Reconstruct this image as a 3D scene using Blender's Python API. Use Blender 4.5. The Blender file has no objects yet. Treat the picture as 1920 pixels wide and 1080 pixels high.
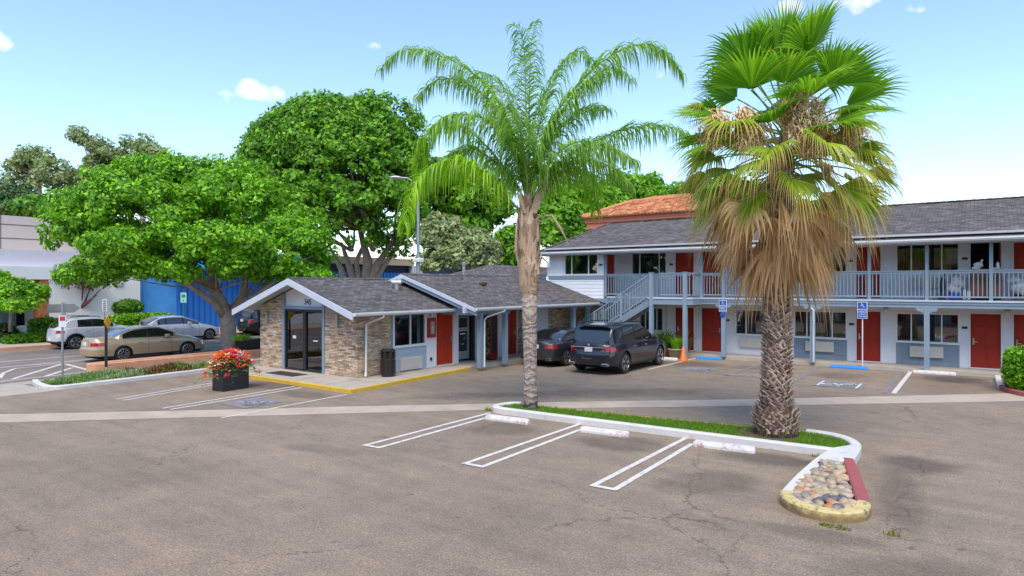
import bpy, bmesh, math, random
import numpy as np
from mathutils import Vector, Matrix
from math import sin, cos, pi, radians, sqrt, atan2
random.seed(7); np.random.seed(7)
sc = bpy.context.scene
COL = sc.collection
# ---------------------------------------------------------------- camera, sky, sun
F = 1213.0; HC = 3.2
cd = bpy.data.cameras.new('camera'); cam = bpy.data.objects.new('camera', cd); COL.objects.link(cam)
cam.location = (0, 0, HC); cam.rotation_euler = (pi/2, 0, atan2(.588, .809))
cd.sensor_width = 36; cd.lens = F/1920*36; cd.shift_y = -5/1920; cd.clip_end = 3000; cd.clip_start = .1
sc.camera = cam
SUN_EL = radians(58); SUN_AZ = radians(152)   # azimuth of the sun, clockwise from +Y
w = bpy.data.worlds.new('World'); sc.world = w; w.use_nodes = True
nt = w.node_tree; nt.nodes.clear()
def N(nt, t, **k):
    n = nt.nodes.new(t)
    for a, b in k.items(): setattr(n, a, b)
    return n
wo = N(nt, 'ShaderNodeOutputWorld'); bg = N(nt, 'ShaderNodeBackground'); sky = N(nt, 'ShaderNodeTexSky')
sky.sky_type = 'NISHITA'; sky.sun_disc = False; sky.sun_elevation = SUN_EL; sky.sun_rotation = SUN_AZ
sky.air_density = 1.15; sky.dust_density = 0.35; sky.ozone_density = 3.5; sky.altitude = 100
bg.inputs[1].default_value = .118
def mth_w(op, a, b):
    m = N(nt, 'ShaderNodeMath', operation=op)
    for i, s in enumerate((a, b)):
        if isinstance(s, (int, float)): m.inputs[i].default_value = s
        else: nt.links.new(s, m.inputs[i])
    return m.outputs[0]
# a few small clouds by sky direction
tc = N(nt, 'ShaderNodeTexCoord'); nz = N(nt, 'ShaderNodeTexNoise'); nz.inputs['Scale'].default_value = 26; nz.inputs['Detail'].default_value = 8; nz.inputs['Roughness'].default_value = .62
nt.links.new(tc.outputs['Generated'], nz.inputs['Vector'])
def camdir(px, py):
    v = Vector(((px-960)/F, 1.0, -(py-535)/F)).normalized()
    return Vector((.809*v.x-.588*v.y, .588*v.x+.809*v.y, v.z)).normalized()
acc = None
for (px, py, rx, rz, st) in [(485, 172, .042, .018, 1), (0, 75, .016, .014, .8), (1478, 12, .022, .016, .8), (1600, 2, .045, .018, .9), (1770, 258, .04, .006, .5), (1240, 128, .02, .02, .5), (1768, 182, .010, .006, .4), (1722, 14, .014, .007, .4), (690, 84, .03, .005, .25), (430, 178, .03, .010, .35)]:
    c = camdir(px, py); side = Vector((c.y, -c.x, 0)).normalized(); up = side.cross(c).normalized()
    def dotn(vec, sc_):
        d = N(nt, 'ShaderNodeVectorMath', operation='DOT_PRODUCT'); nt.links.new(tc.outputs['Generated'], d.inputs[0]); d.inputs[1].default_value = vec
        o = c.dot(vec); m = N(nt, 'ShaderNodeMath', operation='SUBTRACT'); nt.links.new(d.outputs['Value'], m.inputs[0]); m.inputs[1].default_value = o
        m2 = N(nt, 'ShaderNodeMath', operation='DIVIDE'); nt.links.new(m.outputs[0], m2.inputs[0]); m2.inputs[1].default_value = sc_
        m3 = N(nt, 'ShaderNodeMath', operation='MULTIPLY'); nt.links.new(m2.outputs[0], m3.inputs[0]); nt.links.new(m2.outputs[0], m3.inputs[1]); return m3
    a = dotn(side, rx); b = dotn(up, rz)
    s = N(nt, 'ShaderNodeMath', operation='ADD'); nt.links.new(a.outputs[0], s.inputs[0]); nt.links.new(b.outputs[0], s.inputs[1])
    q = N(nt, 'ShaderNodeMath', operation='SUBTRACT', use_clamp=True); q.inputs[0].default_value = 1; nt.links.new(s.outputs[0], q.inputs[1])
    # facing test
    f = N(nt, 'ShaderNodeVectorMath', operation='DOT_PRODUCT'); nt.links.new(tc.outputs['Generated'], f.inputs[0]); f.inputs[1].default_value = c
    g = N(nt, 'ShaderNodeMath', operation='GREATER_THAN'); nt.links.new(f.outputs['Value'], g.inputs[0]); g.inputs[1].default_value = .9
    m = N(nt, 'ShaderNodeMath', operation='MULTIPLY'); nt.links.new(q.outputs[0], m.inputs[0]); nt.links.new(g.outputs[0], m.inputs[1])
    m2 = N(nt, 'ShaderNodeMath', operation='MULTIPLY'); nt.links.new(m.outputs[0], m2.inputs[0]); m2.inputs[1].default_value = st
    if acc is None: acc = m2
    else:
        mm = N(nt, 'ShaderNodeMath', operation='MAXIMUM'); nt.links.new(acc.outputs[0], mm.inputs[0]); nt.links.new(m2.outputs[0], mm.inputs[1]); acc = mm
nr = N(nt, 'ShaderNodeMapRange'); nr.inputs[1].default_value = .25; nr.inputs[2].default_value = 1.05; nt.links.new(mth_w('ADD', mth_w('MULTIPLY', acc.outputs[0], 1.1), mth_w('MULTIPLY', mth_w('SUBTRACT', nz.outputs['Fac'], .52), mth_w('MULTIPLY', mth_w('GREATER_THAN', acc.outputs[0], .01), 3.4))), nr.inputs[0])
cm = nr
cm2 = N(nt, 'ShaderNodeMath', operation='MULTIPLY', use_clamp=True); nt.links.new(cm.outputs[0], cm2.inputs[0]); cm2.inputs[1].default_value = .9
cmx = N(nt, 'ShaderNodeMix', data_type='RGBA'); nt.links.new(cm2.outputs[0], cmx.inputs['Factor'])
nt.links.new(sky.outputs[0], cmx.inputs['A']); cmx.inputs['B'].default_value = (4.6, 4.5, 4.5, 1)
nt.links.new(cmx.outputs['Result'], bg.inputs[0]); nt.links.new(bg.outputs[0], wo.inputs[0])
sl = bpy.data.lights.new('sun', 'SUN'); so = bpy.data.objects.new('sun', sl); COL.objects.link(so)
sl.energy = 1.65; sl.angle = radians(38); sl.color = (1, .90, .76)
sd = Vector((sin(SUN_AZ)*cos(SUN_EL), cos(SUN_AZ)*cos(SUN_EL), sin(SUN_EL)))
so.rotation_euler = sd.to_track_quat('Z', 'Y').to_euler(); so.location = (0, 0, 40)
sc.view_settings.view_transform = 'Standard'; sc.view_settings.look = 'None'; sc.view_settings.exposure = 1.27
sc.cycles.max_bounces = 6; sc.cycles.transparent_max_bounces = 12; sc.cycles.use_denoising = True

# ---------------------------------------------------------------- helpers
def gp(px, py, z=0.):                       # ground point from a direction measured on the photograph
    d = F*(HC-z)/(py-535); x = (px-960)/F*d
    return Vector((.809*x-.588*d, .588*x+.809*d, z))
def cp(px, py, d):                          # point at depth d
    x = (px-960)/F*d
    return Vector((.809*x-.588*d, .588*x+.809*d, HC-(py-535)/F*d))
def onY(px, Y): r = (px-960)/F; return Y*(.809*r-.588)/(.588*r+.809)
def onX(px, X): r = (px-960)/F; return X*(.588*r+.809)/(.809*r-.588)

class MB:
    def __init__(s): s.v = []; s.f = []; s.m = []; s.cur = 0; s.col = None
    def add(s, vs, fs):
        o = len(s.v); s.v += [tuple(p) for p in vs]; s.f += [tuple(i+o for i in f) for f in fs]; s.m += [s.cur]*len(fs); return s
    def box(s, x0, x1, y0, y1, z0, z1):
        return s.add([(x0,y0,z0),(x1,y0,z0),(x1,y1,z0),(x0,y1,z0),(x0,y0,z1),(x1,y0,z1),(x1,y1,z1),(x0,y1,z1)],
                     [(0,3,2,1),(4,5,6,7),(0,1,5,4),(1,2,6,5),(2,3,7,6),(3,0,4,7)])
    def bbox(s, x0, x1, y0, y1, z0, z1, b=.02):     # chamfered box
        bm = bmesh.new(); bmesh.ops.create_cube(bm, size=1)
        for v in bm.verts: v.co = ((x0+x1)/2+v.co.x*(x1-x0), (y0+y1)/2+v.co.y*(y1-y0), (z0+z1)/2+v.co.z*(z1-z0))
        bmesh.ops.bevel(bm, geom=list(bm.edges), offset=b, segments=2, affect='EDGES', profile=.6)
        bm.verts.index_update(); s.add([v.co[:] for v in bm.verts], [[v.index for v in f.verts] for f in bm.faces]); bm.free(); return s
    def tube(s, pts, rad, n=8, cap=True):
        pts = [Vector(p) for p in pts]
        if not hasattr(rad, '__len__'): rad = [rad]*len(pts)
        vs = []; fs = []; t0 = (pts[1]-pts[0]).normalized()
        u = t0.orthogonal().normalized()
        for i, p in enumerate(pts):
            t = (pts[min(i+1, len(pts)-1)]-pts[max(i-1, 0)]).normalized()
            u = (u-t*u.dot(t)).normalized(); w_ = t.cross(u)
            for k in range(n):
                a = 2*pi*k/n; vs.append(p+(u*cos(a)+w_*sin(a))*rad[i])
        for i in range(len(pts)-1):
            for k in range(n):
                a = i*n+k; b = i*n+(k+1) % n; fs.append((a, b, b+n, a+n))
        if cap: fs.append(tuple(range(n))[::-1]); fs.append(tuple((len(pts)-1)*n+k for k in range(n)))
        return s.add(vs, fs)
    def bar(s, p, q, wx, wy, up=(0,0,1)):
        p = Vector(p); q = Vector(q); t = (q-p).normalized(); a = t.cross(Vector(up))
        if a.length < 1e-4: a = t.cross(Vector((0,1,0)))
        a.normalize(); b = a.cross(t)
        vs = [c+a*sx*wx/2+b*sy*wy/2 for c in (p, q) for sx, sy in ((-1,-1),(1,-1),(1,1),(-1,1))]
        return s.add(vs, [(0,1,2,3)[::-1],(4,5,6,7),(0,1,5,4),(1,2,6,5),(2,3,7,6),(3,0,4,7)])
    def prism(s, poly, z0, z1):                 # vertical extrusion of an xy polygon
        n = len(poly); vs = [(p[0], p[1], z0) for p in poly]+[(p[0], p[1], z1) for p in poly]
        return s.add(vs, [tuple(range(n))[::-1], tuple(range(n, 2*n))]+[(i, (i+1) % n, (i+1) % n+n, i+n) for i in range(n)])
    def quad(s, *p): return s.add(p, [tuple(range(len(p)))])
    def lathe(s, prof, c=(0,0,0), n=24, axis='z'):
        vs = []; fs = []
        for r, z in prof:
            for k in range(n):
                a = 2*pi*k/n
                q = (r*cos(a), r*sin(a), z) if axis == 'z' else (r*cos(a), z, r*sin(a))
                vs.append((q[0]+c[0], q[1]+c[1], q[2]+c[2]))
        for i in range(len(prof)-1):
            for k in range(n):
                a = i*n+k; b = i*n+(k+1) % n; fs.append((a, b, b+n, a+n))
        fs.append(tuple(range(n))[::-1]); fs.append(tuple((len(prof)-1)*n+k for k in range(n)))
        return s.add(vs, fs)
    def build(s, name, mat, parent=None, smooth=False, world=True, fix=False):
        me = bpy.data.meshes.new(name)
        off = Vector((0,0,0))
        if parent is not None and world:
            p = parent
            while p is not None: off += p.location; p = p.parent
        v = np.array(s.v, dtype=np.float64).reshape(-1, 3)-np.array(off)
        me.from_pydata(v.tolist(), [], s.f)
        mats = mat if isinstance(mat, (list, tuple)) else [mat]
        for m in mats: me.materials.append(m)
        if len(mats) > 1: me.polygons.foreach_set('material_index', s.m)
        if smooth: me.polygons.foreach_set('use_smooth', [True]*len(me.polygons))
        if s.col is not None:
            at = me.color_attributes.new('tip', 'FLOAT_COLOR', 'POINT'); c = np.ones((len(s.v), 4)); c[:, 0] = s.col; at.data.foreach_set('color', c.ravel())
        if fix:
            bm = bmesh.new(); bm.from_mesh(me); bmesh.ops.recalc_face_normals(bm, faces=bm.faces); bm.to_mesh(me); bm.free()
        me.update()
        o = bpy.data.objects.new(name, me); COL.objects.link(o)
        if parent is not None: o.parent = parent
        return o
def tag(o, label=None, cat=None, group=None, kind=None):
    if label: o['label'] = label
    if cat: o['category'] = cat
    if group: o['group'] = group
    if kind: o['kind'] = kind
    return o
def empty(name, loc, label, cat, group=None, rz=0):
    o = bpy.data.objects.new(name, None); COL.objects.link(o); o.location = loc; o.rotation_euler = (0,0,rz); o.empty_display_size = .2
    return tag(o, label, cat, group)
def S(o): o['kind'] = 'structure'; return o
def copy_tree(o, parent=None):
    c = o.copy(); COL.objects.link(c); c.parent = parent
    for ch in list(o.children): copy_tree(ch, c)
    return c
_f = None
def text_mb(mb, s, size, origin, xdir, ydir, ext=.004, bold=0):     # lettering as flat geometry
    cu = bpy.data.curves.new('t', 'FONT'); cu.body = s; cu.size = size; cu.align_x = 'CENTER'; cu.align_y = 'CENTER'; cu.resolution_u = 3; cu.offset = bold
    ob = bpy.data.objects.new('t', cu); COL.objects.link(ob)
    me = bpy.data.meshes.new_from_object(ob.evaluated_get(bpy.context.evaluated_depsgraph_get()))
    X = Vector(xdir); Y = Vector(ydir); o = Vector(origin)
    mb.add([o+X*v.co.x+Y*v.co.y for v in me.vertices], [tuple(p.vertices) for p in me.polygons])
    bpy.data.objects.remove(ob); bpy.data.meshes.remove(me); bpy.data.curves.remove(cu)

# ---------------------------------------------------------------- materials
def mat(name, col, rough=.7, metal=0, var=.0, vscale=4, bump=0, bscale=60, spec=.5, coat=0, dirt=0):
    m = bpy.data.materials.new(name); m.use_nodes = True; t = m.node_tree; b = t.nodes['Principled BSDF']
    b.inputs['Base Color'].default_value = (*col, 1); b.inputs['Roughness'].default_value = rough; b.inputs['Metallic'].default_value = metal
    b.inputs['Specular IOR Level'].default_value = spec
    if coat: b.inputs['Coat Weight'].default_value = coat; b.inputs['Coat Roughness'].default_value = .04
    tcn = N(t, 'ShaderNodeTexCoord')
    if var or dirt:
        nz = N(t, 'ShaderNodeTexNoise'); nz.inputs['Scale'].default_value = vscale; nz.inputs['Detail'].default_value = 6; nz.inputs['Roughness'].default_value = .65
        t.links.new(tcn.outputs['Object'], nz.inputs['Vector'])
        r = N(t, 'ShaderNodeValToRGB'); r.color_ramp.elements[0].position = .32; r.color_ramp.elements[1].position = .68
        r.color_ramp.elements[0].color = tuple(c*(1-var) for c in col)+(1,); r.color_ramp.elements[1].color = tuple(min(1, c*(1+var)) for c in col)+(1,)
        t.links.new(nz.outputs['Fac'], r.inputs[0]); t.links.new(r.outputs[0], b.inputs['Base Color'])
    if bump:
        n2 = N(t, 'ShaderNodeTexNoise'); n2.inputs['Scale'].default_value = bscale; n2.inputs['Detail'].default_value = 4
        t.links.new(tcn.outputs['Object'], n2.inputs['Vector'])
        bp = N(t, 'ShaderNodeBump'); bp.inputs['Strength'].default_value = bump; bp.inputs['Distance'].default_value = .02
        t.links.new(n2.outputs['Fac'], bp.inputs['Height']); t.links.new(bp.outputs[0], b.inputs['Normal'])
    return m
def ramp(t, src, stops):
    r = N(t, 'ShaderNodeValToRGB'); e = r.color_ramp.elements
    e[0].position, e[0].color = stops[0][0], (*stops[0][1], 1); e[1].position, e[1].color = stops[-1][0], (*stops[-1][1], 1)
    for p, c in stops[1:-1]: x = e.new(p); x.color = (*c, 1)
    if src is not None: t.links.new(src, r.inputs[0])
    return r
def noise(t, vec, sc_, det=5, ro=.6, dist=0):
    n = N(t, 'ShaderNodeTexNoise'); n.inputs['Scale'].default_value = sc_; n.inputs['Detail'].default_value = det; n.inputs['Roughness'].default_value = ro; n.inputs['Distortion'].default_value = dist
    if vec is not None: t.links.new(vec, n.inputs['Vector'])
    return n
def mixc(t, fac, a, b, mode='MIX'):
    m = N(t, 'ShaderNodeMix', data_type='RGBA', blend_type=mode)
    for k, s in (('Factor', fac), ('A', a), ('B', b)):
        if isinstance(s, (int, float)): m.inputs[k].default_value = s
        elif isinstance(s, tuple): m.inputs[k].default_value = (*s, 1) if len(s) == 3 else s
        else: t.links.new(s, m.inputs[k])
    return m.outputs['Result']
def mth(t, op, a, b=None, c=None, clamp=False):
    m = N(t, 'ShaderNodeMath', operation=op, use_clamp=clamp)
    for i, s in enumerate((a, b, c)):
        if s is None: continue
        if isinstance(s, (int, float)): m.inputs[i].default_value = s
        else: t.links.new(s, m.inputs[i])
    return m.outputs[0]
def newm(name, rough=.8):
    m = bpy.data.materials.new(name); m.use_nodes = True; t = m.node_tree; b = t.nodes['Principled BSDF']; b.inputs['Roughness'].default_value = rough
    return m, t, b
def mask_blob(t, pos, c, rx, ry, ang=0, soft=.6, nzs=1.6, amp=.9):     # a stain at a place on the ground
    mp = N(t, 'ShaderNodeMapping', vector_type='TEXTURE'); mp.inputs['Location'].default_value = (c[0], c[1], 0); mp.inputs['Rotation'].default_value = (0, 0, ang); mp.inputs['Scale'].default_value = (rx, ry, 1)
    t.links.new(pos, mp.inputs['Vector'])
    l = N(t, 'ShaderNodeVectorMath', operation='LENGTH'); t.links.new(mp.outputs[0], l.inputs[0])
    n = noise(t, pos, nzs, 5, .65)
    d = mth(t, 'ADD', l.outputs['Value'], mth(t, 'MULTIPLY', mth(t, 'SUBTRACT', n.outputs['Fac'], .5), amp))
    mr = N(t, 'ShaderNodeMapRange', interpolation_type='SMOOTHSTEP'); t.links.new(d, mr.inputs[0]); mr.inputs[1].default_value = 1; mr.inputs[2].default_value = 1-soft
    return mr.outputs[0]
def asphalt(name, base=(.268, .214, .160), stains=(), cracks=True):
    m, t, b = newm(name, .85)
    g = N(t, 'ShaderNodeNewGeometry').outputs['Position']
    big = noise(t, g, .22, 6, .62, .4); mid = noise(t, g, 1.7, 6, .7, .3); fine = noise(t, g, 38, 3, .75); fine2 = noise(t, g, 13, 4, .7)
    d = tuple(c*.78 for c in base); l = tuple(c*1.14 for c in base)
    c0 = ramp(t, big.outputs['Fac'], [(.25, d), (.5, base), (.75, l)]).outputs[0]
    c1 = mixc(t, .75, c0, ramp(t, mid.outputs['Fac'], [(.28, (.76,.76,.77)), (.72, (1.14,1.13,1.12))]).outputs[0], 'MULTIPLY')
    c2 = mixc(t, .9, c1, ramp(t, fine.outputs['Fac'], [(.30, (.50,.50,.50)), (.5, (.98,.98,.98)), (.64, (1.5,1.48,1.45))]).outputs[0], 'MULTIPLY')
    c2 = mixc(t, .6, c2, ramp(t, fine2.outputs['Fac'], [(.3, (.74,.74,.76)), (.7, (1.22,1.2,1.17))]).outputs[0], 'MULTIPLY')
    sp_n = noise(t, g, 3.3, 3, .5); sr = N(t, 'ShaderNodeMapRange'); t.links.new(sp_n.outputs['Fac'], sr.inputs[0]); sr.inputs[1].default_value = .69; sr.inputs[2].default_value = .74; c2 = mixc(t, mth(t, 'MULTIPLY', sr.outputs[0], .5), c2, (.06,.05,.045))
    # driving streaks
    mp = N(t, 'ShaderNodeMapping'); t.links.new(g, mp.inputs['Vector']); mp.inputs['Rotation'].default_value = (0, 0, radians(-40)); mp.inputs['Scale'].default_value = (.25, 2.0, 1)
    st = noise(t, mp.outputs[0], 1.0, 5, .65, .8)
    c2 = mixc(t, .7, c2, ramp(t, st.outputs['Fac'], [(.32, (.80,.80,.81)), (.62, (1.06,1.06,1.05))]).outputs[0], 'MULTIPLY')
    if cracks:
        nv = noise(t, g, 1.2, 5, .7)
        va = N(t, 'ShaderNodeVectorMath', operation='MULTIPLY_ADD'); t.links.new(nv.outputs['Color'], va.inputs[0]); va.inputs[1].default_value = (1.1,1.1,0); t.links.new(g, va.inputs[2])
        vo = N(t, 'ShaderNodeTexVoronoi', feature='DISTANCE_TO_EDGE'); vo.inputs['Scale'].default_value = .17; t.links.new(va.outputs[0], vo.inputs['Vector'])
        mr = N(t, 'ShaderNodeMapRange'); t.links.new(vo.outputs['Distance'], mr.inputs[0]); mr.inputs[1].default_value = .003; mr.inputs[2].default_value = .0006
        gate = noise(t, g, .35, 2); gr = N(t, 'ShaderNodeMapRange'); t.links.new(gate.outputs['Fac'], gr.inputs[0]); gr.inputs[1].default_value = .42; gr.inputs[2].default_value = .55
        k = mth(t, 'MULTIPLY', mr.outputs[0], gr.outputs[0]); k = mth(t, 'MULTIPLY', k, .6)
        c2 = mixc(t, k, c2, (.035,.028,.025))
    for (c, rx, ry, an, stg) in stains:
        k = mth(t, 'MULTIPLY', mask_blob(t, g, c, rx, ry, an), stg)
        c2 = mixc(t, k, c2, mixc(t, 1., c2, (.36,.35,.40), 'MULTIPLY'))
    t.links.new(c2, b.inputs['Base Color'])
    bp = N(t, 'ShaderNodeBump'); bp.inputs['Strength'].default_value = .5; bp.inputs['Distance'].default_value = .012; t.links.new(fine.outputs['Fac'], bp.inputs['Height']); t.links.new(bp.outputs[0], b.inputs['Normal'])
    b.inputs['Specular IOR Level'].default_value = .25
    return m
def shingle(name, along, across):          # along / across : axis names
    m, t, b = newm(name, .92); g = N(t, 'ShaderNodeNewGeometry').outputs['Position']
    sp = N(t, 'ShaderNodeSeparateXYZ'); t.links.new(g, sp.inputs[0]); cb = N(t, 'ShaderNodeCombineXYZ')
    t.links.new(sp.outputs[along], cb.inputs[0]); t.links.new(mth(t, 'MULTIPLY', sp.outputs[across], 1.05), cb.inputs[1])
    br = N(t, 'ShaderNodeTexBrick'); br.offset = .5; br.inputs['Scale'].default_value = 1; br.inputs['Brick Width'].default_value = .26; br.inputs['Row Height'].default_value = .135
    br.inputs['Mortar Size'].default_value = .012; br.inputs['Mortar Smooth'].default_value = .3; br.inputs['Color1'].default_value = (0,0,0,1); br.inputs['Color2'].default_value = (1,1,1,1); br.inputs['Bias'].default_value = 0
    t.links.new(cb.outputs[0], br.inputs['Vector'])
    c = ramp(t, br.outputs['Color'], [(0, (.066,.058,.055)), (.35, (.098,.087,.083)), (.7, (.128,.115,.110)), (1, (.175,.156,.148))]).outputs[0]
    mp = N(t, 'ShaderNodeMapping'); mp.inputs['Scale'].default_value = (1.4, 5.5, 1); t.links.new(cb.outputs[0], mp.inputs['Vector'])
    n = noise(t, mp.outputs[0], 1.3, 5, .7); n0 = noise(t, g, .45, 5, .7); c = mixc(t, .7, c, ramp(t, n0.outputs['Fac'], [(.3, (.78,.77,.76)), (.7, (1.18,1.17,1.16))]).outputs[0], 'MULTIPLY'); c = mixc(t, .8, c, ramp(t, n.outputs['Fac'], [(.3, (.72,.72,.74)), (.7, (1.25,1.22,1.2))]).outputs[0], 'MULTIPLY')
    n2 = noise(t, g, 55, 2, .8); c = mixc(t, .6, c, ramp(t, n2.outputs['Fac'], [(.3, (.7,.7,.7)), (.7, (1.3,1.3,1.3))]).outputs[0], 'MULTIPLY')
    c = mixc(t, mth(t, 'MULTIPLY', br.outputs['Fac'], .7), c, (.035,.032,.036))
    t.links.new(c, b.inputs['Base Color'])
    bp = N(t, 'ShaderNodeBump', invert=True); bp.inputs['Strength'].default_value = .8; bp.inputs['Distance'].default_value = .02; t.links.new(br.outputs['Fac'], bp.inputs['Height']); t.links.new(bp.outputs[0], b.inputs['Normal'])
    return m
def stone(name):
    m, t, b = newm(name, .88); g = N(t, 'ShaderNodeNewGeometry').outputs['Position']
    sp = N(t, 'ShaderNodeSeparateXYZ'); t.links.new(g, sp.inputs[0]); cb = N(t, 'ShaderNodeCombineXYZ')
    nz = noise(t, g, 2.6, 3); dz = mth(t, 'MULTIPLY', mth(t, 'SUBTRACT', nz.outputs['Fac'], .5), .055)
    t.links.new(mth(t, 'ADD', sp.outputs['X'], sp.outputs['Y']), cb.inputs[0]); t.links.new(mth(t, 'ADD', sp.outputs['Z'], dz), cb.inputs[1])
    def brick(wd, ht, fr):
        br = N(t, 'ShaderNodeTexBrick'); br.offset = .37; br.offset_frequency = fr; br.squash = .7; br.squash_frequency = 3
        br.inputs['Scale'].default_value = 1; br.inputs['Brick Width'].default_value = wd; br.inputs['Row Height'].default_value = ht
        br.inputs['Mortar Size'].default_value = .005; br.inputs['Mortar Smooth'].default_value = .5; br.inputs['Color1'].default_value = (0,0,0,1); br.inputs['Color2'].default_value = (1,1,1,1)
        t.links.new(cb.outputs[0], br.inputs['Vector']); return br
    b1 = brick(.34, .052, 2); b2 = brick(.21, .104, 3)
    s = ramp(t, b1.outputs['Color'], [(0, (.24,.16,.10)), (.15, (.46,.32,.21)), (.35, (.60,.46,.32)), (.55, (.70,.57,.42)), (.72, (.52,.34,.20)), (.86, (.76,.67,.54)), (1, (.36,.32,.29))]).outputs[0]
    s2 = ramp(t, b2.outputs['Color'], [(0, (.75,.72,.70)), (.5, (1.02,1,.98)), (1, (1.25,1.22,1.18))]).outputs[0]
    c = mixc(t, .9, s, s2, 'MULTIPLY'); n = noise(t, g, 14, 5, .75); c = mixc(t, .7, c, ramp(t, n.outputs['Fac'], [(.3, (.68,.66,.64)), (.7, (1.22,1.2,1.2))]).outputs[0], 'MULTIPLY')
    c = mixc(t, mth(t, 'MULTIPLY', b1.outputs['Fac'], .85), c, (.07,.05,.035)); t.links.new(c, b.inputs['Base Color'])
    h = mth(t, 'ADD', mth(t, 'MULTIPLY', b1.outputs['Color'], .8), mth(t, 'MULTIPLY', b1.outputs['Fac'], -1.2)); h = mth(t, 'ADD', h, mth(t, 'MULTIPLY', n.outputs['Fac'], .3))
    bp = N(t, 'ShaderNodeBump'); bp.inputs['Strength'].default_value = 1; bp.inputs['Distance'].default_value = .03; t.links.new(h, bp.inputs['Height']); t.links.new(bp.outputs[0], b.inputs['Normal'])
    return m
def paint_worn(name, col, under=(.17,.14,.125), wear=.5, sc_=9):
    m, t, b = newm(name, .75); g = N(t, 'ShaderNodeNewGeometry').outputs['Position']
    n = noise(t, g, sc_, 6, .75); n2 = noise(t, g, 60, 3, .8)
    f = mth(t, 'ADD', n.outputs['Fac'], mth(t, 'MULTIPLY', mth(t, 'SUBTRACT', n2.outputs['Fac'], .5), .45))
    r = N(t, 'ShaderNodeMapRange'); t.links.new(f, r.inputs[0]); r.inputs[1].default_value = wear-.09; r.inputs[2].default_value = wear+.05
    n3 = noise(t, g, 3, 4); c = mixc(t, .5, col, ramp(t, n3.outputs['Fac'], [(.3, (.8,.8,.8)), (.7, (1.1,1.1,1.1))]).outputs[0], 'MULTIPLY')
    t.links.new(mixc(t, r.outputs[0], under, c), b.inputs['Base Color']); return m
def leafm(name, c1, c2, trans=.35, tip=None, rough=.5, c0=None):
    m = bpy.data.materials.new(name); m.use_nodes = True; t = m.node_tree; b = t.nodes['Principled BSDF']; out = t.nodes['Material Output']
    g = N(t, 'ShaderNodeNewGeometry'); n = noise(t, g.outputs['Position'], .9, 3)
    f = mth(t, 'ADD', mth(t, 'MULTIPLY', g.outputs['Random Per Island'], .7), mth(t, 'MULTIPLY', n.outputs['Fac'], .5))
    mid_ = tuple((a*b)**.5 for a, b in zip(c1, c2)); c = ramp(t, f, [(.12, tuple(a*.95 for a in c1)), (.5, mid_), (.88, tuple(min(1, a*1.15) for a in c2)), (1., (min(1, c2[0]*1.35), c2[1]*1.15, c2[2]))]).outputs[0]
    if tip:
        a = N(t, 'ShaderNodeAttribute', attribute_name='tip'); sep = N(t, 'ShaderNodeSeparateColor'); t.links.new(a.outputs['Color'], sep.inputs[0])
        tf = mth(t, 'ADD', sep.outputs[0], mth(t, 'MULTIPLY', mth(t, 'SUBTRACT', g.outputs['Random Per Island'], .5), .25))
        r = N(t, 'ShaderNodeMapRange'); t.links.new(tf, r.inputs[0]); r.inputs[1].default_value = tip[1]; r.inputs[2].default_value = tip[2]
        c = mixc(t, r.outputs[0], c, tip[0])
    t.links.new(c, b.inputs['Base Color']); b.inputs['Roughness'].default_value = rough; b.inputs['Specular IOR Level'].default_value = .35
    tr = N(t, 'ShaderNodeBsdfTranslucent'); t.links.new(mixc(t, 1., c, (1.25,1.3,.7), 'MULTIPLY'), tr.inputs['Color'])
    mx = N(t, 'ShaderNodeMixShader'); mx.inputs[0].default_value = trans; t.links.new(b.outputs[0], mx.inputs[1]); t.links.new(tr.outputs[0], mx.inputs[2]); t.links.new(mx.outputs[0], out.inputs[0])
    return m
def glassm(name, tint=(.55,.6,.6), refl=.12, vis=.75):
    m = bpy.data.materials.new(name); m.use_nodes = True; t = m.node_tree; t.nodes.remove(t.nodes['Principled BSDF']); out = t.nodes['Material Output']
    tr = N(t, 'ShaderNodeBsdfTransparent'); tr.inputs[0].default_value = (*[c*vis for c in tint], 1)
    gl = N(t, 'ShaderNodeBsdfGlossy'); gl.inputs['Roughness'].default_value = .02; gl.inputs['Color'].default_value = (.9,.92,.95,1)
    n = noise(t, N(t, 'ShaderNodeTexCoord').outputs['Object'], 1.5, 2); bp = N(t, 'ShaderNodeBump'); bp.inputs['Strength'].default_value = .05; bp.inputs['Distance'].default_value = .01; t.links.new(n.outputs['Fac'], bp.inputs['Height']); t.links.new(bp.outputs[0], gl.inputs['Normal'])
    fr = N(t, 'ShaderNodeFresnel'); fr.inputs[0].default_value = 1.5; f = mth(t, 'ADD', fr.outputs[0], refl, clamp=True)
    mx = N(t, 'ShaderNodeMixShader'); t.links.new(f, mx.inputs[0]); t.links.new(tr.outputs[0], mx.inputs[1]); t.links.new(gl.outputs[0], mx.inputs[2]); t.links.new(mx.outputs[0], out.inputs[0])
    return m
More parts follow.
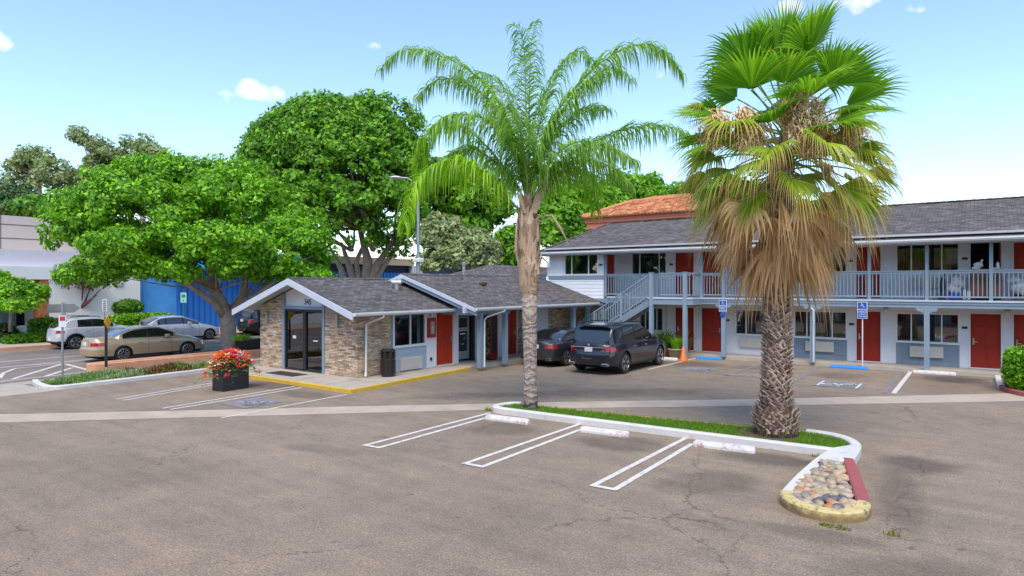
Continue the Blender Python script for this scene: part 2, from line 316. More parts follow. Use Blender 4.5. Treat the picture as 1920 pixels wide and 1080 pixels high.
M = dict(
 wall=mat('pale_grey_wall', (.70,.695,.735), .8, var=.04, vscale=1.5, bump=.15, bscale=40),
 white=mat('white_siding', (.80,.80,.82), .6, var=.03, vscale=2),
 trim=mat('blue_grey_trim', (.225,.295,.365), .6, var=.07, vscale=3),
 trimd=mat('blue_grey_panel', (.20,.25,.31), .65, var=.08, vscale=3),
 trimw=mat('white_trim', (.72,.71,.69), .55, var=.04, vscale=5),
 gutter=mat('white_gutter', (.72,.72,.72), .4, var=.06, vscale=2),
 fascia=mat('pale_fascia', (.52,.56,.64), .55, var=.05, vscale=3),
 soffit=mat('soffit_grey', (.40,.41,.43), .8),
 door=mat('red_door', (.33,.026,.012), .6, var=.08, vscale=2, spec=.25),
 doorb=mat('bright_red_door', (.40,.032,.010), .6, var=.08, vscale=2, spec=.25),
 metal=mat('steel', (.55,.55,.55), .3, 1),
 alum=mat('dull_aluminium', (.42,.43,.44), .45, .6, var=.08),
 galv=mat('galvanised_post', (.33,.35,.37), .5, .5, var=.12, vscale=8),
 dark=mat('dark_interior', (.012,.012,.013), .9),
 black=mat('black_plastic', (.018,.018,.019), .45),
 brownbin=mat('dark_brown_bin', (.035,.026,.023), .45, var=.1, vscale=10),
 rubber=mat('rubber', (.02,.02,.02), .8, bump=.2, bscale=80),
 conc=mat('walk_concrete', (.40,.355,.30), .85, var=.13, vscale=2.2, bump=.2, bscale=70),
 band=mat('gutter_concrete', (.44,.355,.28), .85, var=.14, vscale=1.3, bump=.25, bscale=60),
 yellow=paint_worn('yellow_kerb_paint', (.62,.40,.035), (.30,.24,.17), .40, 7),
 kwhite=paint_worn('white_kerb_paint', (.62,.60,.585), (.34,.30,.27), .36, 5),
 kred=paint_worn('red_kerb_paint', (.33,.085,.08), (.30,.24,.20), .36, 6),
 ksalm=mat('faded_salmon_kerb', (.58,.29,.17), .8, var=.16, vscale=2.5, bump=.2),
 kyel=paint_worn('dirty_yellow_kerb', (.60,.49,.22), (.12,.085,.05), .42, 8),
 line=paint_worn('white_line_paint', (.66,.63,.60), (.28,.235,.20), .42, 9),
 linef=paint_worn('faded_white_paint', (.42,.40,.42), (.21,.175,.155), .47, 6),
 lineb=paint_worn('faded_blue_paint', (.15,.17,.235), (.26,.215,.18), .53, 4),
 stopw=paint_worn('white_stop_paint', (.66,.64,.63), (.36,.16,.17), .41, 7),
 stopb=paint_worn('blue_stop_paint', (.03,.24,.62), (.15,.3,.45), .33, 9),
 stone=stone('ledge_stone'),
 shY=shingle('shingle_side', 'Y', 'X'), shX=shingle('shingle_front', 'X', 'Y'),
 glass=glassm('window_glass'), dglass=glassm('dark_glass', (.25,.26,.27), .10, .8),
 curtain=mat('curtain', (.060,.066,.045), .9, var=.1, vscale=6),
 ac=mat('beige_ac', (.56,.52,.46), .55, var=.04, vscale=6),
 bark=mat('smooth_bark', (.38,.30,.25), .9, var=.3, vscale=5, bump=.6, bscale=14),
 barkf=mat('ficus_bark', (.40,.31,.24), .9, var=.3, vscale=4, bump=.6, bscale=10),
 soil=mat('soil', (.10,.065,.04), .95, var=.3, vscale=10, bump=.6, bscale=40),
 bluew=mat('blue_cladding', (.015,.16,.56), .5, var=.05, vscale=1),
 bluel=mat('light_blue_wall', (.06,.29,.68), .6, var=.18, vscale=.8),
 bluea=mat('bright_blue_fascia', (.02,.28,.80), .45, var=.05),
 tan=mat('tan_parapet', (.50,.40,.26), .8, var=.08),
 bldw=mat('white_stucco', (.78,.765,.76), .85, var=.04, vscale=.7, bump=.1),
 bldb=mat('beige_panel', (.54,.46,.40), .8, var=.05, vscale=.8),
 lav=mat('lavender_band', (.60,.57,.63), .8, var=.03),
 orange=mat('orange_pillar', (.40,.14,.06), .8, var=.3, vscale=2, bump=.3),
 coral=mat('coral_stucco', (.66,.20,.12), .85, var=.06),
)

# grime on the lower face of the yellow kerb end
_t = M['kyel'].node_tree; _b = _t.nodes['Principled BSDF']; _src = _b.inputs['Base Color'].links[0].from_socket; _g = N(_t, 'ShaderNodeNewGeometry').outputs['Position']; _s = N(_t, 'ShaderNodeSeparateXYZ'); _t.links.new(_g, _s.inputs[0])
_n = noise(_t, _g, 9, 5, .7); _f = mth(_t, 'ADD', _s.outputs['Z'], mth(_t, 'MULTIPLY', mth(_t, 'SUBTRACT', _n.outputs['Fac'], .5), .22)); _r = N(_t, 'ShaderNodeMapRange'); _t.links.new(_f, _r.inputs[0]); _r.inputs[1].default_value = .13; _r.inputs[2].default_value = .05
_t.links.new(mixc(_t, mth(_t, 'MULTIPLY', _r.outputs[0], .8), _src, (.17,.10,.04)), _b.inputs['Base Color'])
# ---------------------------------------------------------------- ground and paving
def sheet(name, poly, z, m, kind='structure'):
    mb = MB(); mb.add([(p[0], p[1], z) for p in poly], [tuple(range(len(poly)))]); o = mb.build(name, m); o['kind'] = kind; return o
stains = [((-.6, 8.4), 1.4, .7, .6, .45), ((-1.0, 11.4), .45, 2.2, .12, .5), ((-.9, 13.6), .9, .8, .3, .7), ((-1.7, 9.0), 1.1, .35, .1, .55), ((-3.6, 10.4), 1.2, .8, .9, .5), ((-5.9, 11.9), 1.2, .9, .2, .6), ((-8.7, 11.6), 1.1, .9, .2, .55), ((-3.2, 12.4), 1.3, .6, .1, .7),
          ((-12, 14.4), 2.6, .8, .75, .35), ((-.7, 26.6), 1.2, 1.3, 0, .8), ((-9.6, 25.6), 1.6, 1.5, 0, .6), ((-4.2, 25.3), 1.2, 1.2, .4, .45), ((-7.2, 25.9), 1.2, .9, .4, .4), ((-12.5, 11.8), 1.3, .5, .5, .6), ((-9, 17.2), 4.5, 1.1, .75, .45), ((-1.9, 6.3), 1.1, .7, .3, .45), ((-10.5, 8), 1.4, .4, .2, .3), ((-18.5, 12.2), 1.6, .8, 0, .6), ((-16, 11.8), 1.5, .6, 0, .5)]
G = asphalt('lot_asphalt', stains=stains)
sheet('ground', [(-600, -300), (600, -300), (600, 900), (-600, 900)], -.02, mat('far_ground', (.20,.17,.14), .95, var=.2, vscale=.05))
sheet('parking_lot', [(-22.9, -40), (40, -40), (40, 29.5), (-22.9, 29.5)], 0, G)
sheet('street', [(-38.9, -120), (-25.55, -120), (-25.55, 200), (-38.9, 200)], -.004, asphalt('street_asphalt', (.235,.20,.18), cracks=False, stains=[((-36.5, 15), 2, 8, 0, .3), ((-29.5, 14), 1.6, 3, 0, .3)]))
mb = MB(); mb.bbox(-25.6, -22.8, -80, 7.6, -.1, .012, .01); mb.bbox(-25.6, -25.0, 7.61, 60, -.1, .014, .01); S(mb.build('sidewalk', M['conc']))
mb = MB(); mb.bbox(-45.6, -38.75, -90, 120, -.1, .14, .015); S(mb.build('sidewalk', M['conc']))
mb = MB(); mb.bbox(-38.9, -38.745, -90, 120, -.1, .155, .015); S(mb.build('kerb', M['ksalm']))
# concrete drainage band crossing the lot on the diagonal
tp = [(-25, .6), (-19.57, 5.62), (-15.19, 9.64), (-13.48, 11.35), (-10.72, 13.82), (-9.69, 14.83), (-5.09, 18.79), (.49, 24.0), (8, 31)]
bt = [(9.3, 30), (.9, 22.75), (-4.81, 17.74), (-9.21, 14.08), (-12.75, 10.73), (-18.7, 5.0), (-24, -.2)]
sheet('drainage_band', tp+bt, .004, M['band'])
def line(p, q, wd, z=.008): 
    p = Vector((p[0], p[1], 0)); q = Vector((q[0], q[1], 0)); t = (q-p).normalized(); n = Vector((-t.y, t.x, 0))*wd/2
    return [(v.x, v.y, z) for v in (p-n, q-n, q+n, p+n)]
def marks(segs, m, z=.008, name='parking_line'):
    mb = MB()
    for s in segs: mb.quad(*line(*s, z=z))
    S(mb.build(name, m))
W_ = .10
for (xa, xb, y0, y1a, y1b) in [(-9.97, -9.60, 8.72, 12.78, 12.35), (-7.50, -7.12, 8.88, 12.95, 12.5), (-5.02, -4.65, 9.1, 13.1, 12.7)]:
    marks([((xa, y0), (xa, y1a), W_), ((xb, y0), (xb-.08, y1b), W_)], M['line']); marks([((xa-.05, y0-.0), (xb+.05, y0+.03), W_)], M['line'], .0115)
marks([((-19.64, 8.15), (-20.39, 11.4), .09), ((-19.3, 8.2), (-20.1, 11.6), .09), ((-17.22, 8.26), (-17.57, 12.49), .09), ((-16.9, 8.3), (-17.2, 12.5), .09), ((-14.83, 8.49), (-15.05, 12.47), .08)], M['line'])
marks([((-2.12, 22.11), (-2.14, 28.3), .13), ((-10.25, 22.9), (-10.15, 27.7), .09), ((-13.0, 22.5), (-12.9, 26.5), .09)], M['line'])
marks([((-2.35, 21.96), (-2.4, 27.9), .13), ((-5.05, 23.0), (-5.15, 28.2), .13), ((-7.35, 23.0), (-7.2, 28.2), .13), ((-7.4, 23.1), (-5.1, 23.1), .10), ((-6.9, 24.2), (-5.6, 26.6), .1), ((-6.9, 26.2), (-6.0, 27.8), .1)], M['lineb'])
mb = MB(); text_mb(mb, 'NO PARKING', .40, (-6.3, 23.45, .0085), (1,0,0), (0,1,0)); S(mb.build('parking_line', M['linef']))
def isa(mb, c, s, X=(1,0,0), Y=(0,1,0), th=.07):        # wheelchair symbol drawn in strokes; c centre, s height
    c = Vector(c); X = Vector(X)*s; Y = Vector(Y)*s; n = X.cross(Y).normalized()
    def stroke(pts):
        P = [c+X*a+Y*b for a, b in pts]
        for i in range(len(P)-1):
            t = (P[i+1]-P[i]).normalized(); k = n.cross(t)*th*s/2; e = t*th*s*.35
            mb.quad(P[i]-k-e, P[i+1]-k+e, P[i+1]+k+e, P[i]+k-e)
    stroke([(-.12,.27), (-.08,-.04), (.16,-.04), (.26,-.34), (.36,-.30)]); stroke([(-.11,.12), (.14,.12)])
    stroke([(-.05+.27*cos(a)-.02, -.19+.27*sin(a)) for a in np.linspace(radians(140), radians(345), 12)])
    mb.add([c+X*(-.12+.075*cos(a))+Y*(.40+.075*sin(a)) for a in np.linspace(0, 2*pi, 12, endpoint=False)], [tuple(range(12))])
for (x, y, s, mm) in [(-3.72, 23.05, 1.15, 'line'), (-8.75, 24.1, 1.0, 'linef'), (-16.1, 10.1, 1.0, 'linef')]:
    mb = MB(); mb.quad((x-.62*s, y-.6*s, .008), (x+.62*s, y-.6*s, .008), (x+.62*s, y+.6*s, .008), (x-.62*s, y+.6*s, .008)); S(mb.build('parking_line', M['lineb']))
    mb = MB(); isa(mb, (x, y, .012), s, X=(0,1,0), Y=(-1,0,0), th=.085)
    if s > 1.1:
        for a, b in (((x-.55, y-.6), (x-.55, y+.6)), ((x+.55, y-.6), (x+.55, y+.6))): mb.quad(*line(a, b, .07, .0125))
    S(mb.build('parking_line', M[mm]))
# street markings
SM = lambda *P: [(gp(*a), gp(*b), w_) for a, b, w_ in P]
marks(SM(((0, 709), (6, 699.7), .12), ((6, 699.7), (28.7, 691), .12), ((28.7, 691), (94.7, 684), .12), ((94.7, 684), (115, 682.5), .12), ((0, 689.6), (190, 671.5), .13), ((11.5, 714), (169.4, 696.8), .12), ((0, 716), (11.5, 714), .12), ((23, 711), (115, 683), .15), ((86, 705.4), (135, 689.6), .15), ((123.5, 683), (172, 695.4), .15)), M['line'], .004, 'road_marking')
marks([((-33.2, -60), (-33.2, 90), .12), ((-33.4, 20), (-36.5, 20.1), .1), ((-30.9, -30), (-30.9, 60), .09)], M['line'], .002, 'road_marking')
# salmon kerbed median the street tree stands in
def chaikin(P, closed):
    for _ in range(2):
        Q = [] if closed else [P[0]]
        n = len(P)
        for i in range(n if closed else n-1):
            a = P[i]; b = P[(i+1) % n]; L_ = ((b[0]-a[0])**2+(b[1]-a[1])**2)**.5; f = min(.25, .25/max(L_, .01))
            Q += [(a[0]+(b[0]-a[0])*f, a[1]+(b[1]-a[1])*f), (b[0]+(a[0]-b[0])*f, b[1]+(a[1]-b[1])*f)]
        if not closed: Q.append(P[-1])
        P = Q
    return P
def kerb_loop(mb, pts, wd, z0, z1, closed=False):
    pts = chaikin([(p[0], p[1]) for p in pts], closed) if len(pts) > 2 else pts
    P = [Vector((p[0], p[1], 0)) for p in pts]; n = len(P); L = []; R = []
    for i in range(n):
        a = P[(i-1) % n] if closed or i > 0 else P[i]; b = P[(i+1) % n] if closed or i < n-1 else P[i]
        t = (b-a).normalized(); k = Vector((-t.y, t.x, 0))*wd/2; L.append(P[i]-k); R.append(P[i]+k)
    bv = .025
    for i in range(n if closed else n-1):
        j = (i+1) % n
        def ring(a, b): 
            o = (a-b).normalized()*bv
            return [(a.x, a.y, z0), (a.x, a.y, z1-bv), (a.x-o.x, a.y-o.y, z1), (b.x+o.x, b.y+o.y, z1), (b.x, b.y, z1-bv), (b.x, b.y, z0)]
        r0 = ring(L[i], R[i]); r1 = ring(L[j], R[j]); mb.add(r0+r1, [(k, k+1, k+7, k+6) for k in range(5)])
        if not closed and i == 0: mb.add(r0, [(0,1,2,3,4,5)])
        if not closed and i == n-2: mb.add(r1, [(5,4,3,2,1,0)])
med = [(-26.75, 60), (-26.75, 10.9), (-26.8, 10.55), (-26.95, 10.35), (-27.15, 10.35), (-27.3, 10.6), (-27.35, 11.2), (-27.5, 15.9), (-28.4, 16.6), (-29.4, 17.6), (-29.5, 22), (-29.5, 60)]
mb = MB(); kerb_loop(mb, med, .28, -.02, .27); S(mb.build('kerb', M['ksalm']))
sheet('median_soil', [(-26.8, 60), (-26.8, 10.9), (-27.0, 10.4), (-27.3, 11), (-27.5, 15.9), (-29.4, 17.6), (-29.45, 60)], .18, M['conc'])
# planting strip with white kerb beside the sidewalk
mb = MB(); kerb_loop(mb, [(-25.05, 7.95), (-24.2, 7.75), (-23.2, 7.68), (-22.95, 7.8), (-22.9, 8.1), (-23.0, 10), (-23.25, 12.75), (-23.4, 13.6)], .17, -.02, .13); S(mb.build('kerb', M['kwhite']))
sheet('planting_soil', [(-25, 7.9), (-23.2, 7.75), (-23, 8), (-23.3, 13.5), (-25, 13.5)], .06, M['soil'])
# lobby walk with yellow kerb face
mb = MB(); mb.prism([(-23.0, 12.72), (-15.13, 12.72), (-15.68, 19.4), (-15.0, 27.0), (-15.0, 36), (-23, 36)], -.02, .128); S(mb.build('walkway', M['conc']))
mb = MB(); kerb_loop(mb, [(-21.9, 12.69), (-15.10, 12.69)], .06, -.02, .132); kerb_loop(mb, [(-15.10, 12.66), (-15.60, 18.8)], .06, -.02, .1325)
S(mb.build('kerb', M['yellow']))
mb = MB(); 
for y in (14.0, 15.5, 17.0, 18.5, 21, 23): mb.quad(*line((-16.8, y), (-15.3, y), .02, .130))
for x in (-21, -19.5, -18, -16.5): mb.quad(*line((x, 12.8), (x, 14.3), .02, .130))
S(mb.build('walk_joint', M['soil']))
# motel walk
mb = MB(); mb.box(-15.0, 12, 28.0, 29.6, -.02, .127); S(mb.build('walkway', M['conc']))
# ---------------------------------------------------------------- palm island and rock triangle
mb = MB(); kerb_loop(mb, [(-9.75, 13.82), (-9.95, 13.7), (-10.05, 13.4), (-10.05, 13.1), (-9.9, 12.95), (-9.6, 12.92), (-6.0, 13.12), (-2.2, 13.34)], .17, -.02, .15)
kerb_loop(mb, [(-3.0, 14.75), (-2.55, 14.72), (-2.2, 14.5), (-1.98, 14.1), (-1.93, 13.6), (-1.92, 12.75)], .19, -.02, .151)
kerb_loop(mb, [(-2.22, 13.35), (-2.31, 12.6), (-2.36, 11.2), (-2.35, 10.2)], .17, -.02, .149)
mb.prism([(-2.32, 13.3), (-2.28, 12.5), (-1.95, 12.42), (-1.9, 13.3), (-2.0, 13.9)], -.02, .1475)
S(mb.build('kerb', M['kwhite']))
mb = MB(); kerb_loop(mb, [(-9.75, 13.82), (-6.5, 14.2), (-3.0, 14.75)], .12, -.02, .10); S(mb.build('kerb', M['ksalm']))
mb = MB(); kerb_loop(mb, [(-1.92, 12.75), (-1.60, 11.4), (-1.36, 10.35)], .19, -.02, .1505); S(mb.build('kerb', M['kred']))
mb = MB(); kerb_loop(mb, [(-2.35, 10.2), (-2.28, 9.93), (-2.08, 9.72), (-1.82, 9.64), (-1.55, 9.70), (-1.37, 9.92), (-1.34, 10.12), (-1.36, 10.35)], .19, -.02, .15); S(mb.build('kerb', M['kyel']))
sheet('planting_soil', [(-2.3, 12.6), (-2.3, 9.9), (-1.8, 9.7), (-1.4, 10.1), (-1.95, 12.6)], .07, M['soil'])
isl = [(-9.95, 13.0), (-6, 13.18), (-2.3, 13.4), (-2.05, 13.5), (-2.2, 14.3), (-2.6, 14.6), (-3, 14.7), (-6.5, 14.15), (-9.85, 13.75)]
def inpoly(x, y, P):
    r = False; j = len(P)-1
    for i in range(len(P)):
        if (P[i][1] > y) != (P[j][1] > y) and x < (P[j][0]-P[i][0])*(y-P[i][1])/(P[j][1]-P[i][1])+P[i][0]: r = not r
        j = i
    return r
sheet('planting_soil', isl, .09, M['soil'])
Lgrass = leafm('grass_blade', (.085,.21,.010), (.18,.36,.02), .35)
mb = MB(); rr = random.Random(3)
for i in range(26000):
    x = rr.uniform(-10, -2); y = rr.uniform(12.9, 14.8)
    if not inpoly(x, y, isl): continue
    dpal = min(((x+3.62)**2+(y-14.0)**2)**.5/.62, ((x+9.2)**2+(y-13.5)**2)**.5/.25)
    if dpal < 1 and rr.random() < .9: continue
    a = rr.uniform(0, 6.28); h = rr.uniform(.035, .085); wv = .008; lx = rr.uniform(-.03, .03); ly = rr.uniform(-.03, .03)
    mb.add([(x-cos(a)*wv, y-sin(a)*wv, .09), (x+cos(a)*wv, y+sin(a)*wv, .09), (x+lx, y+ly, .09+h)], [(0,1,2)])
tag(mb.build('grass', Lgrass), kind='stuff')
mb = MB()
for (cx, cy, R, n) in [(-10.18, 13.0, .09, 60), (-1.58, 9.42, .13, 150), (-2.42, 13.1, .12, 60), (-.95, 9.55, .07, 30)]:
    for i in range(n):
        a = rr.uniform(0, 6.28); q = R*sqrt(rr.random()); x = cx+q*cos(a)*1.5; y = cy+q*sin(a)*.6; a = rr.uniform(0, 6.28); h = rr.uniform(.02, .06 if n > 60 else .12)
        mb.add([(x-cos(a)*.008, y-sin(a)*.008, 0), (x+cos(a)*.008, y+sin(a)*.008, 0), (x+rr.uniform(-.03,.03), y+rr.uniform(-.03,.03), h)], [(0,1,2)])
tag(mb.build('weeds', leafm('weed_leaf', (.10,.17,.02), (.22,.22,.03), .2)), kind='stuff')
# river stones, each its own
Lst = []
for k, c in enumerate([(.36,.28,.19), (.42,.19,.08), (.22,.20,.18), (.42,.33,.24), (.11,.10,.12), (.44,.31,.18), (.26,.24,.17)]): Lst.append(mat('river_stone_%s' % 'abcdefg'[k], c, .6, var=.18, vscale=9, bump=.15, bscale=30))
tri = [(-2.25, 12.35), (-2.28, 10.2), (-2.18, 9.93), (-1.85, 9.77), (-1.55, 9.83), (-1.47, 10.15), (-1.98, 12.35)]
cc = ['tan', 'orange brown', 'grey', 'cream', 'dark grey', 'buff', 'olive grey']
pts = []
for i in range(6000):
    x = rr.uniform(-2.4, -1.3); y = rr.uniform(9.7, 12.4)
    if not inpoly(x, y, tri): continue
    if all((x-a)**2+(y-b)**2 > (.105)**2 for a, b in pts): pts.append((x, y))
for (x, y) in pts:
    bm = bmesh.new(); bmesh.ops.create_icosphere(bm, subdivisions=3, radius=1)
    sx = rr.uniform(.065, .12); sy = rr.uniform(.052, .085); sz = rr.uniform(.042, .062); an = rr.uniform(0, pi); ph = [rr.uniform(0, 6) for _ in range(6)]
    for v in bm.verts:
        c = v.co.copy(); k = 1+.10*sin(2*c.x+ph[0])*cos(2.2*c.y+ph[1])+.07*sin(3*c.z+ph[2]+c.x*2); px_, py_ = c.x*sx*k, c.y*sy*k
        v.co = (px_*cos(an)-py_*sin(an), px_*sin(an)+py_*cos(an), c.z*sz*k)
    me = bpy.data.meshes.new('river_stone'); bm.to_mesh(me); bm.free(); me.polygons.foreach_set('use_smooth', [True]*len(me.polygons))
    ci = rr.choices(range(7), [3, 2, 2, 2, 1, 2, 2])[0]; me.materials.append(Lst[ci])
    o = bpy.data.objects.new('river_stone', me); COL.objects.link(o); o.location = (x, y, .105+rr.uniform(0, .02))
    tag(o, 'smooth rounded %s stone lying in the triangular kerbed rock bed' % cc[ci], 'stone', 'smooth %s stones in the triangular bed' % cc[ci])
# wheel stops
def wheel_stop(p, q, m, label):
    p = Vector(p); q = Vector(q); L = (q-p).length; c = (p+q)/2; a = atan2(q.y-p.y, q.x-p.x)
    mb = MB(); prof = [(-.085, 0), (-.085, .045), (-.05, .115), (.05, .115), (.085, .045), (.085, 0)]; ns = 5; xs = [-L/2, -L/2+.045, L/2-.045, L/2]
    vs = []
    for i, x in enumerate(xs):
        s = .72 if i in (0, 3) else 1
        vs += [(x, y*s, z*s) for y, z in prof]
    fs = [(i*6+k, i*6+(k+1) % 6, (i+1)*6+(k+1) % 6, (i+1)*6+k) for i in range(3) for k in range(6)]+[(5,4,3,2,1,0), (18,19,20,21,22,23)]
    mb.add(vs, fs); o = mb.build('wheel_stop', m, fix=True); o.location = (c.x, c.y, .002); o.rotation_euler = (0, 0, a); tag(o, label, 'wheel stop', 'concrete wheel stops')
wheel_stop((-9.6, 12.16), (-8.45, 12.28), M['stopw'], 'white scuffed wheel stop in front of the slender feather palm')
wheel_stop((-7.12, 12.36), (-6.02, 12.47), M['stopw'], 'clean white wheel stop halfway along the grass island kerb')
wheel_stop((-4.66, 12.58), (-3.5, 12.70), M['stopw'], 'white wheel stop with red scuffs in front of the thick fan palm')
wheel_stop((-10.1, 27.6), (-8.98, 27.62), M['stopb'], 'blue wheel stop beside the orange cone')
wheel_stop((-4.78, 27.68), (-3.5, 27.7), M['stopb'], 'blue wheel stop below the wheelchair sign on its own thin pole')
wheel_stop((-2.05, 27.80), (-.75, 27.82), M['stopw'], 'white wheel stop on the walk edge left of the green hedge')
wheel_stop((-11.9, 26.35), (-10.45, 26.35), M['kwhite'], 'pale wheel stop between the black SUV and the potted plants')
# ---------------------------------------------------------------- motel (two storeys)
YW, YB = 29.44, 27.94
motel = empty('motel_building', (-8, 29, 0), 'two storey pale grey motel with red doors, blue grey balcony railing and shingle roof', 'motel')
def wall_y(mb, X0, X1, z0, z1, y, th, ops):          # wall facing -Y at y with rectangular openings
    xs = sorted(set([X0, X1]+[o[0] for o in ops]+[o[1] for o in ops]))
    for a, b in zip(xs[:-1], xs[1:]):
        zs = [(z0, z1)]
        for o in ops:
            if o[0] < (a+b)/2 < o[1]:
                nz_ = []
                for p, q in zs:
                    if o[2] > p: nz_.append((p, min(q, o[2])))
                    if o[3] < q: nz_.append((max(p, o[3]), q))
                zs = [k for k in nz_ if k[1]-k[0] > 1e-4]
        for p, q in zs: mb.box(a, b, y, y+th, p, q)
def frameT(kind, at, flip=1):
    """coordinates on a facade: u along, v outwards, z up. kind 'y': facade facing -Y at y=at; kind 'x': facade facing +X at x=at"""
    if kind == 'y': return lambda u, v, z: (u, at-v, z)
    return lambda u, v, z: (at+v, u, z)
def fbox(mb, T, u0, u1, v0, v1, z0, z1, b=0):
    p = T(u0, v0, z0); q = T(u1, v1, z1); a = [min(p[i], q[i]) for i in range(3)]; c = [max(p[i], q[i]) for i in range(3)]
    (mb.bbox(a[0], c[0], a[1], c[1], a[2], c[2], b) if b else mb.box(a[0], c[0], a[1], c[1], a[2], c[2]))
rc = random.Random(5)
def window(par, T, u0, u1, z0, z1, muls=(.25, .75), cur=True, sheer=False):
    mb = MB(); f = .045
    fbox(mb, T, u0-.03, u1+.03, -.06, .03, z1-f, z1+.03, .008); fbox(mb, T, u0-.03, u1+.03, -.06, .045, z0-.04, z0+f, .008)
    fbox(mb, T, u0-.03, u0+f, -.059, .029, z0+f, z1-f); fbox(mb, T, u1-f, u1+.03, -.059, .029, z0+f, z1-f)
    for k in muls: c = u0+(u1-u0)*k; fbox(mb, T, c-.022, c+.022, -.05, .015, z0+f, z1-f)
    w_ = mb.build('window', M['trimw'], par)
    mb = MB(); p = [T(u0, -.03, z0), T(u1, -.03, z0), T(u1, -.03, z1), T(u0, -.03, z1)]; mb.quad(*p); mb.build('pane', M['glass'], w_)
    mb = MB(); ncol = 60
    gaps = rc.uniform(.05, .3) if cur else 0
    for (a, b) in ((u0, u0+(u1-u0)*(.5-gaps/2)), (u0+(u1-u0)*(.5+gaps/2), u1)):
        us = np.linspace(a, b, ncol); vs = []
        for u in us:
            d = -.19+.022*sin(u*52)+.01*sin(u*23+1)
            vs += [T(u, d, z0-.02), T(u, d, z1+.02)]
        mb.add(vs, [(2*i, 2*i+2, 2*i+3, 2*i+1) for i in range(ncol-1)])
    mb.build('curtain', M['curtain'], w_, smooth=True)
    return w_
def door(par, T, u0, u1, z0, z1, m, handle_left=True, panels=True):
    mb = MB(); fbox(mb, T, u0+.0, u1-.0, -.10, -.045, z0, z1)
    if panels:
        wd = u1-u0
        for (a, b, c, d) in [(.12,.46,.08,.40), (.54,.88,.08,.40), (.12,.46,.46,.78), (.54,.88,.46,.78), (.12,.46,.84,.94), (.54,.88,.84,.94)]:
            fbox(mb, T, u0+wd*a, u0+wd*b, -.046, -.030, z0+(z1-z0)*c, z0+(z1-z0)*d, .007)
    d_ = mb.build('door', m, par)
    mb = MB(); hu = u0+.09 if handle_left else u1-.09; dirn = 1 if handle_left else -1
    fbox(mb, T, hu-.025, hu+.025, -.045, -.02, z0+.86, z0+1.10, .006); fbox(mb, T, min(hu, hu+dirn*.12), max(hu, hu+dirn*.12), -.02, .015, z0+.95, z0+.975, .006); mb.build('handle', M['metal'], d_)
    mb = MB(); fbox(mb, T, u0-.05, u0, -.06, .018, z0, z1+.05); fbox(mb, T, u1, u1+.05, -.06, .018, z0, z1+.05); fbox(mb, T, u0, u1, -.06, .017, z1, z1+.05); fbox(mb, T, u0, u1, -.10, .02, z0-.02, z0+.012); mb.build('frame', M['wall'], d_)
    return d_
def ac_unit(par, T, u0, u1, z0, z1, out=.13):
    mb = MB(); fbox(mb, T, u0, u1, 0, out, z0, z1, .015); a = mb.build('ac_unit', M['ac'], par)
    mb = MB(); n = 14
    for i in range(n): z = z0+.04+(z1-z0-.08)*i/(n-1); fbox(mb, T, u0+.05, u1-.05, out, out+.006, z-.005, z+.005)
    mb.build('grille', M['ac'], a); return a
def siding(par, T, u0, u1, z0, z1, m, name='siding_panel', h=.16, out=.02):
    mb = MB(); z = z0
    while z < z1-.01:
        t = min(z+h, z1)
        P = [T(u0, 0, z), T(u1, 0, z), T(u1, 0, t), T(u0, 0, t), T(u0, out, z), T(u1, out, z), T(u1, out*.25, t), T(u0, out*.25, t)]
        mb.add(P, [(4,5,6,7), (0,1,5,4), (0,4,7,3), (1,2,6,5), (3,7,6,2)]); z += h
    return mb.build(name, m, par, fix=True)
def plate(par, T, u, z, s='', m=None):
    mb = MB(); fbox(mb, T, u-.09, u+.09, 0, .012, z-.045, z+.045, .004); return mb.build('number_plate', M['black'], par)
def lamp(par, T, u, z):
    mb = MB(); fbox(mb, T, u-.05, u+.05, 0, .03, z-.06, z+.06); fbox(mb, T, u-.075, u+.075, .03, .16, z+.02, z+.07, .01); l = mb.build('wall_lamp', M['black'], par)
    mb = MB(); mb.lathe([(.05, -.12), (.065, -.10), (.065, .018), (.04, .02)], c=T(u, .095, z), n=14); mb.build('lamp_shade', mat_lamp, l, smooth=True)
mat_lamp = mat('frosted_glass', (.7,.68,.62), .4)
XL, XR = -14.82, 14.0
TW = frameT('y', YW); TB = frameT('y', YB)
# openings: (u0,u1,z0,z1)
mods_w = [(-6.5, -4.47), (-2.74, -.69), (2.7, 4.75), (6.5, 8.5), (10.2, 12.2)]
mods_d = [(-11.78, -10.90), (-10.51, -9.6), (-4.12, -3.27), (-.35, .55), (.92, 1.82), (5.1, 6.0), (8.9, 9.8), (12.5, 13.4)]
lowW = mods_w+[(-8.98, -7.1), (-13.64, -12.4)]; upW = mods_w+[(-8.98, -7.1), (-14.07, -12.23)]
mb = MB()
wall_y(mb, -18.0, XR, .1, 2.52, YW, .15, [(a, b, 1.0, 2.13) for a, b in lowW]+[(a, b, .1, 2.17) for a, b in mods_d])
wall_y(mb, XL, XR, 2.60, 5.0, YW, .15, [(a, b, 3.72, 4.80) for a, b in upW]+[(a, b, 2.66, 4.76) for a, b in mods_d])
mb.box(-18.0, XR, 36.6, 36.75, 0, 5.0); mb.box(XR-.15, XR, YW, 36.75, 0, 5.0)
mb.box(-14.82-.12, -14.82, YB+.1, 28.25, 2.66, 5.0); mb.box(-14.94, -14.82, 29.15, YW+.02, 2.66, 5.0); mb.box(-14.94, -14.82, 28.25, 29.15, 4.74, 5.0)
mb.build('wall', M['wall'], motel)
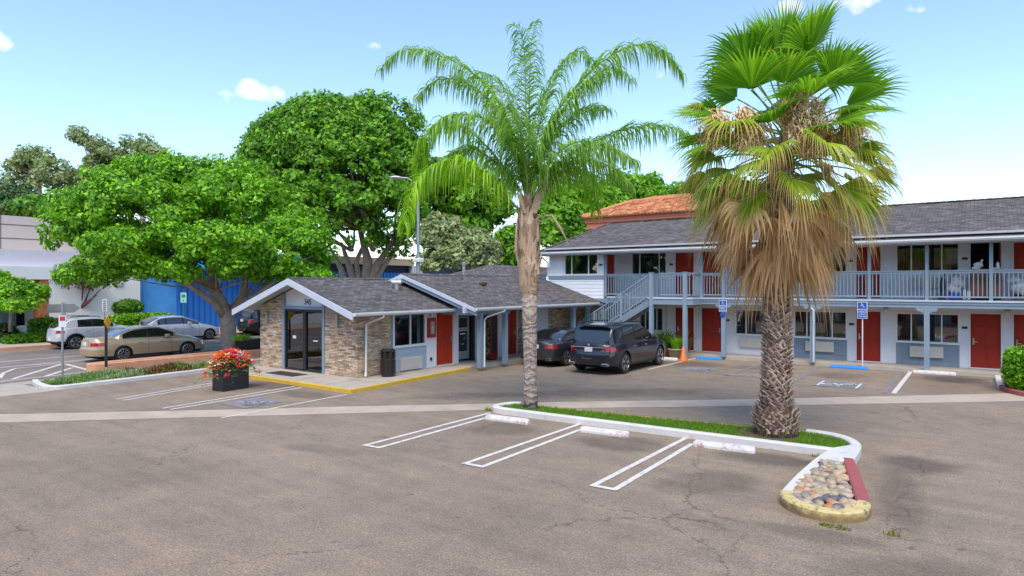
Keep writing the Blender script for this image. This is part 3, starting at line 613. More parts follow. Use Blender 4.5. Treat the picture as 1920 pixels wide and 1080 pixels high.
# front bay at the left end, flush with the balcony
mb = MB(); wall_y(mb, -17.93, -14.82, 2.6, 5.0, YB+.003, .12, [(-17.03, -15.12, 3.72, 4.74)]); mb.box(-17.94, -17.82, YB+.004, 36.7, 2.6, 5.0); mb.build('wall', M['wall'], motel)
siding(motel, TB, -17.95, -17.10, 3.68, 5.0, M['white'], h=.17); siding(motel, TB, -17.95, -14.83, 2.56, 3.50, M['white'], h=.17)
mb = MB(); mb.box(-17.97, -14.80, YB-.04, YB+.0, 3.50, 3.68); mb.build('belt_band', M['trim'], motel)
TS = lambda u, v, z: (-17.94-v, u, z)
siding(motel, TS, YB, 36, 2.4, 4.95, M['white'], h=.17)
window(motel, TB, -17.03, -15.12, 3.72, 4.74, (.22, .72))
mb = MB(); mb.box(-17.12, -17.04, YB-.03, YB, 3.68, 4.95); mb.build('corner_trim', M['trimw'], motel)
plate(motel, TB, -14.98, 4.2)
TSd = frameT('x', -14.82); door(motel, TSd, 28.28, 29.12, 2.67, 4.72, M['door'], False)
# lower blocks under the bay
for (a, b) in lowW: window(motel, TW, a, b, 1.0, 2.13, (.25, .73))
for (a, b) in upW: window(motel, TW, a, b, 3.72, 4.80, (.25, .73) if a != -14.07 else (.24, .79))
for i, (a, b) in enumerate(mods_d):
    hl = a not in (-10.51,)
    door(motel, TW, a, b, .145, 2.15, M['door'], hl)
    if a == -.35:                                   # this room stands open for cleaning
        mb = MB(); mb.box(b-.05, b-.005, YW+.1, YW+.95, 2.67, 4.74); d_ = mb.build('door', M['door'], motel); mb = MB(); mb.box(b-.09, b-.05, YW+.82, YW+.86, 3.5, 3.75); mb.build('handle', M['metal'], d_)
    else: door(motel, TW, a, b, 2.675, 4.74, M['door'], hl)
    lamp(motel, TW, b+.19 if a in (-4.12, -11.78) else b+.18, 2.28) if a in (-11.78, -4.12, -.35, 5.1) else None
for a, b in mods_w:
    siding(motel, TW, a, b, .13, .955, M['trimd'], h=.2); ac_unit(motel, TW, a+.47, a+1.55, .44, .86)
for a, b in ((-2.24, -1.17), (-6.03, -4.96), (3.2, 4.27)): ac_unit(motel, TW, a, b, 3.08, 3.5)
ac_unit(motel, TW, -8.76, -7.7, .46, .88); ac_unit(motel, TW, -8.76, -7.7, 3.08, 3.5)
for u in (-4.30, -.53, -6.9+.02, -9.35): plate(motel, TW, u if u > -9 else -9.33, 1.62)
for u in (-4.35, -.52, -12.0): plate(motel, TW, u, 4.2)
mb = MB(); mb.tube([(-12.15, YW-.06, .13), (-12.15, YW-.06, 2.5)], .03, 8); mb.build('pipe', M['gutter'], motel)
# slabs, ceiling, balcony edge
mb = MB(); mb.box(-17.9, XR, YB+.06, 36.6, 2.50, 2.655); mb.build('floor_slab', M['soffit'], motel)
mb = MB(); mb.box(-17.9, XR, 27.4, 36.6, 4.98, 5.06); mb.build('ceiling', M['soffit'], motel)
mb = MB(); mb.box(-14.6, XR, YB-.02, YB+.06, 2.38, 2.56); mb.box(-14.6, XR, YB-.045, YB-.0201, 2.50, 2.60); mb.box(-17.9, -14.6, YB-.01, YB+.12, 2.36, 2.56)
mb.box(-12.02, -10.0, 26.88, 26.98, 2.36, 2.60); mb.box(-10.08, -10.0, 26.98, YB-.05, 2.36, 2.60); mb.box(-12.02, -11.94, 26.98, YB-.05, 2.42, 2.60)
mb.box(-17.9, XR, YB+.5, YB+.6, 2.36, 2.499)
mb.build('balcony_beam', M['trim'], motel)
mb = MB(); mb.box(-14.6, XR, YB-.08, YB+.06, 2.601, 2.665); mb.box(-12.04, -9.98, 26.85, YB-.08, 2.602, 2.664); mb.build('balcony_edge', M['fascia'], motel)
# railing bays between posts
def railing(par, T, u0, u1, z0, sp=.125, top=1.08, low=.09, name='railing'):
    mb = MB(); fbox(mb, T, u0, u1, -.045, .045, z0+top-.045, z0+top, .006); fbox(mb, T, u0, u1, -.02, .02, z0+top-.12, z0+top-.0455); fbox(mb, T, u0, u1, -.02, .02, z0+low, z0+low+.06)
    n = max(1, int((u1-u0)/sp)); 
    for i in range(n): c = u0+(i+.5)*(u1-u0)/n; fbox(mb, T, c-.016, c+.016, -.0155, .0155, z0+low+.06, z0+top-.12)
    return mb.build(name, M['trim'], par)
posts = [-14.72, -10.0, -9.02, -7.25, -5.47, -3.48, -1.63, .25, 2.1, 4.0, 5.9, 7.8, 9.7, 11.6, 13.5]
TR = frameT('y', YB+.02)
segs = [(-14.68, -12.0)]+list(zip(posts[1:-1], posts[2:]))
for a, b in segs: railing(motel, TR, a+.05, b-.05, 2.665)
TL = frameT('y', 26.94); railing(motel, TL, -11.5, -10.1, 2.665); TLx = frameT('x', -10.05); railing(motel, TLx, 27.0, 27.86, 2.665)
# post objects
mb = MB()
for x in posts:
    up = (x in (-14.72, -10.0, -9.02, -5.47, -3.48, -1.63, .25) or x > 1)
    mb = MB()
    mb.box(x-.055, x+.055, YB-.035, YB+.075, 2.665, 4.98 if up else 3.80)
    if up: mb.box(x-.11, x+.11, YB-.03, YB+.07, 4.84, 4.9); 
    mb.build('post', M['trim'], motel)
for x in (-9.02, -5.47, -1.63, 2.1, 5.9, 9.7, 13.5):
    mb = MB(); mb.box(x-.085, x+.085, YB-.08, YB+.09, .12, 2.378)
    for s in (-1, 1):
        mb.add([(x+s*.08, YB-.06, 2.375), (x+s*.33, YB-.06, 2.375), (x+s*.33, YB-.06, 2.31), (x+s*.26, YB-.06, 2.25), (x+s*.20, YB-.06, 2.25), (x+s*.08, YB-.06, 2.17)]+[(x+s*.08, YB+.07, 2.375), (x+s*.33, YB+.07, 2.375), (x+s*.33, YB+.07, 2.31), (x+s*.26, YB+.07, 2.25), (x+s*.20, YB+.07, 2.25), (x+s*.08, YB+.07, 2.17)],
               [(0,1,2,3,4,5), (11,10,9,8,7,6)]+[(i, (i+1) % 6, (i+1) % 6+6, i+6) for i in range(6)])
    mb.build('post', M['trim'], motel, fix=True)
for x, y in ((-11.9, 26.93), (-10.35, 26.93)):
    mb = MB(); mb.box(x-.085, x+.085, y-.085, y+.085, .0, 3.755); mb.box(x-.1, x+.1, y-.1, y+.1, 3.755, 3.78); mb.build('post', M['trim'], motel)
mb = MB(); mb.box(-15.06, -14.9, YB-.02, YB+.12, .12, 2.36); mb.build('post', M['trim'], motel)
# staircase
st = MB(); n = 14; x0, z0 = -12.0, 2.66; run = 4.2
stair = MB()
for s in (26.96, 27.84): stair.bar((x0, s, z0-.22), (x0-run, s, -.05), .05, .28)
stair_o = stair.build('staircase', M['trimd'], motel)
mb = MB()
for i in range(n): x = x0-run*(i+.5)/n; z = z0-(i+1)*2.66/(n+1); mb.bbox(x-.17, x+.15, 27.0, 27.8, z-.05, z, .008)
mb.build('tread', M['conc'], stair_o)
mb = MB()
for s in (26.93, 27.86):
    mb.bar((x0, s, z0+1.03), (x0-run, s, 1.07-.03), .07, .05); mb.bar((x0, s, z0+.10), (x0-run, s, .13), .045, .05)
    k = 34
    for i in range(k): f = (i+.5)/k; x = x0-run*f; zb = z0+.10-f*2.63; mb.box(x-.016, x+.016, s-.016, s+.016, zb, zb+.92)
    for f in (.33, .66, 1.): x = x0-run*f; mb.box(x-.05, x+.05, s-.05, s+.05, max(0, z0-.2-f*2.63), z0+1.06-f*2.63)
mb.build('stair_railing', M['trim'], stair_o)
# roof
rf = MB(); ye, yr, ybk = 27.3, 32.9, 38.6; ze, zr = 4.86, 6.72; xe, xr_ = -18.35, -17.0
rf.add([(xe, ye, ze), (XR+.5, ye, ze), (XR+.5, yr, zr), (xr_, yr, zr), (XR+.5, ybk, ze), (xe, ybk, ze)], [(0,1,2,3), (3,2,4,5), (0,3,5)])
roof = rf.build('roof', M['shX'], motel)
mb = MB(); mb.bar((xr_, yr, zr+.01), (XR+.5, yr, zr+.01), .26, .03)
k = 120
for i in range(k): x = xr_+i*.26; mb.box(x, x+.17, yr-.13, yr+.13, zr+.015, zr+.035)
mb.bar((xe, ye, ze+.02), (xr_, yr, zr+.02), .22, .03); mb.build('ridge_cap', M['shX'], roof)
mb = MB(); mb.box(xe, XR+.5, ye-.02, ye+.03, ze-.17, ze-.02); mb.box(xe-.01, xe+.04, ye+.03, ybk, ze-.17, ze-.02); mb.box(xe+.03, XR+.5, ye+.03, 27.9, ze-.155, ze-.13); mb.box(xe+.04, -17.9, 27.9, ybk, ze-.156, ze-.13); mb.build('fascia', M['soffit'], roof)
mb = MB(); P = [(ye-.02, ze-.01), (ye-.13, ze-.01), (ye-.13, ze-.06), (ye-.09, ze-.12), (ye-.02, ze-.12)]; mb.add([(x, a, b) for x in (xe-.02, XR+.5) for a, b in P], [(i, (i+1) % 5, (i+1) % 5+5, i+5) for i in range(5)]+[(4,3,2,1,0), (5,6,7,8,9)])
mb.build('gutter', M['gutter'], roof, fix=True)
mb = MB(); mb.tube([(-18.0, ye-.05, ze-.1), (-18.0, ye-.05, ze-.22), (-17.98, YB-.07, ze-.5), (-17.98, YB-.07, 2.6), (-17.98, YB-.07, 2.4)], .045, 8); mb.build('downspout', M['gutter'], motel)
mb = MB(); mb.tube([(-5.6, YB-.13, 2.4), (-5.42, YB-.13, 2.2), (-5.42, YB-.13, .15)], .04, 8); mb.build('downspout', M['fascia'], motel)
mb = MB()
for x in (.1, .2): mb.tube([(x*1-5.3+.0, YB-.06, 4.7), (x-5.3, YB-.06, 3.7)], .012, 6)
mb.build('conduit', M['gutter'], motel)
# things left on the balcony
mb = MB(); mb.box(.85-.85, .85-.05, 28.35, 28.85, 3.55, 3.62) if False else None
cart = empty('housekeeping_cart', (.1, 28.5, 2.66), 'brown housekeeping cart loaded with white towels outside the open room', 'cart')
mb = MB(); mb.bbox(-.35, .55, 28.25, 28.75, 2.82, 3.72, .02); mb.build('cabinet', mat('cart_brown', (.20,.075,.035), .6), cart)
mb = MB(); mb.bbox(-.45, .62, 28.2, 28.8, 3.72, 3.78, .012); mb.build('top_shelf', mat('cardboard', (.40,.24,.13), .8), cart)
for x in (-.25, .45):
    for y in (28.3, 28.7):
        mb = MB(); mb.lathe([(.05, -.02), (.07, -.015), (.07, .015), (.05, .02)], c=(x, y, 2.735), n=16, axis='y'); mb.build('wheel', M['rubber'], cart)
Mt = mat('towel_white', (.75,.75,.74), .9, bump=.4, bscale=30); Mbag = mat('laundry_bag', (.45,.46,.50), .8, var=.25, vscale=7, bump=.4, bscale=12)
def lump(mb, c, r, seed, k=.25, sub=3):
    rg = random.Random(seed); bm = bmesh.new(); bmesh.ops.create_icosphere(bm, subdivisions=sub, radius=1); ph = [rg.uniform(0, 6) for _ in range(8)]
    vs = []
    for v in bm.verts:
        p = v.co; f = 1+k*(sin(3*p.x+ph[0])*cos(4*p.y+ph[1])*.5+sin(6*p.z+ph[2]+2*p.x)*.3+.3*sin(9*p.x+5*p.y+ph[3])); vs.append((c[0]+p.x*r[0]*f, c[1]+p.y*r[1]*f, c[2]+p.z*r[2]*f))
    bm.verts.index_update(); fs = [[v.index for v in f.verts] for f in bm.faces]; bm.free(); mb.add(vs, fs)
mb = MB(); mb.bbox(-.3, -.05, 28.3, 28.6, 3.78, 3.86, .03); mb.bbox(.22, .52, 28.3, 28.6, 3.78, 3.83, .02); lump(mb, (-.12, 28.45, 3.93), (.12, .1, .10), 3); mb.tube([(0, 28.45, 3.86), (-.03, 28.45, 4.05), (.02, 28.45, 4.12)], .03, 8); mb.lathe([(.04, 0), (.05, .02), (.05, .14), (.02, .17), (.02, .2)], c=(.44, 28.4, 3.83), n=12)
tag(mb.build('towels', Mt, smooth=False), 'white folded towels and bottles on top of the brown cart', 'towels')
mb = MB(); lump(mb, (-.72, 28.3, 3.38), (.24, .22, .30), 11); lump(mb, (-.85, 28.28, 3.08), (.22, .2, .22), 12); tag(mb.build('laundry_bag', Mbag, smooth=True), 'pale grey laundry sack hanging left of the brown cart', 'bag')
mb = MB(); lump(mb, (.92, 28.3, 3.42), (.28, .2, .28), 21); lump(mb, (1.02, 28.2, 3.1), (.26, .16, .2), 22); tag(mb.build('laundry_bag', Mbag, smooth=True), 'crumpled grey laundry sack right of the brown cart', 'bag')
mb = MB(); mb.bbox(-1.0, -.62, 28.15, 28.55, 2.68, 2.93, .04); tag(mb.build('bucket', mat('blue_plastic', (.01,.06,.50), .4)), 'blue plastic tub on the balcony floor behind the railing', 'tub')
mb = MB(); mb.tube([(-1.2, 28.2, 2.7), (-1.22, 28.2, 3.2), (-1.12, 28.25, 3.62)], .04, 10); mb.bbox(-1.32, -1.08, 28.1, 28.35, 2.68, 2.95, .04); lump(mb, (-1.17, 28.25, 3.2), (.09, .09, .28), 31)
tag(mb.build('vacuum_cleaner', M['black'], smooth=False), 'black upright vacuum cleaner behind the balcony railing', 'vacuum cleaner')
mb = MB(); mb.bbox(-.55, -.47, 28.0, 28.08, 2.70, 3.05, .02); mb.bbox(-.43, -.34, 28.0, 28.08, 2.70, 3.0, .02); tag(mb.build('cleaning_bottles', Mt), 'white spray bottles on the balcony floor by the cart', 'bottles')

# ---------------------------------------------------------------- single storey lobby wing
lob = empty('lobby_building', (-19.5, 16, 0), 'low lobby building with ledge stone front, dark glass doors and gabled shingle roof', 'building')
XS = -16.72; YF = 14.3; TF = frameT('y', YF); TX = frameT('x', XS)
sl_ = 1/3.
def rz(x): return 3.44-abs(x+19.5)*sl_
# stone piers (wedge tops under the slope)
mb = MB()
def pier(x0, x1, y0, y1): 
    mb.add([(x0,y0,.1), (x1,y0,.1), (x1,y1,.1), (x0,y1,.1), (x0,y0,rz(x0)-.12), (x1,y0,rz(x1)-.12), (x1,y1,rz(x1)-.12), (x0,y1,rz(x0)-.12)], [(0,3,2,1),(4,5,6,7),(0,1,5,4),(1,2,6,5),(2,3,7,6),(3,0,4,7)])
pier(-22.25, -20.83, YF, YF+.25); mb.build('stone_wall', M['stone'], lob)
mb = MB(); pier(-18.42, XS, YF, YF+.25); mb.build('stone_wall', M['stone'], lob)
mb = MB(); mb.box(XS-.2, XS-.002, YF+.25, 15.82, .1, 2.36); mb.build('stone_wall', M['stone'], lob)
mb = MB(); mb.box(-22.25, -22.05, YF+.25, 18.3, .1, 2.36); mb.build('stone_wall', M['stone'], lob)
mb = MB()
P = [(-20.83, 2.42), (-18.42, 2.42), (-18.42, rz(-18.42)-.10), (-19.5, rz(-19.5)-.10), (-20.83, rz(-20.83)-.10)]
mb.add([(a, y, b) for y in (YF+.06, YF+.2) for a, b in P], [(0,1,2,3,4), (9,8,7,6,5)]+[(i, (i+1) % 5, (i+1) % 5+5, i+5) for i in range(5)]); mb.build('gable_panel', M['white'], lob, fix=True)
mb = MB(); mb.box(-20.84, -20.72, YF-.03, YF+.1, .12, rz(-20.8)-.11); mb.box(-18.52, -18.40, YF-.03, YF+.1, .12, rz(-18.4)-.11); mb.box(-20.72, -18.52, YF-.02, YF+.09, 2.34, 2.45); mb.build('trim', M['trim'], lob)
sd_ = MB(); 
for a, b in ((-20.72, -20.66), (-19.66, -19.58), (-18.58, -18.52)): sd_.box(a, b, YF+.02, YF+.09, .13, 2.34)
sd_.box(-20.66, -18.58, YF+.02, YF+.09, 2.26, 2.34); sd_.box(-20.66, -18.58, YF+.02, YF+.09, .13, .2); sd_.box(-19.58, -19.48, YF+.0, YF+.08, .2, 2.26)
gd = sd_.build('glass_door', M['black'], lob)
mb = MB(); mb.quad((-20.66, YF+.06, .2), (-18.58, YF+.06, .2), (-18.58, YF+.06, 2.26), (-20.66, YF+.06, 2.26)); mb.build('pane', M['dglass'], gd)
mb = MB(); mb.box(-20.28, -20.10, YF+.045, YF+.055, 1.28, 1.38); mb.box(-19.1, -18.85, YF+.045, YF+.055, 1.22, 1.26); mb.build('sticker', M['trimw'], gd)
mb = MB(); mb.bbox(-19.2, -18.6, 15.6, 16.2, .13, 1.2, .03); mb.box(-20.6, -19.6, 17.5, 17.6, 1.0, 2.0); mb.build('counter', M['orange'], lob)
mb = MB(); text_mb(mb, '345', .27, (-19.42, YF+.052, 2.60), (1,0,0), (0,0,1), bold=.006); mb.build('house_number', M['black'], lob)
mb = MB(); mb.bbox(-19.42, -19.28, YF-.16, YF+.06, 2.93, 3.0, .02); mb.box(-19.36, -19.32, YF-.05, YF+.06, 2.98, 3.06); mb.build('security_camera', M['trimw'], lob)
for u in (-21.72, -17.68):
    mb = MB(); fbox(mb, TF, u-.05, u+.05, 0, .1, 1.78, 2.2, .008); mb.build('wall_lamp', M['alum'], lob)
# side wall, window, panel, door
mb = MB(); mb.box(XS-.15, XS, 15.86, 17.58, 2.20, 2.36); mb.box(XS-.15, XS, 17.58, 18.08, .1, 2.36); mb.box(XS-.15, XS, 18.08, 19.12, 2.22, 2.36); mb.box(XS-.15, XS, 19.12, 19.42, .1, 2.36); mb.box(XS-.15, XS-.005, 15.86, 17.58, .1, .98)
mb.box(XS-1.6, XS, 20.52, 20.66, .1, 2.6) if False else None
mb.box(XS-.15, XS, 20.55, 22.42, .1, 2.5); mb.box(XS-.15, XS, 25.3, 25.95, .1, 2.5); mb.box(XS-.15, XS, 22.42, 25.3, 2.2, 2.5); pass
mb.build('wall', M['wall'], lob)
mb = MB(); mb.box(XS-1.4, XS-.15, 19.30, 19.42, .1, 2.5); mb.box(XS-1.4, XS-.15, 20.551, 20.67, .1, 2.5); mb.box(XS-1.4, XS-.1, 20.40, 20.5505, .1, 2.4); mb.box(XS-1.5, XS-1.4, 19.3, 20.7, .1, 2.6); mb.box(XS-1.5, XS-.16, 19.3, 20.7, 2.45, 2.6); mb.build('recess', M['dark'], lob)  # recess walls coloured near-black to stand in for the shade inside
mb = MB(); mb.box(XS-.17, XS+.02, 15.80, 15.90, .12, 2.36); mb.build('trim', M['trim'], lob)
window(lob, TX, 15.92, 17.54, 1.02, 2.18, (.52,))
siding(lob, TX, 15.9, 17.58, .13, .97, M['fascia'] if False else mat('light_blue_siding', (.33,.41,.50), .6, var=.06), h=.2)
ac_unit(lob, TX, 16.2, 17.25, .17, .62)
door(lob, TX, 18.12, 19.10, .145, 2.2, M['doorb'], False)
lamp(lob, TX, 17.80, 2.17)
fc = MB(); fbox(fc, TX, 17.62, 18.02, 0, .10, 1.25, 1.98, .01); fe = fc.build('extinguisher_cabinet', mat('red_cabinet', (.38,.02,.02), .4), lob)
mb = MB(); fbox(mb, TX, 17.72, 17.92, .10, .104, 1.38, 1.85); mb.build('pane', mat('cabinet_glass', (.35,.36,.33), .15, var=.5, vscale=9), fe)
mb = MB(); fbox(mb, TX, 17.78, 17.86, 0, .05, .38, .50, .01); mb.build('outlet', M['black'], lob)
for ya_, yb_ in ((23.42, 23.85), (25.95, 29.4)): mb = MB(); mb.box(XS-.15, XS, ya_, yb_, .1, 2.2 if ya_ < 24 else 2.5); mb.build('stone_wall', M['stone'], lob)
door(lob, TX, 22.55, 23.37, .145, 2.15, M['doorb'], False); door(lob, TX, 23.9, 24.8, .145, 2.15, M['doorb'], False)
mb = MB(); mb.box(XS-.15, XS, 24.85, 25.3, .1, 2.2); mb.build('wall', M['wall'], lob)
mb = MB(); fbox(mb, TX, 21.62, 22.02, 0, .03, 1.10, 2.12, .005); nb = mb.build('notice_board', M['trimw'], lob)
mb = MB()
for i in range(9): fbox(mb, TX, 21.68, 21.96, .03, .034, 1.22+i*.085, 1.235+i*.085)
mb.build('notice_text', M['soffit'], nb)
mb = MB(); mb.box(-22.25, -22.1, 18.3, 29.4, .1, 2.4); mb.build('wall', M['wall'], lob)
# posts of the covered walk
for y in (18.88, 20.45, 25.7, 27.05):
    mb = MB(); mb.box(-15.29, -15.12, y-.085, y+.085, .12, 2.24)
    for s in (-1, 1): mb.add([(-15.28, y+s*.08, 2.235), (-15.28, y+s*.3, 2.235), (-15.28, y+s*.26, 2.13), (-15.28, y+s*.08, 2.06), (-15.13, y+s*.08, 2.235), (-15.13, y+s*.3, 2.235), (-15.13, y+s*.26, 2.13), (-15.13, y+s*.08, 2.06)], [(0,1,2,3), (7,6,5,4), (0,4,5,1), (1,5,6,2), (2,6,7,3)])
    mb.build('post', M['trim'], lob, fix=True)
mb = MB(); mb.box(-15.28, -15.13, 18.3, 27.6, 2.24, 2.38); mb.box(-17.2, -15.3, 18.45, 18.55, 2.08, 2.36); mb.build('beam', M['trim'], lob)
# front roof
def gable(par, xr, zr_, xe1, xe2, y0, y1, m, name='roof', th=.05):
    s1 = (zr_-(zr_-(xe1-xr)*sl_)); za = zr_-(xe1-xr)*sl_; zb = zr_-(xr-xe2)*sl_
    mb = MB(); 
    V = lambda x, y, z, o: (x, y, z+o)
    P = [(xe1, za), (xr, zr_), (xe2, zb)]
    vs = [(x, y, z+o) for y in (y0, y1) for o in (0, -th) for x, z in P]
    mb.add(vs, [(0,1,7,6), (1,2,8,7), (3,4,1,0), (4,5,2,1), (9,10,4,3), (10,11,5,4), (6,7,10,9), (7,8,11,10), (0,6,9,3), (2,5,11,8)])
    return mb.build(name, m, par, fix=True), za, zb
r1, za, zb = gable(lob, -19.5, 3.46, -16.12, -22.95, 13.62, 19.6, M['shY'])
def ridgecap(par, x, z, y0, y1, m):
    mb = MB(); y = y0
    while y < y1: mb.add([(x-.13, y, z-.03), (x, y, z+.02), (x+.13, y, z-.03), (x-.13, y+.2, z-.02), (x, y+.2, z+.035), (x+.13, y+.2, z-.02)], [(0,1,4,3), (1,2,5,4), (3,4,5), (0,2,1)]); y += .21
    mb.build('ridge_cap', m, par)
ridgecap(r1, -19.5, 3.46, 13.62, 18.3, M['shY'])
def rake(par, xr, zr_, xe1, xe2, y, m, h=.2, th=.04, o=-.02):
    mb = MB(); za = zr_-(xe1-xr)*sl_; zb = zr_-(xr-xe2)*sl_
    for x, z in ((xe1, za), (xe2, zb)):
        vs = [(xr, yy, zr_+o-dz) for yy in (y, y+th) for dz in (0, h)]+[(x, yy, z+o-dz) for yy in (y, y+th) for dz in (0, h)]
        mb.add(vs, [(0,1,5,4), (2,6,7,3), (0,4,6,2), (1,3,7,5), (4,5,7,6), (0,2,3,1)])
    return mb.build('fascia', m, par, fix=True)
rake(r1, -19.5, 3.46, -16.10, -22.97, 13.57, M['fascia'], .22)
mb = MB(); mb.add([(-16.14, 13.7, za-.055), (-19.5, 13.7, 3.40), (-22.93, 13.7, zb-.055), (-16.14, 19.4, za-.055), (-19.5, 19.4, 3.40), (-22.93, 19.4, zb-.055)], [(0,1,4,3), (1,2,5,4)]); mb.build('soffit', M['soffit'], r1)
mb = MB(); mb.box(-16.12, -16.09, 13.62, 18.9, za-.15, za-.02); mb.build('fascia', M['trim'], r1)
def gutterY(par, x, z, y0, y1):
    mb = MB(); P = [(x, z), (x+.11, z), (x+.11, z-.05), (x+.07, z-.11), (x, z-.11)]
    mb.add([(a, y, b) for y in (y0, y1) for a, b in P], [(i, (i+1) % 5, (i+1) % 5+5, i+5) for i in range(5)]+[(4,3,2,1,0), (5,6,7,8,9)]); return mb.build('gutter', M['gutter'], par, fix=True)
gutterY(r1, -16.09, za-.01, 13.6, 18.75)
mb = MB(); mb.tube([(-16.05, 14.85, za-.1), (-16.05, 14.85, za-.18), (-16.62, 14.6, za-.42), (-16.64, 14.6, .3), (-16.6, 14.55, .16)], .04, 8); mb.build('downspout', M['gutter'], lob)
mb = MB(); mb.bbox(-16.55, -16.35, 15.35, 15.55, 2.2, 2.3, .02); mb.build('wall_lamp', M['trimw'], lob)
mb = MB(); mb.tube([(-18.3, 18.0-.4, 3.0), (-18.3, 17.6, 3.28)], .09, 12); mb.tube([(-18.45, 17.5, 3.3), (-18.15, 17.7, 3.3)], .10, 12); mb.add([(-18.5, 17.4, 3.115), (-18.0, 17.4, 2.95), (-18.0, 17.85, 2.95), (-18.5, 17.85, 3.115)], [(0,1,2,3)]); mb.build('roof_vent', M['alum'], r1)
# second, slightly higher roof over the covered walk
r2, za2, zb2 = gable(lob, -18.65, 3.66, -14.85, -22.4, 18.2, 27.9, M['shY'])
ridgecap(r2, -18.65, 3.66, 18.2, 25.0, M['shY'])
rake(r2, -18.65, 3.66, -14.83, -22.42, 18.15, M['fascia'], .14); rake(r2, -18.65, 3.66, -14.83, -22.42, 18.195, M['trimd'], .24, .06, -.06)
mb = MB(); mb.bar((-18.65, 18.05, 3.40), (-18.65, 18.6, 3.40), .12, .2); mb.bar((-15.3, 18.05, 2.3), (-15.3, 18.6, 2.3), .10, .24); mb.build('rafter_end', M['fascia'], r2)
mb = MB(); mb.add([(-14.87, 18.25, za2-.055), (-18.65, 18.25, 3.6), (-22.3, 18.25, zb2-.055), (-14.87, 27.9, za2-.055), (-18.65, 27.9, 3.6), (-22.3, 27.9, zb2-.055)], [(0,1,4,3), (1,2,5,4)]); mb.build('soffit', M['trimd'], r2)
gutterY(r2, -14.85, za2-.01, 18.15, 27.4)
mb = MB(); mb.box(-14.88, -14.85, 18.2, 27.9, za2-.16, za2-.03); mb.build('fascia', M['trim'], r2)
mb = MB(); mb.tube([(-14.8, 19.9, za2-.1), (-14.8, 19.9, za2-.17), (-15.05, 19.1, za2-.38), (-15.07, 18.98, za2-.5), (-15.07, 18.98, .15)], .035, 8); mb.build('downspout', M['gutter'], lob)
mb = MB(); mb.tube([(-17.9, 21.0, 3.3), (-17.9, 21.0, 3.55)], .02, 8); mb.bbox(-17.4, -17.15, 21.5, 21.8, 3.22, 3.34, .03); mb.build('roof_vent', M['soil'], r2)
mb = MB(); mb.tube([(-18.9, 22.3, 3.5), (-18.9, 22.3, 4.15)], .075, 12); mb.lathe([(.1, 0), (.1, .1), (.03, .14)], c=(-18.9, 22.3, 4.12), n=12); mb.build('roof_vent', M['galv'], r2)
# hip roof at the back
mb = MB(); xe_, xw, xh, zh = -14.855, -26.1, -20.45, 5.0
E0 = -14.855; z_e = za2+.004; zr3 = z_e+(E0-xh)*-sl_ if False else z_e+(abs(xh)-abs(E0))*sl_
mb.add([(-18.65, 24.4, z_e+3.795*sl_), (xh, 26.2, zr3), (xh, 33, zr3), (-18.65, 33, z_e+3.795*sl_), (-26.1, 20.5, z_e), (-26.1, 33, z_e), (-18.65, 24.4, z_e+3.795*sl_), (-22.3, 22.5, 3.0)], [(0,3,2,1), (1,2,5,4), (0,1,4,7)])
mb.build('roof', M['shY'], lob)
# machines and small things on the walk
mc = empty('ice_machine', (-17.3, 19.95, .13), 'steel ice dispenser in the dark recess behind the corner post', 'ice machine')
mb = MB(); mb.bbox(-17.9, -16.95, 19.55, 20.35, .22, 1.95, .02); mb.build('cabinet', M['alum'], mc)
mb = MB(); mb.box(-16.96, -16.94, 19.68, 20.2, .55, 1.35); mb.box(-16.96, -16.94, 19.68, 20.2, 1.50, 1.88); mb.build('front_panel', M['black'], mc)
mb = MB(); mb.box(-16.942, -16.938, 19.78, 20.08, 1.22, 1.27); mb.box(-16.942, -16.938, 19.86, 19.98, .82, .85); mb.build('decal', M['trimw'], mc)
mb = MB(); mb.box(-16.942, -16.938, 19.98, 20.08, 1.0, 1.12); mb.build('button', mat('teal', (.03,.25,.3), .4), mc)
sm = empty('vending_machine', (-16.4, 21.2, .13), 'red and black drinks vending machine against the white wall', 'vending machine')
mb = MB(); mb.bbox(-16.7, -16.2, 20.85, 21.3, .2, 1.98, .03); mb.build('cabinet', mat('vending_red', (.22,.012,.012), .35), sm)
mv, tv, bv = newm('vending_front', .3); g_ = N(tv, 'ShaderNodeNewGeometry').outputs['Position']; nn = noise(tv, g_, 5.5, 3, .6, 1.5)
tv.links.new(ramp(tv, nn.outputs['Fac'], [(.38, (.01,.006,.006)), (.46, (.10,.01,.01)), (.5, (.012,.008,.006)), (.56, (.42,.34,.12)), (.60, (.02,.01,.01)), (.68, (.5,.45,.35))]).outputs[0], bv.inputs['Base Color'])
mb = MB(); mb.bbox(-16.68, -16.24, 20.83, 20.85, .30, 1.94, .006); mb.build('side_panel', mv, sm)
mb = MB(); mb.bbox(-16.2, -16.185, 20.9, 21.2, .45, 1.92, .006); mb.build('front_panel', M['black'], sm)
mb = MB()
for i in range(18): a = -1.35+i*.15; mb.box(-16.46+.19*sin(a)-.02, -16.46+.19*sin(a)+.02, 20.822, 20.83, .36+.3*(1-cos(a)), .42+.3*(1-cos(a)))
mb.build('swoosh', mat('cream', (.55,.48,.3), .5), sm)
mb = MB(); mb.box(-16.69, -16.25, 20.9, 21.28, .13, .2); mb.build('base', M['black'], sm)
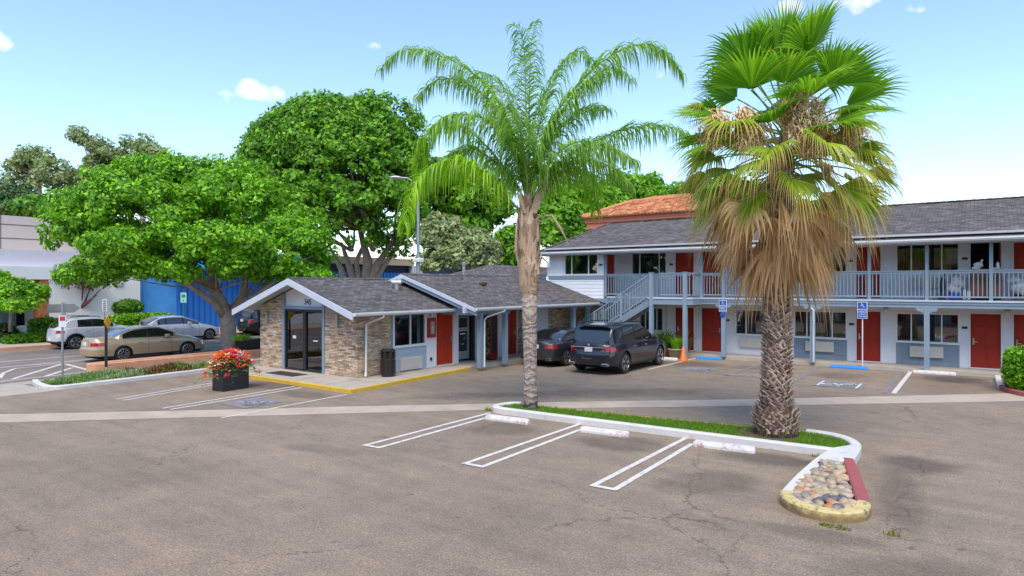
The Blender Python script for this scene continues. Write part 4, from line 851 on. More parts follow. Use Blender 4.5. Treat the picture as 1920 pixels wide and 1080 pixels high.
# rubbish bin
tb = empty('rubbish_bin', (-16.2, 15.35, .13), 'dark brown rubbish bin with open hood beside the stone wall', 'rubbish bin')
c = gp(703, 709, .13); tb.location = (-16.22, 15.2, .13); cx, cy = -16.22, 15.2
mb = MB(); R = .24
def oct_(r): return [(cx+r*cos(pi/8+k*pi/4), cy+r*sin(pi/8+k*pi/4)) for k in range(8)]
mb.prism(oct_(R*.9), .13, .19); mb.prism(oct_(R), .19, .74); 
for k in range(8):
    a = pi/8+k*pi/4
    if True: mb.bar((cx+R*.96*cos(a), cy+R*.96*sin(a), .74), (cx+R*.96*cos(a), cy+R*.96*sin(a), 1.0), .05, .05, up=(1,0,0))
for k in range(24): a = 2*pi*k/24; mb.bar((cx+R*.97*cos(a), cy+R*.97*sin(a), .22), (cx+R*.97*cos(a), cy+R*.97*sin(a), .7), .03, .03, up=(1,0,0))
mb.build('bin_body', M['brownbin'], tb)
mb = MB(); mb.prism(oct_(R*1.06), .99, 1.03); mb.prism(oct_(R*.9), 1.03, 1.06); mb.build('lid', M['brownbin'], tb)
mb = MB(); mb.prism(oct_(R*.82), .70, .95); mb.build('liner', M['dark'], tb)
mb = MB(); mb.bbox(-20.3, -18.75, 13.25, 13.85, .128, .145, .006); tag(mb.build('doormat', mat('mat_black', (.03,.028,.026), .95, var=.3, vscale=20)), 'black doormat in front of the glass lobby doors', 'doormat')
# ---------------------------------------------------------------- vehicles
def lerp_tab(tab, x):
    if x <= tab[0][0]: return tab[0][1]
    for (a, b), (c, d) in zip(tab[:-1], tab[1:]):
        if x <= c:
            t = (x-a)/(c-a+1e-9); return b+(d-b)*t
    return tab[-1][1]
def smooth_tab(tab, x, w_=.06):
    return sum(lerp_tab(tab, x+d*w_) for d in (-2, -1, 0, 1, 2))/5
def paint(name, col, metal=.5):
    m = mat(name, col, .32, metal, var=.05, vscale=1.2, coat=1.0); return m
Mg = dict(glass=mat('car_glass', (.012,.014,.015), .03, coat=1, spec=.9), tail=mat('tail_lamp', (.34,.008,.01), .18, coat=1), head=mat('head_lamp', (.45,.47,.5), .08, .3, coat=1), trim=mat('black_car_trim', (.014,.014,.015), .5),
          chrome=mat('chrome', (.65,.65,.66), .12, 1), tyre=mat('tyre', (.018,.018,.018), .85), alloy=mat('alloy', (.50,.50,.51), .28, .85), hub=mat('brake_dark', (.03,.03,.03), .6), plate=mat('licence_plate', (.66,.67,.70), .5), well=mat('wheel_well', (.006,.006,.006), .95), greyg=mat('tinted_glass_grey', (.09,.095,.10), .05, coat=1, spec=.9))
def make_wheel(root, x, y, R, wd, side, spokes, style):
    w_ = empty_part('wheel', root, (x, y, R))
    s = side
    mb = MB(); pr = [(R*.66, -wd/2), (R*.93, -wd/2), (R, -wd*.36), (R, wd*.36), (R*.93, wd/2), (R*.66, wd/2)]
    mb.lathe(pr, n=40, axis='y'); mb.build('tyre', Mg['tyre'], w_, smooth=False, world=False)
    mb = MB(); r0 = R*.70; mb.lathe([(r0*.9, -wd/2*.9), (r0, s*wd*.50 if s > 0 else -wd*.5), (r0*.93, s*wd*.53), (r0*.90, s*wd*.45), (r0*.88, s*wd*.1)] , n=40, axis='y')
    # spokes
    for k in range(spokes):
        a = 2*pi*k/spokes+.2
        offs = (-.10, .10) if style == 'twin' else (0,)
        for d in offs:
            p = Vector((cos(a+d*2.4)*r0*.14, s*wd*.42, sin(a+d*2.4)*r0*.14)); q = Vector((cos(a+d)*r0*.93, s*wd*.47, sin(a+d)*r0*.93)); mb.bar(p, q, r0*(.15 if style == 'twin' else .27 if spokes < 8 else .11), wd*.14, up=(0, 1, 0))
    if style == 'cover': mb.lathe([(r0*.9, s*wd*.40), (r0*.9, s*wd*.44), (r0*.5, s*wd*.47), (r0*.2, s*wd*.46)], n=30, axis='y')
    mb.lathe([(r0*.2, s*wd*.3), (r0*.2, s*wd*.46), (r0*.12, s*wd*.49)], n=20, axis='y'); mb.build('rim', Mg['alloy'], w_, world=False)
    mb = MB(); mb.lathe([(r0*.86, s*wd*.05), (r0*.86, s*wd*.08), (r0*.1, s*wd*.10)], n=30, axis='y'); mb.build('brake_disc', Mg['hub'], w_, world=False)
def empty_part(name, par, loc):
    o = bpy.data.objects.new(name, None); COL.objects.link(o); o.location = loc; o.parent = par; o.empty_display_size = .1; return o
def car(name, label, cat, loc, L, W, zs, zt, R, wheels, body, side_win, ws, rw, tail, head, rear_off, front_off, sill=.24, roofw=.76, belt_trim=False, spokes=5, style='star', glass='glass', cladding=None, plates=True, extras=None, rz_=pi/2, group=None, pq=(11, 3.0)):
    root = empty(name, loc, label, cat, group, rz_)
    n = 150; th = np.linspace(0, pi, 500); p_, q_ = pq
    u = -np.sign(np.cos(th))*np.abs(np.cos(th))**(2/p_)*L/2; v = np.sin(th)**(2/q_)*W/2
    s = np.concatenate([[0], np.cumsum(np.hypot(np.diff(u), np.diff(v)))]); si = np.linspace(0, s[-1], n); cu = np.interp(si, s, u); cv = np.interp(si, s, v)
    parts = {}
    def face(nm, P, fl):
        d = parts.setdefault(nm, ([], [], {}))
        idx = []
        for p in P:
            k = (round(p[0], 4), round(p[1], 4), round(p[2], 4))
            if k not in d[2]: d[2][k] = len(d[0]); d[0].append(k)
            idx.append(d[2][k])
        if len(set(idx)) < 3: return
        d[1].append(tuple(idx[::-1]) if fl else tuple(idx))
    T = 22; K = 26
    def zb(x, y):
        z = sill+.02
        if abs(x) > L/2-.55: z = sill+.02+ (abs(x)-(L/2-.55))*.12
        if abs(y) > W*.36:
            for xw in wheels:
                Ra = R*1.16
                if abs(x-xw) < Ra: z = max(z, R+sqrt(Ra*Ra-(x-xw)**2)*.98)
        return z
    ysc = [(0, .945), (.15, .965), (.3, .985), (.5, 1.0), (.75, .995), (1.0, .955)]
    grid = []
    for i in range(n):
        x0, y0 = cu[i], cv[i]; zS = smooth_tab(zs, x0); zB = zb(x0, y0); row = []
        for t in range(T+1):
            z = zB+(zS-zB)*t/T; f = (z-sill)/(zS-sill)
            off = lerp_tab(front_off if x0 > 0 else rear_off, z); wx = abs(x0/(L/2))**8
            row.append((x0+(off*wx if x0 > 0 else -off*wx), y0*lerp_tab(ysc, f), z))
        grid.append(row)
    for i in range(n-1):
        for t in range(T):
            P = [grid[i][t], grid[i+1][t], grid[i+1][t+1], grid[i][t+1]]; c = [sum(p[k] for p in P)/4 for k in range(3)]
            nm = 'body'
            if tail(c[0], abs(c[1]), c[2]): nm = 'tail_light'
            elif head(c[0], abs(c[1]), c[2]): nm = 'headlight'
            elif c[2] < sill+.09: nm = 'sill'
            elif cladding and cladding(c[0], abs(c[1]), c[2]): nm = 'sill'
            elif c[0] > L/2-.3 and abs(c[1]) < W*.30 and .35 < c[2] < .62: nm = 'grille'
            face(nm+('' if nm not in ('tail_light', 'headlight', 'sill') else '.L'), P, True); face(nm+('' if nm not in ('tail_light', 'headlight', 'sill') else '.R'), [(a, -b, c_) for a, b, c_ in P], False)
    Hm = max(z for x, z in zt)
    deck = []
    for i in range(n):
        x0 = grid[i][T][0]; y0 = grid[i][T][1]; zS = grid[i][T][2]; zT = max(smooth_tab(zt, x0, .03), zS+.002); H = zT-zS; row = []
        wgt = min(1, max(0, (H-.08)/.15)); rwid = 1-(1-roofw)*min(1, H/(Hm-.9+.0001) if Hm > 1 else 1)
        for k in range(K+1):
            f = k/K
            yh = 1-f; zh = H*sin(f*pi/2)**.8
            if f < .12: yg = 1-.03*f/.12; zg = .015*f/.12
            elif f < .5: g = (f-.12)/.38; yg = .97+(rwid-.97)*g**1.15; zg = .015+(H*.90-.015)*g
            else: g = (f-.5)/.5; yg = rwid*(1-g); zg = H*(.90+.10*sin(min(1, g*1.7)*pi/2)**.9)
            row.append((x0, y0*(yh*(1-wgt)+yg*wgt), zS+zh*(1-wgt)+zg*wgt))
        deck.append(row)
    for i in range(n-1):
        for k in range(K):
            P = [deck[i][k], deck[i+1][k], deck[i+1][k+1], deck[i][k+1]]; c = [sum(p[j] for p in P)/4 for j in range(3)]; H = smooth_tab(zt, c[0])-smooth_tab(zs, c[0]); f = (k+.5)/K
            nm = 'body'
            if H > .14 and .15 < f < .46:
                for a, b in side_win:
                    if a < c[0] < b: nm = 'side_window'
                if nm == 'body' and side_win[0][0] < c[0] < side_win[-1][1]: nm = 'pillar'
            if f > .54:
                if ws[0] < c[0] < ws[1]: nm = 'windshield'
                if rw[0] < c[0] < rw[1]: nm = 'rear_window'
            if nm == 'side_window': face(nm+'.L', P, True); face(nm+'.R', [(a, -b, c_) for a, b, c_ in P], False)
            else: face(nm, P, True); face(nm, [(a, -b, c_) for a, b, c_ in P], False)
    mm = {'body': body, 'sill': Mg['trim'], 'grille': Mg['trim'], 'pillar': Mg['trim'], 'windshield': Mg[glass], 'rear_window': Mg[glass if glass == 'glass' else 'greyg'], 'side_window': Mg['glass'], 'tail_light': Mg['tail'], 'headlight': Mg['head']}
    for nm, (vs, fs, _) in parts.items():
        mb = MB(); mb.add(vs, fs); b = nm.split('.')[0]; mb.build(b, mm[b], root, smooth=True, world=False)
    mb = MB(); mb.box(-L/2+.25, L/2-.25, -W/2+.24, W/2-.24, sill-.03, sill+.3); mb.box(-L/2+.5, L/2-.6, -W/2+.05, W/2-.05, sill-.01, sill+.02)
    for xw in wheels: mb.box(xw-R*1.2, xw+R*1.2, -W/2+.23, W/2-.23, sill, R*2.1)
    mb.build('underbody', Mg['well'], root, world=False)
    for xw in wheels:
        for sd__ in (-1, 1): make_wheel(root, xw, sd__*(W/2-.13), R, .22, sd__, spokes, style)
    # door handles, mirrors, seams, plate
    def side_y(x, z):
        i = int(np.argmin(np.abs(cu-x)+ (cv < W*.3)*9)); zS = smooth_tab(zs, x); return cv[i]*lerp_tab(ysc, (z-sill)/(zS-sill))
    for sd__ in (-1, 1):
        for xh in extras.get('handles', ()):
            z = smooth_tab(zs, xh)-.13; y = side_y(xh, z); mb = MB(); mb.bbox(xh-.09, xh+.09, min(sd__*(y-.01), sd__*(y+.03)), max(sd__*(y-.01), sd__*(y+.03)), z-.018, z+.018, .008); mb.build('door_handle', Mg['chrome'] if extras.get('chrome_handles') else body, root, world=False)
        mb = MB()
        for xs_ in extras.get('seams', ()):
            zz = np.linspace(sill+.1, smooth_tab(zs, xs_), 9); pts_ = [(xs_, sd__*(side_y(xs_, z)+.001), z) for z in zz]
            for a, b in zip(pts_[:-1], pts_[1:]): mb.quad((a[0]-.006, a[1], a[2]), (a[0]+.006, a[1], a[2]), (b[0]+.006, b[1], b[2]), (b[0]-.006, b[1], b[2]))
        mb.build('door_seam', Mg['well'], root, world=False)
        xm = ws[0]+.18 if 'mirror' not in extras else extras['mirror']; zm = smooth_tab(zs, xm)+.10; y = W/2-.03
        mb = MB(); mb.bbox(xm-.07, xm+.10, min(sd__*y, sd__*(y+.20)), max(sd__*y, sd__*(y+.20)), zm-.07, zm+.08, .035); mb.build('mirror', body, root, smooth=True, world=False)
    if plates:
        zp = extras.get('plate_z', .75); xo = -L/2-lerp_tab(rear_off, zp)-.004; mb = MB(); mb.bbox(xo-.012, xo+.03, -.155, .155, zp-.075, zp+.075, .006); mb.build('licence_plate', Mg['plate'], root, world=False)
    if extras.get('bar'): 
        zp = extras['bar']; xo = -L/2-lerp_tab(rear_off, zp)-.006; mb = MB(); mb.bbox(xo-.01, xo+.05, -W*.36, W*.36, zp-.012, zp+.012, .005); mb.build('chrome_strip', Mg['chrome'], root, world=False)
    if extras.get('exhaust'):
        for sd__ in (-1, 1):
            mb = MB(); y = sd__*W*.33; xo = -L/2; mb.bbox(xo-.02, xo+.15, y-.12, y+.12, sill+.07, sill+.16, .025); e_ = mb.build('exhaust_tip', Mg['chrome'], root, world=False); mb = MB(); mb.box(xo-.023, xo-.019, y-.09, y+.09, sill+.09, sill+.14); mb.build('exhaust_hole', Mg['well'], e_, world=False)
    if extras.get('rails'):
        for sd__ in (-1, 1):
            x0, x1, zr1, yy = extras['rails']; mb = MB(); mb.tube([(x0, sd__*yy, zr1-.05), (x0+.08, sd__*yy, zr1+.01), ((x0+x1)/2, sd__*yy, zr1+.03), (x1-.08, sd__*yy, zr1), (x1, sd__*yy, zr1-.06)], .018, 8); mb.build('roof_rail', Mg['trim'] if not extras.get('rail_silver') else Mg['alloy'], root, world=False)
    if extras.get('spoiler'):
        x0, z0_, wd = extras['spoiler']; mb = MB(); mb.bbox(x0-.14, x0+.08, -wd, wd, z0_-.02, z0_+.02, .015); mb.build('spoiler', body, root, world=False)
    mb = MB(); mb.tube([(rw[0]+.02, 0, extras.get('wiper', (0, 0))[0]), (rw[0]+.02, .35, extras.get('wiper', (0, 0))[0]+.02)], .012, 6) if extras.get('wiper') else None
    if mb.v: mb.build('wiper', Mg['trim'], root, world=False)
    if extras.get('badge'): mb = MB(); mb.lathe([(.045, 0), (.045, .01)], n=18, axis='y'); o = mb.build('badge', Mg['chrome'], root, world=False); o.rotation_euler = (0, 0, pi/2); o.location = (-L/2-lerp_tab(rear_off, extras['badge'])-.0, 0, extras['badge'])
    return root
graph = paint('graphite_paint', (.010,.011,.016), .2); darkg = paint('dark_grey_paint', (.035,.037,.042), .4); silver = paint('silver_paint', (.60,.61,.66), .25); silver2 = paint('light_silver_paint', (.66,.67,.70), .2); gold = paint('champagne_paint', (.44,.32,.20), .3); blackp = paint('black_paint', (.012,.012,.013), .3)
# large SUV
L = 5.15
car('parked_suv', 'dark graphite SUV with rear window facing us, parked in front of the outdoor staircase', 'suv', (-11.42, 20.35+L/2, 0), L, 2.0,
    [(-L/2, 1.02), (-1.9, 1.10), (0, 1.09), (1.2, 1.05), (1.9, .99), (2.4, .86), (L/2, .78)],
    [(-L/2, 1.06), (-2.49, 1.10), (-2.42, 1.18), (-2.20, 1.64), (-2.10, 1.74), (-1.2, 1.80), (-.5, 1.80), (.05, 1.77), (.5, 1.56), (1.0, 1.25), (1.12, 1.18), (1.9, 1.12), (2.40, .99), (L/2, .82)],
    .39, (-1.55, 1.55), graph, [(-2.2, -1.62), (-1.52, -.62), (-.52, .78)], (.12, 1.06), (-2.44, -2.17),
    lambda x, y, z: x < -L/2+.42 and y > .50 and .84 < z < 1.0, lambda x, y, z: x > L/2-.5 and y > .55 and .72 < z < .84,
    [(.24, -.10), (.35, .02), (.55, .04), (.72, .02), (.85, -.02), (1.05, -.05)], [(.24, -.12), (.4, 0), (.7, 0), (.8, -.04)], sill=.27, spokes=5, style='twin', glass='glass',
    extras=dict(handles=(-.85, .15), seams=(-1.5, -.57, .62), mirror=.85, chrome_handles=True, plate_z=.90, bar=.985, exhaust=True, rails=(-2.0, .3, 1.81, .70), spoiler=(-2.2, 1.755, .66), wiper=(1.16,), badge=1.07))
L1 = 4.65
car('parked_sedan', 'dark grey sedan half hidden behind the slender palm trunk, left of the graphite SUV', 'sedan', (-14.2, 21.1+L1/2, 0), L1, 1.82,
    [(-L1/2, .90), (-1.4, .93), (0, .92), (.9, .90), (1.7, .82), (2.1, .73), (L1/2, .68)],
    [(-L1/2, 1.0), (-2.1, 1.06), (-1.75, 1.09), (-1.3, 1.30), (-.95, 1.39), (-.2, 1.44), (.25, 1.42), (.7, 1.22), (1.1, 1.02), (1.6, .95), (2.1, .80), (L1/2, .70)],
    .335, (-1.38, 1.43), darkg, [(-1.35, -.42), (-.34, .72)], (.28, 1.05), (-1.78, -.98),
    lambda x, y, z: x < -L1/2+.32 and y > .42 and .74 < z < .88, lambda x, y, z: x > L1/2-.45 and y > .5 and .58 < z < .69,
    [(.2, -.08), (.35, .02), (.6, .03), (.8, 0), (1.0, -.03)], [(.2, -.1), (.4, 0), (.65, 0)], sill=.20, style='twin',
    extras=dict(handles=(-.65, .25), seams=(-1.25, -.38, .62), plate_z=.80, exhaust=True, badge=.96))
L2 = 4.80
car('gold_sedan', 'champagne gold sedan parked on the street behind the yellow diamond sign', 'sedan', (-30.02, 11.25+L2/2, 0), L2, 1.79,
    [(-L2/2, .84), (-1.6, .90), (0, .90), (1.0, .88), (1.8, .78), (2.2, .70), (L2/2, .64)],
    [(-L2/2, .97), (-2.2, 1.03), (-1.55, 1.05), (-1.1, 1.28), (-.8, 1.38), (-.2, 1.44), (.25, 1.42), (.75, 1.20), (1.15, 1.0), (1.7, .92), (2.15, .78), (L2/2, .66)],
    .32, (-1.27, 1.43), gold, [(-1.30, -.30), (-.22, .82)], (.28, 1.10), (-1.62, -.86),
    lambda x, y, z: x < -L2/2+.44 and y > .46 and .70 < z < .83, lambda x, y, z: x > L2/2-.42 and y > .45 and .54 < z < .66,
    [(.2, -.06), (.3, .05), (.55, .07), (.66, .0), (.9, -.02)], [(.2, -.08), (.35, .03), (.5, .03), (.62, -.02)], sill=.19, spokes=9, style='cover', glass='glass',
    extras=dict(handles=(-.6, .3), seams=(-1.2, -.26, .72), plate_z=.77))
L3 = 4.1
car('silver_suv', 'silver grey compact SUV parked at the far kerb, leftmost of the parked cars', 'suv', (-37.62, 12.55+L3/2, 0), L3, 1.8,
    [(-L3/2, .98), (-1.4, 1.05), (0, 1.03), (.9, 1.0), (1.5, .94), (L3/2, .80)],
    [(-L3/2, 1.02), (-1.98, 1.06), (-1.85, 1.18), (-1.50, 1.46), (-1.3, 1.53), (-.5, 1.59), (-.05, 1.57), (.42, 1.34), (.84, 1.12), (1.4, 1.04), (1.85, .92), (L3/2, .82)],
    .34, (-1.22, 1.30), silver, [(-1.12, -.50), (-.40, .54)], (-.02, .86), (-1.99, -1.5),
    lambda x, y, z: x < -L3/2+.35 and y > .55 and .80 < z < .95, lambda x, y, z: x > L3/2-.4 and y > .5 and .66 < z < .76,
    [(.2, -.08), (.35, .02), (.6, .03), (.8, 0), (1.0, -.04)], [(.2, -.1), (.4, 0), (.7, 0)], sill=.24, spokes=5,
    cladding=lambda x, y, z: z < .42 or any(abs(x-a)**2+(z-.34)**2 < .46**2 and y > .6 for a in (-1.22, 1.30)), extras=dict(handles=(-.7, .2), seams=(-1.2, -.45, .58), plate_z=.5, rails=(-1.4, .0, 1.60, .58), spoiler=(-1.56, 1.57, .55)))
L4 = 4.25
car('silver_hatchback', 'silver estate hatchback parked at the far kerb in front of the long hedge', 'hatchback', (-37.75, 16.95+L4/2, 0), L4, 1.77,
    [(-L4/2, .90), (-1.4, .95), (0, .94), (.9, .90), (1.5, .80), (1.85, .70), (L4/2, .62)],
    [(-L4/2, .94), (-2.05, 1.0), (-1.9, 1.18), (-1.5, 1.40), (-1.2, 1.46), (-.6, 1.49), (-.15, 1.46), (.45, 1.22), (1.0, .98), (1.55, .88), (1.95, .72), (L4/2, .64)],
    .32, (-1.27, 1.33), silver2, [(-1.62, -1.2), (-1.14, -.25), (-.17, .72)], (-.12, .98), (-2.06, -1.45),
    lambda x, y, z: x < -L4/2+.30 and y > .5 and .74 < z < .88, lambda x, y, z: x > L4/2-.45 and y > .45 and .52 < z < .64,
    [(.2, -.08), (.35, .02), (.6, .03), (.8, 0), (.9, -.03)], [(.2, -.1), (.35, .02), (.6, 0)], sill=.18, spokes=10, extras=dict(handles=(-.65, .3), seams=(-1.1, -.2, .72), plate_z=.8))
L5 = 4.7
car('black_suv', 'black SUV at the far kerb glimpsed between the street tree and the lobby', 'suv', (-38.0, 23.1+L5/2, 0), L5, 1.9,
    [(-L5/2, 1.0), (-1.6, 1.08), (0, 1.07), (1.5, 1.0), (L5/2, .82)],
    [(-L5/2, 1.05), (-2.2, 1.15), (-2.05, 1.6), (-1.8, 1.70), (0, 1.74), (.6, 1.62), (1.2, 1.18), (2.0, 1.0), (L5/2, .84)],
    .37, (-1.4, 1.45), blackp, [(-1.9, -1.1), (-1.0, -.2), (-.1, .85)], (.45, 1.2), (-2.2, -1.9),
    lambda x, y, z: x < -L5/2+.3 and y > .6 and .8 < z < 1.0, lambda x, y, z: x > L5/2-.4 and y > .5 and .7 < z < .82,
    [(.2, -.05), (.35, .05), (.6, .05), (.8, 0), (1.0, -.03)], [(.2, -.1), (.4, 0), (.7, 0)], sill=.27, extras=dict(handles=(-.7, .3), seams=(-1, -.2, .7), plate_z=.98))

# ---------------------------------------------------------------- signs, lamps, small things
def pole(mb, x, y, z0, z1, r=.03): mb.tube([(x, y, z0), (x, y, z1)], r, 10)
blue = mat('sign_blue', (.01,.09,.42), .4); wht = mat('sign_white', (.75,.76,.78), .4)
def hc_sign(par, X0, Y0, z0, w_, h, lower=False):
    t = Vector((1,0,0)); 
    mb = MB(); mb.bbox(X0-w_/2, X0+w_/2, Y0, Y0+.012, z0, z0+h, .004); pn = mb.build('sign_panel', wht, par)
    mb = MB(); mb.box(X0-w_/2+.02, X0+w_/2-.02, Y0-.004, Y0-.001, z0+.02, z0+h-.02); mb.build('blue_field', blue, pn)
    mb = MB(); isa(mb, (X0-.0, Y0-.008, z0+h*.78), h*.34, X=(1,0,0), Y=(0,0,1), th=.1)
    for i, (s, sz) in enumerate([('RESERVED', .055), ('PARKING', .055), ('MINIMUM', .042), ('FINE $250', .050)]): text_mb(mb, s, sz*w_/.30, (X0, Y0-.007, z0+h*(.53-.135*i)), (1,0,0), (0,0,1), bold=.0018)
    mb.build('sign_lettering', wht, pn)
s1 = empty('parking_sign', (-4.02, 29.1, .13), 'blue wheelchair parking sign on a thin white pole in front of a red door', 'sign')
xs1 = onY(1617, 27.82); s1.location = (xs1, 27.84, .0); mb = MB(); pole(mb, xs1, 27.84, .0, 2.5, .022); mb.build('pole', M['gutter'], s1); hc_sign(s1, xs1, 27.79, 1.93, .34, .64)
s2 = empty('parking_sign', (-9.02, 27.8, 1.9), 'blue wheelchair parking sign fixed to a balcony post above the blue wheel stop', 'sign')
hc_sign(s2, -9.02, 27.82, 2.06, .33, .50); mb = MB(); mb.bbox(-9.13, -8.91, 27.82, 27.83, 1.85, 2.0, .004); mb.build('lower_plate', blue, s2)
# street sign poles on the left
p1 = gp(117, 713); e = empty('street_sign', p1, 'grey steel sign pole with a small red and white parking sign on the left', 'sign')
mb = MB(); pole(mb, p1.x, p1.y, 0, 3.2-(572-535)/F*22.3+.1, .035); mb.build('pole', M['galv'], e)
Dm = (.7, .71)
mb = MB(); c = p1; d0 = F*HC/(713-535); zt_ = 3.2-(590-535)/F*d0; 
def facing(mb, c, w_, z0, z1, off, th=.01, yaw=0):      # small board turned towards the lot
    a = atan2(-c.y, -c.x)+yaw; n = Vector((cos(a), sin(a), 0)); t = Vector((-sin(a), cos(a), 0)); b = Vector((c.x, c.y, 0))+n*off
    P = [b-t*w_/2, b+t*w_/2]; vs = []
    for k in (0, th):
        for z in (z0, z1):
            for p in P: q = p+n*k; vs.append((q.x, q.y, z))
    mb.add(vs, [(0,1,3,2), (5,4,6,7), (4,5,1,0), (2,3,7,6), (5,7,3,1), (0,2,6,4)])
facing(mb, c, .21, zt_-.42, zt_-.03, .05); sg = mb.build('sign_panel', wht, e)
mb = MB(); facing(mb, c, .15, zt_-.20, zt_-.06, .062, .004); mb.build('red_emblem', mat('sign_red', (.6,.03,.06), .4), sg)
p2 = cp(122, 577, 38); e = empty('direction_sign', (p2.x, p2.y, 0), 'grey back of a one way arrow board behind the left sign pole', 'sign')
mb = MB(); pole(mb, p2.x, p2.y, .14, 2.2, .03); mb.build('pole', M['galv'], e)
a = atan2(-p2.y, -p2.x); t = Vector((-sin(a), cos(a), 0)); mb = MB(); vs = [Vector((p2.x, p2.y, 0))+t*u+Vector((cos(a), sin(a), 0))*k+Vector((0,0,z)) for k in (.03, .05) for u, z in ((-.85, 1.60), (.45, 1.60), (.75, 1.85), (.45, 2.10), (-.85, 2.10))]
mb.add(vs, [(0,1,2,3,4), (9,8,7,6,5)]+[(i, (i+1) % 5, (i+1) % 5+5, i+5) for i in range(5)]); mb.build('sign_panel', M['galv'], e, fix=True)
p3 = gp(199, 688, .2); e = empty('warning_sign', (p3.x, p3.y, .2), 'yellow diamond sign on a black pole standing in the salmon kerbed median', 'sign')
d3 = F*3.0/(688-535); mb = MB(); pole(mb, p3.x, p3.y, .2, 3.2-(595-535)/F*d3, .05); mb.build('pole', M['black'], e)
zc = 3.2-(604-535)/F*d3; a = atan2(-p3.y, -p3.x)+radians(62); t = Vector((-sin(a), cos(a), 0)); n_ = Vector((cos(a), sin(a), 0)); mb = MB(); h = .25
vs = [Vector((p3.x, p3.y, zc))+t*u*h+Vector((0,0,z*h))+n_*k for k in (.05, .062) for u, z in ((-1, 0), (0, -1), (1, 0), (0, 1))]; mb.add(vs, [(0,1,2,3), (7,6,5,4)]+[(i, (i+1) % 4, (i+1) % 4+4, i+4) for i in range(4)]); mb.build('diamond_panel', mat('sign_yellow', (.85,.42,.01), .45), e, fix=True)
p4 = cp(196, 583, 40); e = empty('street_sign', (p4.x, p4.y, .1), 'narrow white kerb sign with dark lettering above the yellow diamond', 'sign')
mb = MB(); pole(mb, p4.x, p4.y, .1, 2.2, .03); mb.build('pole', M['galv'], e); mb = MB(); facing(mb, p4, .26, 1.6, 2.35, .04); b_ = mb.build('sign_panel', wht, e)
mb = MB()
for k in range(5): facing(mb, p4, .16, 1.68+k*.13, 1.74+k*.13, .052, .003)
mb.build('sign_lettering', M['black'], b_)
p5 = cp(344, 590, 45); e = empty('street_sign', (p5.x, p5.y, .14), 'pale green parking sign in front of the blue cladding', 'sign'); mb = MB(); pole(mb, p5.x, p5.y, .14, 2.9, .035); mb.build('pole', mat('green_pole', (.03,.18,.14), .5), e)
mb = MB(); facing(mb, p5, .36, 2.0, 2.7, .045); b_ = mb.build('sign_panel', mat('mint', (.35,.72,.62), .5), e); mb = MB(); facing(mb, p5, .22, 2.35, 2.55, .057, .003); facing(mb, p5, .07, 2.08, 2.2, .057, .003, .0); mb.build('sign_lettering', mat('sign_green', (.02,.25,.15), .5), b_)
# street lamp
p6 = cp(784, 520, 33); e = empty('street_lamp', (p6.x, p6.y, 0), 'grey cobra head street lamp rising behind the lobby roof', 'street lamp')
def zat(py, d): return 3.2-(py-535)/F*d
mb = MB(); mb.tube([(p6.x, p6.y, 0), (p6.x, p6.y, 3.5), (p6.x, p6.y, zat(350, 33))], [.11, .10, .055], 12); mb.build('pole', M['galv'], e)
q = cp(764, 334, 33); q2 = cp(742, 333, 33); mb = MB(); mb.tube([(p6.x, p6.y, zat(358, 33)), (p6.x*.9+q.x*.1, p6.y*.9+q.y*.1, zat(346, 33)), tuple(q), tuple(q2)], .05, 8); mb.build('arm', M['galv'], e)
mb = MB(); lump(mb, tuple(q2), (.30, .30, .08), 4, .02); mb.build('lamp_head', M['gutter'], e, smooth=True)
mb = MB(); mb.bbox(p6.x-.24, p6.x+.24, p6.y-.18, p6.y+.18, zat(492, 33), zat(484, 33), .05); mb.build('junction_box', M['gutter'], e)
# black planter with flowers
pa = gp(408, 733); pb = gp(467, 727); pc = (pa+pb)/2
e = empty('planter_box', (pa.x, pa.y, 0), 'tall black rectangular planter filled with red flowers at the end of the yellow kerb', 'planter')
X0, Y0 = -18.62, 10.38; X0 = gp(418, 735).x; Y0 = gp(418, 735).y
X1 = gp(467, 727).x; Y1 = gp(467, 727).y
ux = Vector((X1-X0, Y1-Y0, 0)); Lp = ux.length; ux.normalize(); uy = Vector((-ux.y, ux.x, 0)); ang = atan2(ux.y, ux.x)
e.location = (X0, Y0, 0); e.rotation_euler = (0, 0, ang); PH = .80
mb = MB(); mb.bbox(0, Lp, 0, .5, .0, PH, .012); 
for i in range(14): x = .03+i*(Lp-.06)/13; mb.box(x-.02, x+.02, -.006, 0, .03, PH-.03)
mb.build('box', mat('planter_black', (.022,.024,.028), .55, var=.15, vscale=5), e, world=False)
mb = MB(); mb.box(.02, Lp-.02, .02, .48, PH, PH+.02); mb.build('soil', M['soil'], e, world=False)
fl = empty('flowering_plant', (X0+ux.x*Lp/2+uy.x*.25, Y0+ux.y*Lp/2+uy.y*.25, PH), 'red, pink and orange flowers spilling over the tall black planter', 'flowers', rz=ang)
rf_ = random.Random(9)
def flowermat(nm, a, b): return leafm(nm, a, b, .15)
fm = [('red', (.65,.015,.02), (.75,.06,.03)), ('pink', (.72,.02,.10), (.80,.09,.16)), ('orange', (.75,.12,.01), (.80,.22,.03)), ('white', (.8,.70,.6), (.85,.75,.72))]
fmb = [MB() for _ in fm]; lmb = MB()
def spill():
    x = rf_.gauss(0, Lp*.36); y = rf_.gauss(0, .22); r = sqrt((x/(Lp*.62))**2+(y/.42)**2)
    z = .36*(1-min(r, 1.3)**2*.7)+rf_.uniform(-.08, .06)
    if r > 1: z -= (r-1)*.35
    return x, y, z
